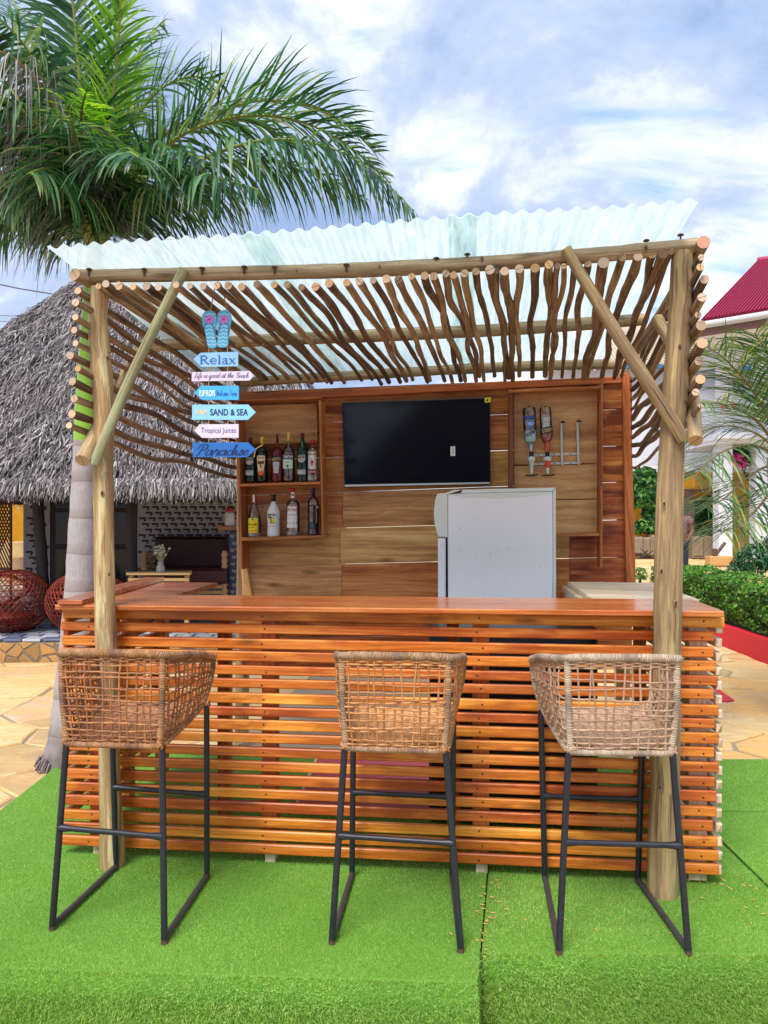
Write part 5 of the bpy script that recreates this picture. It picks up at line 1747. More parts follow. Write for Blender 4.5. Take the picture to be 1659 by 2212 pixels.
# ------------------------------------------------------------------ wicker bar stools
def stool(label, near_l, near_r, far_l, far_r, cane, rim, seed, rot=0.0):
    random.seed(seed)
    nl, nr, fl, fr_ = [PG(*p) for p in (near_l, near_r, far_l, far_r)]
    ctr = (nl + nr + fl + fr_) / 4
    root = thing('bar_stool', label, 'bar stool', ctr, group='wicker bar stools in front of the bar')
    ex = ((nr - nl) + (fr_ - fl)); ex.z = 0; ex.normalize()
    ex = Matrix.Rotation(math.radians(rot), 3, 'Z') @ ex
    ey = Vector((-ex.y, ex.x, 0))
    W = lambda x, y, z: ctr + ex * x + ey * y + ZV * z

    def loc(p):
        d = p - ctr
        return d.dot(ex), d.dot(ey)
    f = {k: loc(p) for k, p in (('nl', nl), ('nr', nr), ('fl', fl), ('fr', fr_))}
    tops = {'nl': (-.178, -.195, .672), 'nr': (.178, -.195, .672), 'fl': (-.203, .225, .70), 'fr': (.203, .225, .70)}
    R = .0118
    legs = {}
    for k in f:
        a = W(f[k][0], f[k][1], .012); b = W(*tops[k])
        legs[k] = (a, b)
        m_ = MB(); m_.tube([a, a.lerp(b, .04), a.lerp(b, .5), b], [R * 1.02, R, R, R], 12, 0, 0)
        lg = m_.build('leg', M['steel'], root)
        m_ = MB(); m_.tube([a - ZV * .011, a + ZV * .004], [R * 1.04, R * 1.04], 10, 0, 0); m_.build('foot_cap', M['rust'], lg)
    at = lambda k, z: legs[k][0].lerp(legs[k][1], (z - .012) / (legs[k][1].z - .012))
    for a, b, z in (('nl', 'nr', .365), ('fl', 'fr', .352)):
        p, q = at(a, z), at(b, z - .008)
        m_ = MB(); m_.tube([p, p.lerp(q, .035), p.lerp(q, .12), p.lerp(q, .5), p.lerp(q, .88), p.lerp(q, .965), q], [R * 1.25, R * 1.15, R * .85, R * .85, R * .85, R * 1.15, R * 1.25], 12, 0, 0)
        m_.build('stretcher', M['steel'], root)
    for a, b in (('nl', 'fl'), ('nr', 'fr')):
        m_ = MB(); m_.tube([at(a, .016), at(b, .016)], R * .95, 10, 0, 0); m_.build('floor_rail', M['steel_worn'], root)
    # basket outline: from the left arm end round the back to the right arm end
    bot = [(-.205, .17, .724), (-.2, .02, .700), (-.186, -.17, .676), (-.178, -.20, .670), (-.15, -.207, .668), (.15, -.207, .668), (.178, -.20, .670), (.186, -.17, .676), (.2, .02, .700), (.205, .17, .724)]
    top = [(-.246, .185, .915), (-.24, .04, .952), (-.212, -.165, .985), (-.188, -.215, .995), (-.15, -.226, 1.0), (.15, -.226, 1.0), (.188, -.215, .995), (.212, -.165, .985), (.24, .04, .952), (.246, .185, .915)]
    def path(pts, n):
        L = [0]
        for i in range(1, len(pts)):
            L.append(L[-1] + (Vector(pts[i]) - Vector(pts[i - 1])).length)
        return [Vector([interp(L[-1] * i / n, L, [p[c_] for p in pts]) for c_ in range(3)]) for i in range(n + 1)]
    NP = 96
    pb, pt_ = path(bot, NP), path(top, NP)
    def S(s, t_, off=0.0):
        s = min(max(s, 0), 1) * NP
        i = min(int(s), NP - 1); k = s - i
        b = pb[i].lerp(pb[i + 1], k); c = pt_[i].lerp(pt_[i + 1], k)
        p = b.lerp(c, t_)
        dx = (pb[i + 1] - pb[i]); nrm = Vector((dx.y, -dx.x, 0)).normalized()
        bul = .010 * math.sin(math.pi * t_)
        p = p + nrm * (off + bul)
        return W(p.x, p.y, p.z)
    # rim, frame and corner posts, all wrapped in cane
    m_ = MB(); rr = []
    ps = [S(i / 110, 1.0) for i in range(111)]
    m_.tube(ps, [.0145 * (1 + random.uniform(-.05, .05)) for _ in ps], 10, 0, 0); m_.build('rim', M[rim], root)
    m_ = MB(); ps = [S(i / 90, 0.0) for i in range(91)]; m_.tube(ps, .0115, 9, 0, 0); m_.build('lower_rim', M[rim], root)
    sc = None
    for s in (.0, 1.0):
        m_ = MB(); m_.tube([S(s, t_) for t_ in (0, .25, .5, .75, 1)], .0105, 9, 0, 0); m_.build('arm_post', M[rim], root)
    cs = [i / NP for i in range(NP + 1) if True]
    sL = min(cs, key=lambda s: (Vector(pb[int(s * NP)]) - Vector((-.178, -.20, .67))).length)
    for s in (sL, 1 - sL):
        m_ = MB(); m_.tube([S(s, t_, -.004) for t_ in (0, .25, .5, .75, 1)], .0125, 10, 0, 0); m_.build('corner_post', M[rim], root)
        m_ = MB()
        a = S(s, 0.02)
        for k in range(5):
            d1 = Vector((random.uniform(-1, 1), random.uniform(-.4, .4), random.uniform(-.8, .8))).normalized() * .02
            m_.tube([a - d1, a + (a - ctr - ZV * .67).normalized() * .014, a + d1], .0035, 6, 0, 0)
        m_.build('lashing', M[cane], root)
    # upright canes
    NS = 38
    for i in range(1, NS):
        s = i / NS + random.uniform(-.004, .004)
        s2 = s + random.uniform(-.012, .012)
        n = 9
        sgn = 1 if i % 2 else -1
        ph = random.uniform(0, 6)
        m_ = MB(); m_.tube([S(lerp(s, s2, j / (n - 1)) + .002 * math.sin(ph + j), j / (n - 1), .0015 * sgn * (1 if j % 2 else -1)) for j in range(n)], .0038 * random.uniform(.85, 1.15), 6, 0, None)
        m_.build('upright_cane', M[cane], root)
    # woven canes running round
    rows = [.05, .10, .17, .235, .30, .37, .435, .50, .57, .64, .71, .80, .875, .905, .935, .955]
    if seed == 23:
        rows = [.05, .10, .18, .25, .33, .41, .48, .56, .66, .76, .885, .91, .935, .955]
    for q, t0 in enumerate(rows):
        n = 76
        ph = random.uniform(0, 6.28)
        wander = .02 if .15 < t0 < .8 else .006
        tz = t0 + random.uniform(-.012, .012) * (1 if .15 < t0 < .8 else .2)
        sgn = 1 if q % 2 else -1
        dip = random.uniform(-.03, .06) if .15 < t0 < .8 else 0
        pts = []
        for j in range(n + 1):
            s = j / n
            pts.append(S(s, tz + wander * math.sin(ph + s * 7) + dip * (2 * abs(s - .5)) ** 2 + .004 * math.sin(ph + s * 31), sgn * .0042 * math.sin(s * NS * math.pi)))
        m_ = MB(); m_.tube(pts, .0036 * random.uniform(.85, 1.15), 6, 0, 0); m_.build('woven_cane', M[cane], root)
    # seat: closely woven canes on a frame
    m_ = MB()
    n = 46
    for j in range(n):
        y = lerp(-.185, .225, j / (n - 1))
        w = lerp(.172, .203, (y + .19) / .41)
        z = lerp(.692, .712, (y + .19) / .41)
        pts = [W(lerp(-w, w, k / 14), y + random.uniform(-.0015, .0015), z - .012 * math.sin(math.pi * k / 14) + (.0022 if (k + j) % 2 else -.0022)) for k in range(15)]
        m_.tube(pts, .0043, 5, 0, None)
    m_.build('seat', M[cane], root)
    m_ = MB(); m_.tube([W(-.212, .232, .712), W(-.1, .238, .70), W(.1, .238, .70), W(.212, .232, .712)], .0145, 10, 0, 0); m_.build('seat_front', M[rim], root)
    return root


stool('brown wicker bar stool on black legs before the left pole of the bar', (113, 2009), (355, 2039), (250.7, 1878.6), (447, 1898.6), 'cane_dark', 'rim', 11, 6.5)
stool('tan wicker bar stool on black steel legs, standing alone at the middle of the bar', (717, 2039), (995, 2057), (760.5, 1894.6), (977, 1902), 'cane', 'rim_mid', 17)
stool('pale bleached wicker bar stool on black legs before the right pole of the bar', (1207.4, 2061), (1487, 2062), (1177, 1902.6), (1378, 1908.6), 'cane_pale', 'rim_pale', 23)
random.seed(99)
# ------------------------------------------------------------------ palms
def frond(pts, parent, mat, rmat, nleaf=62, leaf=.5, hang=.5, fwd=.6, r0=.018, start=.12, width=.0095, up=0.0, spread=1.0, name='frond', tipk=.45, segs=4):
    """rachis through pts; two ranks of narrow leaflets, each a folded strip that droops"""
    ps = spline(pts, 8)
    L = [0]
    for i in range(1, len(ps)):
        L.append(L[-1] + (ps[i] - ps[i - 1]).length)
    tot = L[-1]
    m_ = MB()
    m_.tube(ps, [r0 * (1 - .85 * l / tot) + .002 for l in L], 7, 1, 1, flat=.7)

    def at(t_):
        x = t_ * tot
        i = min(max(int(np.searchsorted(L, x)) - 1, 0), len(ps) - 2)
        k = (x - L[i]) / max(1e-6, L[i + 1] - L[i])
        return ps[i].lerp(ps[i + 1], k), (ps[i + 1] - ps[i]).normalized()
    nleaf = int(nleaf * 1.12)
    for j in range(nleaf):
        t_ = start + (1 - start) * (j + random.random() * .6) / nleaf
        p, d = at(min(t_, .999))
        side = d.cross(ZV)
        if side.length < .15:
            side = Vector((1, 0, 0)) if abs(d.x) < .7 else Vector((0, 1, 0))
        side.normalize()
        nrm = side.cross(d).normalized()
        ll = leaf * (.55 + .45 * math.sin(math.pi * min(1, (t_ - start) / (1 - start) * .8 + .15))) * (1 if t_ < .8 else lerp(1, tipk, (t_ - .8) / .2))
        for sd in (-1, 1):
            l2 = ll * random.uniform(.8, 1.15)
            dr = (side * sd * spread * random.uniform(.7, 1.1) + d * fwd * random.uniform(.7, 1.3) + nrm * (up + random.uniform(-.25, .35))).normalized()
            q = p.copy()
            w = width * random.uniform(.8, 1.2)
            h = hang * random.uniform(.6, 1.5)
            prev = None
            wid = dr.cross(nrm)
            if wid.length < .1:
                wid = d.copy()
            wid.normalize()
            prof = [.55, 1, .85, .55, .06] if segs == 4 else [.6, 1, .75, .06]
            base = len(m_.v)
            for s in range(segs + 1):
                ww = w * prof[s]
                m_.v.append(tuple(q - wid * ww)); m_.v.append(tuple(q + wid * ww))
                dr = (dr + Vector((random.uniform(-.05, .05), random.uniform(-.05, .05), -h * (.35 + .5 * s / segs)))).normalized()
                wid = (wid - dr * wid.dot(dr)).normalized()
                q = q + dr * (l2 / segs)
            for s in range(segs):
                a = base + s * 2
                m_.f.append((a, a + 1, a + 3, a + 2)); m_.uv.append([(0, 0)] * 4); m_.mi.append(0); m_.sm.append(True)
    return m_.build(name, [M[mat], M[rmat]], parent)


pt = PG(150, 1650, -.03)
palm = thing('palm_tree', 'tall palm with ringed grey trunk and green crownshaft, left behind the bar', 'palm tree', Vector((pt.x, pt.y, -.05)))
PD = pt.y
tr_pts = [(150, 1652), (158, 1600), (164, 1520), (172, 1400), (177, 1280), (181, 1150), (184, 1040), (186, 950)]
tr_w = [60, 52, 47, 42, 36, 32, 28, 26]
m_ = MB()
ps = spline([P(x, y, PD) for x, y in tr_pts], 6)
kk = PD / F
m_.tube(ps, [interp(i, np.linspace(0, len(ps) - 1, len(tr_w)), tr_w) * kk * (1 + .02 * math.sin(i * 1.9)) for i in range(len(ps))], 22, 0, 0, rough=.012)
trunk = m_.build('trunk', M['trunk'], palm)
m_ = MB()
for _ in range(70):
    a = random.uniform(0, 6.28); r = 58 * kk
    c = P(150, 1640, PD) + Vector((math.cos(a) * r, math.sin(a) * r, random.uniform(-.02, .05)))
    o_ = Vector((math.cos(a), math.sin(a), 0))
    m_.tube([c, c + o_ * .02 + ZV * -.03, c + o_ * random.uniform(.02, .06) - ZV * .08], [.008, .006, .003], 5)
m_.build('aerial_roots', M['trunk'], palm, kind='stuff')
m_ = MB()
cs = [(186, 965), (187, 935), (188, 880), (191, 800), (195, 700), (199, 610), (203, 545)]
cw = [25, 27, 25, 22, 19, 17, 15]
ps = spline([P(x, y, PD) for x, y in cs], 5)
m_.tube(ps, [interp(i, np.linspace(0, len(ps) - 1, len(cw)), cw) * kk for i in range(len(ps))], 18, 0, 0)
m_.build('crownshaft', M['crownshaft'], palm)


def PP(*a):
    return [P(u, v, PD + (d - 4.6)) for u, v, d in a]


FR = [
    ([(205, 545, 4.6), (300, 440, 4.5), (420, 352, 4.42), (560, 305, 4.35), (690, 312, 4.3), (800, 365, 4.25), (893, 455, 4.2)], dict(nleaf=80, leaf=.56, hang=.85, fwd=.45, mat='palm_leaf')),
    ([(206, 540, 4.62), (290, 400, 4.7), (400, 285, 4.75), (520, 225, 4.8), (640, 222, 4.82), (740, 265, 4.84), (810, 330, 4.85)], dict(nleaf=76, leaf=.46, hang=.22, fwd=.9, up=.55, mat='palm_leaf')),
    ([(206, 540, 4.66), (280, 440, 4.9), (400, 370, 5.1), (540, 345, 5.25), (680, 370, 5.3), (790, 430, 5.3)], dict(nleaf=70, leaf=.5, hang=.6, fwd=.7, mat='palm_leaf')),
    ([(204, 540, 4.62), (235, 400, 4.66), (285, 270, 4.7), (350, 190, 4.75), (420, 165, 4.78), (480, 180, 4.8)], dict(nleaf=52, leaf=.42, hang=.3, fwd=.9, up=.2, mat='palm_leaf')),
    ([(203, 540, 4.6), (205, 380, 4.6), (222, 220, 4.62), (250, 70, 4.65), (285, -70, 4.7)], dict(nleaf=74, leaf=.36, hang=.15, fwd=1.1, spread=.8, mat='palm_backlit')),
    ([(202, 540, 4.6), (190, 370, 4.5), (175, 200, 4.4), (160, 30, 4.3), (140, -120, 4.2)], dict(nleaf=72, leaf=.44, hang=.3, fwd=.9, mat='palm_leaf')),
    ([(202, 540, 4.55), (165, 390, 4.4), (120, 250, 4.25), (60, 150, 4.15), (-30, 100, 4.1), (-130, 130, 4.1)], dict(nleaf=72, leaf=.66, hang=1.3, fwd=.4, mat='palm_dry', width=.0042)),
    ([(200, 540, 4.5), (150, 330, 4.2), (95, 200, 4.0), (20, 120, 3.9), (-60, 110, 3.85)], dict(nleaf=60, leaf=.7, hang=1.7, fwd=.3, mat='palm_dry', width=.0036)),
    ([(201, 540, 4.5), (175, 390, 4.15), (145, 290, 3.95), (105, 240, 3.8)], dict(nleaf=44, leaf=.6, hang=1.8, fwd=.3, mat='palm_dry', width=.0034)),
    ([(201, 540, 4.62), (150, 410, 4.7), (85, 320, 4.75), (0, 270, 4.8), (-90, 280, 4.8), (-160, 330, 4.8)], dict(nleaf=72, leaf=.58, hang=.8, fwd=.5, mat='palm_leaf')),
    ([(200, 545, 4.65), (150, 455, 4.9), (85, 400, 5.1), (10, 390, 5.25), (-70, 430, 5.4)], dict(nleaf=66, leaf=.56, hang=.8, fwd=.5, mat='palm_leaf')),
    ([(201, 545, 4.55), (170, 450, 4.3), (138, 390, 4.05), (100, 365, 3.85), (60, 375, 3.7)], dict(nleaf=52, leaf=.5, hang=1.0, fwd=.4, mat='palm_leaf')),
    ([(200, 545, 4.6), (165, 470, 4.5), (120, 425, 4.4), (65, 415, 4.3), (10, 450, 4.2)], dict(nleaf=60, leaf=.52, hang=.9, fwd=.45, mat='palm_leaf')),
    ([(204, 540, 4.55), (225, 440, 4.3), (250, 360, 4.0), (275, 330, 3.7), (300, 340, 3.5)], dict(nleaf=56, leaf=.42, hang=.6, fwd=.6, mat='palm_leaf')),
    ([(203, 540, 4.5), (180, 420, 4.2), (165, 310, 3.9), (150, 250, 3.6)], dict(nleaf=52, leaf=.42, hang=.6, fwd=.6, mat='palm_leaf')),
    ([(205, 545, 4.7), (250, 470, 5.0), (315, 420, 5.3), (390, 410, 5.5), (470, 440, 5.65)], dict(nleaf=60, leaf=.5, hang=.7, fwd=.6, mat='palm_leaf')),
    ([(202, 540, 4.62), (175, 350, 4.75), (130, 190, 4.9), (70, 60, 5.0), (0, -30, 5.1)], dict(nleaf=66, leaf=.5, hang=.4, fwd=.8, mat='palm_leaf')),
    ([(205, 543, 4.58), (270, 455, 4.4), (360, 400, 4.25), (460, 385, 4.1), (560, 410, 4.0)], dict(nleaf=66, leaf=.5, hang=.9, fwd=.5, mat='palm_leaf')),
    ([(205, 543, 4.64), (260, 400, 4.8), (340, 300, 4.95), (450, 260, 5.1), (560, 270, 5.2), (650, 320, 5.3)], dict(nleaf=70, leaf=.46, hang=.4, fwd=.8, up=.3, mat='palm_leaf')),
    ([(204, 543, 4.55), (250, 440, 4.35), (310, 360, 4.2), (380, 330, 4.1), (440, 345, 4.0)], dict(nleaf=60, leaf=.44, hang=.7, fwd=.6, mat='palm_leaf')),
    ([(202, 543, 4.58), (190, 430, 4.45), (180, 330, 4.3), (175, 250, 4.1), (185, 200, 3.9)], dict(nleaf=46, leaf=.36, hang=.5, fwd=1.0, width=.007, mat='palm_backlit')),
    ([(206, 540, 4.6), (280, 400, 4.55), (380, 300, 4.5), (500, 255, 4.5), (620, 255, 4.5), (730, 300, 4.5), (830, 380, 4.5)], dict(nleaf=80, leaf=.46, hang=.35, fwd=.85, up=.3, mat='palm_leaf')),
    ([(205, 543, 4.5), (222, 400, 4.45), (240, 250, 4.4), (255, 100, 4.3), (262, -30, 4.2)], dict(nleaf=60, leaf=.34, hang=.3, fwd=1.3, width=.007, mat='palm_backlit')),
    ([(203, 540, 4.6), (185, 300, 4.7), (165, 120, 4.8), (130, -60, 4.9)], dict(nleaf=66, leaf=.48, hang=.7, fwd=.7, mat='palm_leaf')),
    ([(202, 540, 4.5), (150, 330, 4.3), (95, 170, 4.15), (20, 60, 4.0), (-80, 0, 3.9)], dict(nleaf=70, leaf=.56, hang=.9, fwd=.5, mat='palm_leaf')),
    ([(204, 540, 4.7), (240, 330, 4.9), (270, 190, 5.05), (310, 90, 5.2), (360, 40, 5.3)], dict(nleaf=56, leaf=.36, hang=.4, fwd=.9, mat='palm_leaf')),
    ([(200, 543, 4.6), (140, 440, 4.6), (60, 390, 4.6), (-30, 400, 4.6), (-120, 460, 4.6)], dict(nleaf=70, leaf=.6, hang=.9, fwd=.45, mat='palm_leaf')),
    ([(201, 543, 4.5), (160, 400, 4.3), (100, 290, 4.1), (20, 220, 3.95), (-70, 210, 3.85)], dict(nleaf=70, leaf=.56, hang=.7, fwd=.6, mat='palm_leaf')),
    ([(203, 540, 4.7), (215, 380, 5.0), (245, 250, 5.3), (290, 160, 5.5), (340, 120, 5.7)], dict(nleaf=60, leaf=.42, hang=.3, fwd=.9, mat='palm_backlit')),
]
for pts, kw in FR:
    mt = kw.pop('mat')
    frond(PP(*pts), palm, mt, 'rachis' if mt != 'palm_dry' else 'rachis_dry', **kw)

rp = Vector((4.25 / 5 * 3.3, 5.6, 0))
c0 = P(1690, 985, 5.6)
palm2 = thing('palm_tree', 'low fan of thin grey green palm fronds at the right edge of the view', 'palm tree', Vector((c0.x + .1, 5.6, -.05)))
m_ = MB(); m_.tube([Vector((c0.x + .1, 5.6, -.05)), Vector((c0.x + .08, 5.6, .8)), c0], [.13, .11, .1], 14, 0, 0, rough=.08); m_.build('trunk', M['trunk'], palm2)
FR2 = [
    [(1690, 985, 5.6), (1660, 900, 5.5), (1615, 830, 5.4), (1565, 775, 5.3), (1520, 745, 5.2)],
    [(1690, 985, 5.6), (1640, 915, 5.4), (1585, 880, 5.2), (1530, 870, 5.05), (1480, 885, 4.9)],
    [(1690, 985, 5.6), (1640, 940, 5.7), (1580, 920, 5.8), (1520, 930, 5.9), (1470, 960, 6.0)],
    [(1690, 990, 5.6), (1640, 965, 5.4), (1590, 965, 5.2), (1540, 990, 5.05), (1500, 1030, 4.9)],
    [(1690, 1000, 5.6), (1650, 1010, 5.4), (1605, 1040, 5.2), (1560, 1080, 5.05), (1520, 1095, 4.9)],
    [(1690, 1010, 5.6), (1665, 1060, 5.3), (1630, 1105, 5.1), (1585, 1140, 4.9), (1545, 1150, 4.8)],
    [(1690, 980, 5.6), (1685, 870, 5.5), (1665, 780, 5.4), (1630, 720, 5.3)],
    [(1690, 985, 5.6), (1720, 880, 5.5), (1730, 800, 5.3), (1700, 740, 5.2)],
    [(1690, 985, 5.6), (1780, 920, 5.5), (1850, 930, 5.4)], [(1690, 985, 5.6), (1760, 1000, 5.9), (1830, 1060, 6.0)], [(1690, 985, 5.6), (1700, 900, 6.0), (1680, 850, 6.4)],
]
for i, f_ in enumerate(FR2):
    frond([P(*a) for a in f_], palm2, 'palm_right', 'rachis_dry', nleaf=44, leaf=.50, hang=.3, fwd=.9, width=.0052, r0=.012, up=.15, start=.2, tipk=.7)


# ------------------------------------------------------------------ leafy plants
def leaves(n, fn, size, aspect=1.8):
    """n small leaf quads; fn() gives a point and an outward normal"""
    out = []
    for _ in range(n):
        p, nn = fn()
        nn = (nn + Vector((random.gauss(0, .55), random.gauss(0, .55), random.gauss(.15, .5)))).normalized()
        a = nn.orthogonal().normalized()
        b = nn.cross(a)
        th = random.uniform(0, 6.283)
        d = a * math.cos(th) + b * math.sin(th); w = nn.cross(d)
        l = size * random.uniform(.6, 1.3); k = l / aspect
        out += [tuple(p - d * l * .5), tuple(p + w * k * .5 + nn * .1 * l), tuple(p + d * l * .5 - nn * .12 * l), tuple(p - w * k * .5 + nn * .1 * l)]
    return out


def blobfn(blobs):
    vol = [b[1] * b[2] * b[3] for b in blobs]

    def f():
        b = random.choices(blobs, vol)[0]
        while True:
            d = Vector((random.gauss(0, 1), random.gauss(0, 1), random.gauss(0, 1))).normalized()
            if d.z > -.6:
                break
        r = random.uniform(.72, 1.05)
        return Vector(b[0]) + Vector((d.x * b[1], d.y * b[2], d.z * b[3])) * r, d
    return f


def bush(name, label, cat, blobs, n, size, mat, aspect=1.8, stems=4, z0=-.03):
    c = Vector(blobs[0][0])
    rt = thing(name, label, cat, Vector((c.x, c.y, z0)))
    soup('foliage', leaves(n, blobfn(blobs), size, aspect), 4, M[mat], rt)
    m_ = MB()
    for _ in range(stems):
        b = random.choice(blobs)
        m_.tube([Vector((c.x + random.uniform(-.1, .1), c.y, z0)), (Vector((c.x, c.y, z0)) + Vector(b[0])) / 2 + Vector((random.uniform(-.1, .1), 0, 0)), Vector(b[0])], [.03, .02, .008], 6)
    m_.build('stems', M['dark_wood'], rt)
    return rt


# clipped hedge behind its red kerb
HX0, HX1, HY0, HY1, HZ = 3.93, 4.62, 6.0, 11.3, .71


def hedge_pt():
    r = random.random()
    bump = lambda a, b: .035 * math.sin(a * 7.1) * math.sin(b * 5.3 + 1) + random.uniform(-.03, .03)
    if r < .38:
        x, y = random.uniform(HX0, HX1), random.uniform(HY0, HY1)
        return Vector((x, y, HZ + bump(x, y) * .8)), Vector((0, 0, 1))
    if r < .86:
        y, z = random.uniform(HY0, HY1), random.uniform(.24, HZ)
        return Vector((HX0 + bump(y, z * 3) + (.03 if z < .4 else 0), y, z)), Vector((-1, 0, .2))
    if r < .93:
        x, z = random.uniform(HX0, HX1), random.uniform(.24, HZ)
        return Vector((x, HY1 + bump(x, z), z)), Vector((0, 1, .2))
    x, z = random.uniform(HX0, HX1), random.uniform(.24, HZ)
    return Vector((x, HY0, z)), Vector((0, -1, .2))


hd = thing('hedge', 'low clipped green hedge running back behind a red kerb at the right', 'hedge', ((HX0 + HX1) / 2, (HY0 + HY1) / 2, .2))
soup('foliage', leaves(15000, hedge_pt, .042, 1.6), 4, M['hedge_leaf'], hd)
m_ = MB(); m_.box(((HX0 + HX1) / 2, (HY0 + HY1) / 2, .44), (HX1 - HX0) / 2 - .08, (HY1 - HY0) / 2 - .08, .2, ch=.02); m_.build('twigs', M['dark_wood'], hd)
m_ = MB()
m_.slab([(3.865, 5.6, .215), (3.865, 11.45, .215), (3.865, 11.45, -.1), (3.865, 5.6, -.1)][::-1], Vector((.07, 0, 0)), .008)
m_.box((4.28, 11.42, .06), .34, .035, .15)
kerb = m_.build('kerb', M['red_kerb']); tag(kerb, 'bright red painted kerb wall along the foot of the hedge', 'kerb', kind='structure')
m_ = MB(); m_.box((4.3, 8.5, .02), .36, 2.85, .12, ch=0); tag(m_.build('flower_bed', M['ground']), 'soil strip under the hedge', 'soil', kind='structure')
bush('shrub', 'small round green shrub at the far end of the bar wall', 'shrub', [(P(1383, 1243, 9.5), .09, .09, .1)], 260, .035, 'hedge_leaf', stems=2)
q = [PG(1538, 1490, -.022), PG(1544, 1482, -.022), PG(1586, 1512, -.022), PG(1530, 1520, -.022)]
m_ = MB(); m_.prism(q, ZV * -.008); tag(m_.build('red_cloth', M['red_kerb']), 'scrap of red cloth lying on the paving by the right end of the bar', 'cloth')

# ------------------------------------------------------------------ thatched hut, left
HX, RX0, RX1 = (-6.0, -.35), -4.17, -2.2
EZ, RZ, EY, RY, BY = 1.78, 5.02, 8.0, 11.2, 14.4
hut = thing('thatched_hut', 'open fronted hut with a big grey palm thatch roof, left behind the bar', 'hut', ((HX[0] + HX[1]) / 2, 10.5, .17))


def strips(A, Bp, C, D, n, ln, wd, lift=.05, edge=False):
    """straws on the roof face A-B (eave) to D-C (top)"""
    A, Bp, C, D = map(Vector, (A, Bp, C, D))
    nn = (Bp - A).cross(D - A).normalized()
    out = []
    for _ in range(n):
        s = random.random()
        t_ = 0.0 if edge else random.random() ** .9
        if not edge:
            # triangles and trapezoids: choose s evenly in width
            pass
        a = A.lerp(Bp, s); b = D.lerp(C, s)
        p = a.lerp(b, t_)
        down = (a - b).normalized()
        al = (Bp - A).normalized()
        # sagging convex surface
        p = p + nn * (.10 * math.sin(math.pi * t_) + .03 * math.sin(s * 60) * math.sin(t_ * 30) + random.uniform(0, lift))
        d = (down + al * random.gauss(0, .32) + nn * random.uniform(-.15, .28) + Vector((0, 0, -.25 if edge else -.05))).normalized()
        l = ln * random.uniform(.5, 1.3)
        w = al * wd * random.uniform(.5, 1.3) + nn * random.uniform(-.008, .008)
        q = p + d * l
        mid = p + d * l * .55 + nn * random.uniform(-.01, .03)
        out += [tuple(p - w * .5), tuple(p + w * .5), tuple(mid + w * .5), tuple(mid - w * .5)]
        out += [tuple(mid - w * .5), tuple(mid + w * .5), tuple(q + w * .15 - ZV * .02), tuple(q - w * .15 - ZV * .02)]
    return out


c = [(HX[0], EY, EZ), (HX[1], EY, EZ), (HX[1], BY, EZ), (HX[0], BY, EZ)]
r0, r1 = (RX0, RY, RZ), (RX1, RY, RZ)
th = strips(c[0], c[1], r1, r0, 46000, .20, .014)
th += strips(c[3], c[0], r0, r0, 9000, .21, .016)
th += strips(c[1], c[2], r1, r1, 1500, .3, .03) + strips(c[2], c[3], r0, r1, 1500, .3, .03)
th += strips(c[0], c[1], r1, r0, 5200, .19, .016, .10, True) + strips(c[3], c[0], r0, r0, 900, .2, .02, .08, True)
soup('thatch', th, 4, M['thatch'], hut, kind='stuff')
m_ = MB()


def sheet(*pts):
    m_.face([Vector(p) - ZV * .04 for p in pts], None, 0)
    m_.face([Vector(p) - ZV * .16 for p in pts][::-1], None, 0)


sheet(c[0], c[1], r1, r0); sheet(c[1], c[2], r1); sheet(c[2], c[3], r0, r1); sheet(c[3], c[0], r0)
m_.build('roof', M['thatch_base'], hut)
WY = 9.6


def wallrect(x0, x1, y0, y1, d, depth, mat, parent, name, ch=.004):
    q = [P(x0, y0, d), P(x1, y0, d), P(x1, y1, d), P(x0, y1, d)]
    m_ = MB(); m_.slab(q, Vector((0, depth, 0)), ch)
    return m_.build(name, M[mat], parent)


FL = 1.5 - .19
fv = lambda d: 1106 + FL / d * F
w1 = wallrect(50, 108, 1030, fv(WY), WY, .15, 'tile_white', hut, 'tiled_wall')
w2 = wallrect(293, 700, 1030, fv(WY), WY, .15, 'tile_white', hut, 'tiled_wall')
wallrect(108, 293, 1030, fv(WY + .12), WY + .12, .1, 'dark_wood', hut, 'door_wall')


def chevrons(x0, x1, y0, y1, wl):
    m_ = MB()
    px, py = 20.4, 12.1
    row = 0
    y = y0
    while y < y1:
        x = x0 - (row % 2) * 0 - px
        x += (row * 6.5) % px
        while x < x1:
            for poly in ([(0, .5), (15, .5), (18, 3.4), (15.5, 9.6), (11.0, 9.6), (12.4, 5.4), (0, 5.4), (3, 3)],):
                q = [(x + a, y + b) for a, b in poly]
                if min(p[0] for p in q) > x0 and max(p[0] for p in q) < x1 and max(p[1] for p in q) < y1:
                    m_.prism([P(a, b, WY - .004) for a, b in q], Vector((0, .003, 0)))
            x += px
        y += py; row += 1
    m_.build('tile_pattern', M['tile_dark'], wl, kind='stuff')


chevrons(51, 107, 1032, 1325, w1)
chevrons(294, 560, 1032, 1330, w2)
# glazed doors with dark frames
for (x0, x1) in ((110, 166), (236, 292)):
    dr = wallrect(x0, x1, 1040, 1325, WY - .02, .06, 'dark_wood', hut, 'door')
    for (ya, yb) in ((1052, 1098), (1106, 1176), (1186, 1262)):
        wallrect(x0 + 9, x1 - 9, ya, yb, WY - .026, .008, 'pane', dr, 'door_pane')
m_ = MB(); m_.box((-.75, 11.6, .95), .08, 2.0, .9); m_.build('shade_side_wall', M['ochre'], hut)  # unseen side wall, added to darken the inside of the hut
m_ = MB(); m_.box((-2.7, 13.6, .95), 2.0, .08, .9); m_.build('rear_wall', M['ochre'], hut)  # unseen back wall, added to keep light out of the hut
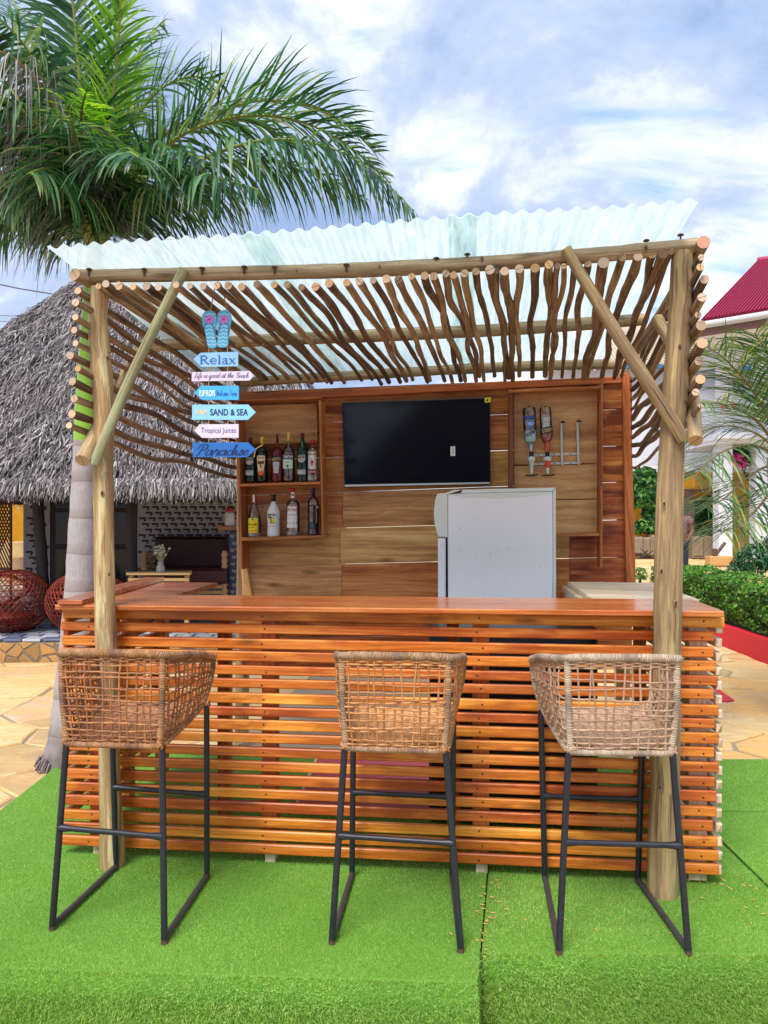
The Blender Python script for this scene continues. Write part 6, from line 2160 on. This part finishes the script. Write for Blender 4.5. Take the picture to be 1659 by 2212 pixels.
# leaning poles that carry the eave
for pts in ([(78, 1036), (84, 1120), (92, 1240), (98, 1335)], [(288, 1040), (284, 1150), (286, 1340)], [(-160, 1040), (-150, 1340)]):
    m_ = MB(); m_.tube(spline([P(x, y, 8.55) for x, y in pts], 4), .062, 10, 0, 0, rough=.06); m_.build('pole', M['dark_pole'], hut)
# blue patterned pillar
pl = wallrect(494, 530, 1148, 1285, 9.0, .3, 'pillar_blue', hut, 'patterned_pillar')
m_ = MB()
for j in range(9):
    for i in range(2):
        x, y = 497 + i * 13 + (j % 2) * 4, 1152 + j * 15
        m_.prism([P(x + a, y + b, 8.996) for a, b in ((0, 2), (5, 5), (10, 2), (10, 7), (5, 11), (0, 7))], Vector((0, .003, 0)))
m_.build('tile_pattern', M['pillar_tan'], pl, kind='stuff')

# things on the terrace
FZ = .19


def on_floor(u, d):
    return Vector(((u - 829.5) / F * d, d, FZ))


sofa = thing('sofa', 'dark red sofa on a slatted wood frame against the patterned wall', 'sofa', on_floor(410, 9.25))
wallrect(333, 490, 1160, 1262, 9.35, .18, 'sofa_red', sofa, 'back_cushion', .03)
wallrect(335, 488, 1228, 1262, 8.85, .5, 'sofa_red', sofa, 'seat_cushion', .03)
for x0 in (303, 478):
    for k in range(7):
        wallrect(x0, x0 + 11, 1195 + k * 13, 1203 + k * 13, 8.9, .5, 'slat_pale', sofa, 'arm_slat')
for k in range(4):
    wallrect(316, 480, 1264 + k * 12, 1271 + k * 12, 8.86, .03, 'slat_pale', sofa, 'front_slat')
for x0 in (306, 480):
    wallrect(x0, x0 + 8, 1190, fv(8.88), 8.88, .05, 'slat_pale', sofa, 'leg')
tb = thing('coffee_table', 'low slatted wooden table with a small vase on it', 'table', on_floor(345, 8.4))
for k in range(6):
    wallrect(272, 410, 1239 - k * 1.2, 1242.5 - k * 1.2, 8.2 + k * .1, .085, 'slat_pale', tb, 'top_slat', .002)
for k in range(2):
    wallrect(276, 408, 1249 + k * 13, 1256 + k * 13, 8.22, .03, 'slat_pale', tb, 'side_slat')
for x0 in (278, 398):
    wallrect(x0, x0 + 9, 1243, fv(8.24), 8.24, .05, 'slat_pale', tb, 'leg')
vs = P(347, 1238, 8.45)
vase = thing('vase', 'small glass vase of dried white flowers on the slatted table', 'vase', vs)
m_ = MB(); m_.lathe([(.035, 0), (.05, .02), (.045, .07), (.03, .10), (.036, .125)], vs, 14); m_.build('jar', M['vase'], vase)
m_ = MB()
for _ in range(26):
    a = random.uniform(0, 6.28); s = random.uniform(.02, .11)
    e = vs + Vector((math.cos(a) * s, math.sin(a) * s, random.uniform(.2, .31)))
    m_.tube([vs + ZV * .08, vs.lerp(e, .6) + ZV * .04, e], .002, 4)
    m_.ellipsoid(e, .016, .016, .012, 6, 4, 0, .3)
m_.build('dried_flowers', M['dried_flower'], vase)
m_ = MB(); m_.slab([P(472, 1137, 9.1), P(518, 1137, 9.1), P(518, 1146, 9.1), P(472, 1146, 9.1)], Vector((0, .25, 0)), .003)
tag(m_.build('wooden_ledge', M['shelf']), 'small wooden ledge on the patterned wall beside the blue pillar', 'ledge')
jc = P(496, 1137, 9.2)
jug = thing('plastic_jar', 'cloudy white plastic jar with a red lid on the wooden ledge', 'jar', jc)
m_ = MB(); m_.lathe([(.055, 0), (.06, .01), (.06, .15), (.045, .18)], jc, 16); m_.build('body', M['white_bottle'], jug)
m_ = MB(); m_.lathe([(.044, .18), (.044, .215), (.04, .22)], jc, 14); m_.build('lid', M['cap_red'], jug)


def pod(label, u, d, ry, rz, yaw):
    c = on_floor(u, d) + ZV * rz * .93
    rt = thing('pod_chair', label, 'wicker chair', on_floor(u, d), group='wicker pod chairs on the terrace')
    rx = ry
    m_ = MB()
    ca, sa = math.cos(yaw), math.sin(yaw)

    def S(a, t_):
        # a round, t_ from 0 (bottom) to 1 (top); the mouth is cut on one side
        th_ = lerp(.10, 1.0, t_) * math.pi * .93
        r = math.sin(th_)
        x, y, z = r * math.cos(a), r * math.sin(a), -math.cos(th_)
        z = z * (1 if z < 0 else .95 - .12 * x)
        x *= 1 + .08 * z
        return c + Vector(((x * ca - y * sa) * rx, (x * sa + y * ca) * rx, z * rz))

    def mouth(a, t_):
        aa = (a + math.pi) % (2 * math.pi) - math.pi
        return abs(aa) < .95 and .40 < t_ < .86
    N = 44
    for fam in (-1, 1, 0):
        for k in range(N if fam else 15):
            run = []
            n = 30
            for j in range(n + 1):
                if fam:
                    t_ = j / n; a = 2 * math.pi * k / N + fam * t_ * 1.9
                else:
                    t_ = .06 + .9 * k / 14; a = 2 * math.pi * j / n
                if mouth(a, t_):
                    if len(run) > 1:
                        m_.tube(run, .0055, 4, 0, None)
                    run = []
                else:
                    run.append(S(a, t_))
            if len(run) > 1:
                m_.tube(run, .0055, 4, 0, None)
    m_.build('woven_shell', M['pod_cane'], rt, kind='stuff')
    m_ = MB()
    rim = [S(.95 * math.cos(q), .63 + .23 * math.sin(q)) for q in np.linspace(0, 2 * math.pi, 30)]
    m_.tube(rim, .02, 7, 0, None); m_.build('mouth_rim', M['pod_cane'], rt)
    m_ = MB()
    m_.lathe([(.02, 0), (rx * .5, .0), (rx * .62, .05), (rx * .58, .1), (.02, .1)], on_floor(u, d) + ZV * .1, 22); m_.build('seat_pad', M['pod_cane'], rt)
    for q in range(4):
        a = q * math.pi / 2 + .5
        p = on_floor(u, d) + Vector((math.cos(a), math.sin(a), 0)) * rx * .55
        m_ = MB(); m_.tube([p, p + ZV * .1], .018, 7, 0, 0); m_.build('foot', M['black_plastic'], rt)


pod('red brown wicker pod chair at the left edge of the view', 22, 8.45, .43, .36, 2.5)
pod('red brown wicker pod chair half hidden behind the palm trunk', 190, 8.35, .43, .35, 1.2)
# lattice screen and yellow wall at the far left
sc_ = thing('lattice_screen', 'brown diagonal lattice screen at the left edge of the terrace', 'screen', on_floor(-10, 9.0))
for k in range(-8, 16):
    for sgn in (1, -1):
        m_ = MB()
        x0 = -40 + k * 6.2
        a, b = (x0, 1072), (x0 + sgn * 70, 1228)
        pts = []
        for (x, y) in (a, b):
            pts.append((x, y))
        # clip to the panel between u = -40 and u = 22
        t0, t1 = 0.0, 1.0
        dx = b[0] - a[0]
        for lim, lo in ((-40, True), (22, False)):
            tt = (lim - a[0]) / dx
            if (dx > 0) == lo:
                t0 = max(t0, tt)
            else:
                t1 = min(t1, tt)
        if t1 - t0 < .04:
            continue
        y_top = lambda u: 1066 + (u + 40) * .08
        p0, p1 = P(a[0] + dx * t0, 1072 + 156 * t0, 9.0 + (.012 if sgn > 0 else 0)), P(a[0] + dx * t1, 1072 + 156 * t1, 9.0 + (.012 if sgn > 0 else 0))
        m_.tube([p0, p1], .009, 4, 0, 0)
        m_.build('lath', M['lattice'], sc_)
for x0 in (-43, 20):
    wallrect(x0, x0 + 4, 1066, fv(8.98), 8.98, .03, 'lattice', sc_, 'post')
wallrect(-43, 24, 1066, 1072, 8.98, .03, 'lattice', sc_, 'rail')
wallrect(-43, 24, 1226, 1232, 8.98, .03, 'lattice', sc_, 'rail')
m_ = MB(); m_.slab([P(-260, 1000, 13.5), P(52, 1000, 13.5), P(52, 1245, 13.5), P(-260, 1245, 13.5)], Vector((0, .3, 0)), .01)
tag(m_.build('ochre_wall', M['ochre']), 'peeling ochre yellow wall seen beyond the hut at the far left', 'wall')
wl_ = thing('stone_step', 'pale stone step at the foot of the far left yellow wall', 'step', P(38, 1245, 12.8))
wallrect(5, 52, 1172, 1260, 12.8, .5, 'flagstone', wl_, 'step_block'); wallrect(12, 60, 1205, 1262, 12.3, .5, 'flagstone', wl_, 'step_block')

# ------------------------------------------------------------------ the buildings and the yard, right
hs = thing('white_house', 'white two storey house with a crimson metal roof and square columns, right', 'house', (12.5, 26.5, -.05))


def hrect(x0, x1, y0, y1, d, depth, mat, name, parent=None, ch=.02):
    return wallrect(x0, x1, y0, y1, d, depth, mat, parent or hs, name, ch)


# columns: upper and lower lengths with the slab between
for (x0, x1, d) in ((1557, 1582, 24.0), (1637, 1668, 24.0)):
    hrect(x0, x1, 712, 934, d, .4, 'white_paint', 'column'); hrect(x0 - 4, x1 + 1, 958, 1206, d, .45, 'white_paint', 'column')
hrect(1552, 1850, 934, 948, 23.6, 4, 'white_paint', 'balcony_slab'); hrect(1548, 1850, 948, 958, 23.8, 3.8, 'white_paint', 'balcony_beam')
# stepped screen wall under the eave
for (x0, x1, yb) in ((1571, 1594, 800), (1594, 1606, 775), (1606, 1618, 762), (1618, 1640, 750)):
    hrect(x0, x1, 712, yb, 24.1, .25, 'white_paint', 'stepped_wall', ch=.0)
hrect(1668, 1900, 712, 1206, 26.0, .3, 'white_paint', 'rear_wall')
# roof: a hipped slope of ribbed metal with gutter, fascia and soffit
e0, e1 = P(1509, 700, 22.5), P(1800, 652, 20.0)
rg0, rg1 = P(1636, 566, 27.0), P(1860, 540, 26)
m_ = MB()
nr = 34
for k in range(nr):
    a, b = e0.lerp(e1, k / nr), e0.lerp(e1, (k + 1) / nr)
    c_, d_ = rg0.lerp(rg1, k / nr), rg0.lerp(rg1, (k + 1) / nr)
    up_ = Vector((0, -.06, .13))
    s0, s1, s2, s3 = 0, .45, .6, .85
    def pt2(s, h):
        return a.lerp(b, s) + up_ * h, c_.lerp(d_, s) + up_ * h
    prof = [(0, 0), (.5, 0), (.58, 1), (.8, 1), (1, 0)]
    for (sa, ha), (sb, hb) in zip(prof, prof[1:]):
        p1, p2 = pt2(sa, ha); p3, p4 = pt2(sb, hb)
        m_.face([p1, p3, p4, p2], [(0, 0)] * 4, 0)
rf = m_.build('roof', M['red_roof'], hs)
m_ = MB(); m_.tube([rg0 + ZV * .05, rg1 + ZV * .05], .12, 8, 0, 0); m_.build('ridge_cap', M['red_roof'], rf)
m_ = MB(); m_.tube([e0 + Vector((-.05, -.1, -.07)), e1 + Vector((0, -.1, -.07))], .10, 8, 0, 0); m_.build('gutter', M['gutter'], rf)
q0, q1 = e0 - ZV * .15, e1 - ZV * .15
m_ = MB(); m_.slab([q0, q1, q1 - ZV * .22, q0 - ZV * .22], Vector((0, .1, 0)), .01); m_.build('fascia', M['fascia'], rf)
sf0, sf1 = q0 - ZV * .21 + Vector((0, .11, 0)), q1 - ZV * .21 + Vector((0, .11, 0))
m_ = MB(); m_.prism([sf0, sf1, sf1 + Vector((1, 6, 0)), sf0 + Vector((2.2, 5.5, 0))], ZV * .04); m_.build('soffit', M['white_paint'], rf)
m_ = MB(); m_.face([e0, rg0, rg0 + Vector((.3, 1, -.3)), e0 + Vector((.6, 5, 0))]); m_.build('roof_hip', M['red_roof'], rf)

bh = thing('blue_roofed_house', 'pale house with a blue edged sheet roof, behind the stick wall on the right', 'house', (10.5, 30, -.05))
wallrect(1180, 1640, 796, 1150, 30, .3, 'white_paint', bh, 'wall', .02)
m_ = MB()
e0, e1 = P(1150, 783, 29.4), P(1655, 792, 29.4)
rg0, rg1 = P(1200, 700, 33), P(1440, 704, 33)
m_.face([e0, e1, rg1, rg0]); m_.face([p + Vector((0, .05, -.06)) for p in (e0, rg0, rg1, e1)])
m_.face([e1, e1 + Vector((0, 7, 0)), rg1])
r_ = m_.build('roof', M['roof_tan'], bh)
m_ = MB()
for k in range(60):
    a = e0.lerp(e1, k / 60); b = rg0.lerp(rg1, k / 60)
    m_.tube([a + ZV * .03, b + ZV * .03], .035, 4, 0, 0)
m_.build('roof_ribs', M['roof_tan'], r_, kind='stuff')
m_ = MB(); m_.slab([e0 + ZV * .02, e1 + ZV * .02, e1 - ZV * .16, e0 - ZV * .16], Vector((0, .06, 0)), .01); m_.build('fascia', M['roof_blue'], r_)
wn = wallrect(1405, 1424, 905, 935, 29.97, .05, 'gutter', bh, 'window', .01); wallrect(1407, 1422, 907, 933, 29.95, .02, 'pane', wn, 'pane', .004)

yw = thing('ochre_wall', 'long ochre yellow wall with a white coping beyond the hedge', 'wall', P(1450, 1203, 26.3))
wallrect(1360, 1461, 1020, 1207, 26.3, .25, 'ochre', yw, 'panel', .01); wallrect(1461, 1601, 1020, 1057, 26.3, .25, 'ochre', yw, 'panel', .01)
wallrect(1553, 1601, 1057, 1207, 26.3, .25, 'ochre', yw, 'panel', .01); wallrect(1601, 1760, 1020, 1207, 26.3, .25, 'ochre', yw, 'panel', .01)
wallrect(1355, 1760, 1008, 1020, 26.2, .5, 'white_paint', yw, 'coping', .02)
gt = thing('gateway', 'dark brown gate frame in the ochre wall with one boarded leaf open', 'gate', P(1520, 1203, 26.2))
for x0 in (1494, 1545):
    wallrect(x0, x0 + 7, 1058, 1207, 26.15, .2, 'door_brown', gt, 'jamb', .01)
wallrect(1477, 1552, 1056, 1061, 26.12, .2, 'door_brown', gt, 'lintel', .01)
lf = wallrect(1472, 1495, 1062, 1206, 26.1, .08, 'door_brown', gt, 'leaf', .01)
m_ = MB()
for k in range(12):
    y = 1064 + k * 12
    q = [P(1474, y, 26.07), P(1493, y + 26, 26.07), P(1493, y + 30, 26.07), P(1474, y + 4, 26.07)]
    if y + 30 < 1206:
        m_.slab(q, Vector((0, .03, 0)), .004)
m_.build('diagonal_boards', M['lattice'], lf)
m_ = MB(); m_.slab([P(1480, 1050, 28.5), P(1640, 1050, 28.5), P(1640, 1200, 28.5), P(1480, 1200, 28.5)], Vector((0, .2, 0)), .01)
tag(m_.build('inner_ochre_wall', M['ochre']), 'ochre wall seen through the open gateway', 'wall')
bush('bush', 'dark green bush seen through the gateway', 'bush', [(P(1525, 1130, 27.6), .8, .4, .8), (P(1540, 1100, 27.6), .5, .3, .5)], 1100, .22, 'bush_leaf')
bush('creeper', 'bright green climber on the ochre wall right of the bar wall', 'climber', [(P(1400, 1070, 25.4), .62, .4, .75), (P(1392, 1035, 25.4), .5, .35, .4), (P(1418, 1110, 25.4), .45, .4, .7), (P(1405, 1140, 25.3), .6, .4, .3)], 2600, .2, 'bush_leaf')
pb = thing('stone_planter', 'low bed of rough stones at the foot of the ochre wall', 'stone bed', P(1410, 1198, 24.6))
for x0, x1, y0, y1 in ((1366, 1392, 1158, 1190), (1390, 1408, 1160, 1192), (1406, 1432, 1158, 1194), (1430, 1452, 1160, 1196), (1496, 1524, 1160, 1196), (1520, 1548, 1158, 1196)):
    j_ = lambda: random.uniform(-4, 4)
    m_ = MB(); m_.slab([P(x0 + 1, y0 + j_(), 24.8), P(x1 - 1, y0 + j_(), 24.8), P(x1 - 1 + j_() * .3, y1 + 8, 24.8), P(x0 + 1, y1 + 8, 24.8)], Vector((0, .5, 0)), .06)
    m_.build('stone', M['greystone'], pb)
bush('bougainvillea', 'pink flowered bougainvillea on the balcony of the white house', 'climber', [(P(1615, 995, 24.6), .5, .3, .3), (P(1600, 985, 24.6), .4, .3, .3), (P(1630, 985, 24.8), .4, .3, .3)], 900, .16, 'bush_leaf', z0=2.5)
pk = soup('bougainvillea_flowers', leaves(140, blobfn([(P(1592, 1000, 24.3), .3, .2, .3), (P(1575, 880, 23.9), .25, .2, .12)]), .13, 1.3), 4, M['bougainvillea'])
tag(pk, 'loose pink bougainvillea blossoms by the white column', 'flowers', kind='stuff')
bx = thing('planter_box', 'long wooden planter box on the paving before the white columns', 'planter', P(1560, 1222, 21.5))
wallrect(1534, 1586, 1202, 1223, 21.5, .35, 'planter_wood', bx, 'front_board', .02)
m_ = MB(); m_.tube([P(1543, 1202, 21.6), P(1566, 1172, 21.6)], .05, 5, 0, 0); m_.build('strut', M['door_brown'], bx)
m_ = MB(); m_.tube([P(1544, 1200, 21.6), P(1544, 1185, 21.6)], .06, 5, 0, 0); m_.build('stake', M['door_brown'], bx)
bush('oleander', 'dark narrow leaved oleander bush behind the hedge at the right edge', 'bush', [(P(1640, 1215, 10.5), .34, .3, .26), (P(1600, 1235, 10.6), .2, .2, .16), (P(1690, 1200, 10.4), .35, .3, .35), (P(1590, 1255, 10.4), .2, .15, .1)], 1700, .13, 'oleander_leaf', 5.5, 7)
m_ = MB()
pbl = []
for _ in range(2600):
    y = random.uniform(11.8, 16.0); x = random.uniform(.34 * y - .5, .52 * y)
    r = random.uniform(.02, .05)
    a = random.uniform(0, 1.57)
    pz = -.03
    pts = [(x + r * math.cos(a + k * math.pi / 2), y + r * math.sin(a + k * math.pi / 2), pz) for k in range(4)]
    apex = (x, y, pz + r * .9)
    for k in range(4):
        pbl += [pts[k], pts[(k + 1) % 4], apex]
tag(soup('pebbles', pbl, 3, M['pebble']), 'bed of pale pebbles between the hedge and the far paving', 'pebbles', kind='stuff')
m_ = MB()
for _ in range(14):
    c_ = P(random.uniform(1366, 1400), random.uniform(1196, 1206), 20.5)
    e = c_ + Vector((random.uniform(-.5, .5), random.uniform(-.3, .3), random.uniform(-.05, .2)))
    m_.tube([c_, e], .012, 4)
tag(m_.build('twig_litter', M['dark_pole']), 'heap of dry twigs and litter on the far paving', 'twigs', kind='stuff')

# overhead wires
for i, (a, b) in enumerate((((-80, 597, 26), (160, 643, 26)), ((-80, 676, 30), (130, 684, 30)), ((-80, 690, 30), (130, 694, 30)), ((1430, 748, 30), (1660, 744, 30)), ((1340, 776, 34), (1600, 772, 34)), ((1340, 781, 34), (1600, 780, 34)))):
    lab = ['thick overhead wire against the sky above the thatched hut', 'upper of two thin wires beside the thatch at the left edge', 'lower of two thin wires beside the thatch at the left edge',
           'thin wire below the crimson roof', 'upper of two dark wires before the blue edged roof', 'lower of two dark wires before the blue edged roof'][i]
    p, q = P(*a), P(*b)
    m_ = MB(); m_.tube([p, p.lerp(q, .5) - ZV * .05, q], .022 if i in (0, 4) else .012, 5, 0, 0)
    tag(m_.build('overhead_wire', M['wire']), lab, 'wire', group='overhead wires')

# ------------------------------------------------------------------ the person beyond the hedge
pp = P(1468, 1200, 16.5)
PX, PY = pp.x, 16.5
person = thing('person', 'person in a mauve top and navy trousers, half hidden behind the right pole', 'person', (PX, PY, -.05))


def skin_mesh(name, verts, edges, rad, mat, parent, root=0, sub=2):
    me = bpy.data.meshes.new(name)
    off = parent.location
    me.from_pydata([tuple(Vector(v) - off) for v in verts], edges, [])
    o = bpy.data.objects.new(name, me); COL.objects.link(o); o.parent = parent
    md = o.modifiers.new('Skin', 'SKIN')
    md.use_smooth_shade = True
    for i, r in enumerate(rad):
        sv = me.skin_vertices[0].data[i]
        sv.radius = (r, r) if not isinstance(r, tuple) else r
        sv.use_root = (i == root)
    s = o.modifiers.new('Subdivision', 'SUBSURF'); s.levels = s.render_levels = sub
    me.materials.append(M[mat])
    return o


def pw(x, y, z):
    return (PX + x, PY + y, -.05 + z)


bv = [pw(0, 0, .95), pw(0, 0, 1.15), pw(0, 0, 1.36), pw(0, -.01, 1.48), pw(0, -.02, 1.56), pw(.01, -.03, 1.63), pw(.01, -.02, 1.70),
      pw(-.17, 0, 1.40), pw(-.25, -.02, 1.14), pw(-.20, -.16, .98), pw(-.17, -.2, .95),
      pw(.17, 0, 1.40), pw(.27, -.01, 1.15), pw(.14, -.16, 1.0), pw(.09, -.19, .99),
      pw(-.1, 0, .88), pw(-.11, 0, .5), pw(-.12, .02, .08), pw(-.12, -.1, .04), pw(.1, 0, .88), pw(.11, -.01, .5), pw(.13, .02, .08), pw(.13, -.1, .04)]
be = [(0, 1), (1, 2), (2, 3), (3, 4), (4, 5), (5, 6), (2, 7), (7, 8), (8, 9), (9, 10), (2, 11), (11, 12), (12, 13), (13, 14), (0, 15), (15, 16), (16, 17), (17, 18), (0, 19), (19, 20), (20, 21), (21, 22)]
br = [(.15, .1), (.13, .09), (.16, .09), .055, .06, (.075, .095), (.07, .085), .055, .042, .034, .03, .055, .042, .034, .03, .085, .06, .045, .035, .085, .06, .045, .035]
body = skin_mesh('body', bv, be, br, 'skin', person)
skin_mesh('top', [bv[0], bv[1], bv[2], pw(0, -.005, 1.46), bv[7], pw(-.21, -.01, 1.27), bv[11], pw(.225, -.005, 1.27)], [(0, 1), (1, 2), (2, 3), (2, 4), (4, 5), (2, 6), (6, 7)],
          [(.165, .115), (.15, .105), (.178, .105), .065, .07, .06, .07, .06], 'shirt', person)
skin_mesh('trousers', [bv[0], bv[15], bv[16], pw(-.12, .02, .12), bv[19], bv[20], pw(.13, .02, .12)], [(0, 1), (1, 2), (2, 3), (0, 4), (4, 5), (5, 6)], [(.16, .115), .1, .078, .07, .1, .078, .07], 'trousers', person)
m_ = MB(); m_.ellipsoid(pw(.01, .0, 1.69), .092, .108, .10, 14, 10); m_.build('hair', M['hair'], person)
m_ = MB(); m_.ellipsoid(pw(.01, -.125, 1.60), .014, .022, .022, 8, 6); m_.build('nose', M['skin'], person)
for s in (-1, 1):
    m_ = MB(); m_.ellipsoid(pw(.01 + s * .088, -.02, 1.61), .012, .02, .03, 8, 6); m_.build('ear', M['skin'], person)
m_ = MB(); m_.ellipsoid(pw(.20, -.03, 1.37), .07, .08, .09, 10, 8); m_.build('shoulder_patch', M['shirt_patch'], person)
for (hx, hy, hz, sg_) in ((-.17, -.21, .94, -1), (.085, -.20, .985, 1)):
    m_ = MB()
    for k in range(5):
        a0_ = Vector(pw(hx + (k - 2) * .016, hy, hz))
        m_.tube([a0_, a0_ + Vector((-.02 * sg_, -.03, -.02)), a0_ + Vector((-.03 * sg_, -.03, -.05 + .008 * abs(k - 2)))], [.010, .009, .007], 6, 0, 0)
    m_.build('fingers', M['skin'], person)

# ------------------------------------------------------------------ the thatched shelter behind the camera, seen only in the television's glass
m_ = MB()
hb = thing('thatched_shelter', 'thatched shelter across the yard, mirrored in the dark television screen', 'hut', (.6, -8, -.5))
A_, B_ = (4.0, -6.4, 2.0), (-3.4, -6.4, 2.0)
C_, D_ = (-1.8, -8.4, 4.3), (2.4, -8.4, 4.3)
soup('thatch', strips(A_, B_, C_, D_, 3500, .34, .05), 4, M['thatch'], hb, kind='stuff')
for tri in ((A_, B_, C_, D_), (B_, (-3.4, -10.4, 2.0), C_), (D_, (4.0, -10.4, 2.0), A_), (D_, C_, (-3.4, -10.4, 2.0), (4.0, -10.4, 2.0))):
    m_.face(tri)
m_.build('roof', M['thatch_base'], hb)
for x in (-3.0, -.8, 1.4, 3.6):
    m_ = MB(); m_.tube([Vector((x, -6.7, -.5)), Vector((x, -6.7, 2.2))], .07, 8, 0, 0); m_.build('pole', M['dark_pole'], hb)
m_ = MB(); m_.box((.3, -10.1, .8), 3.6, .1, 1.3); m_.build('rear_wall', M['door_brown'], hb)
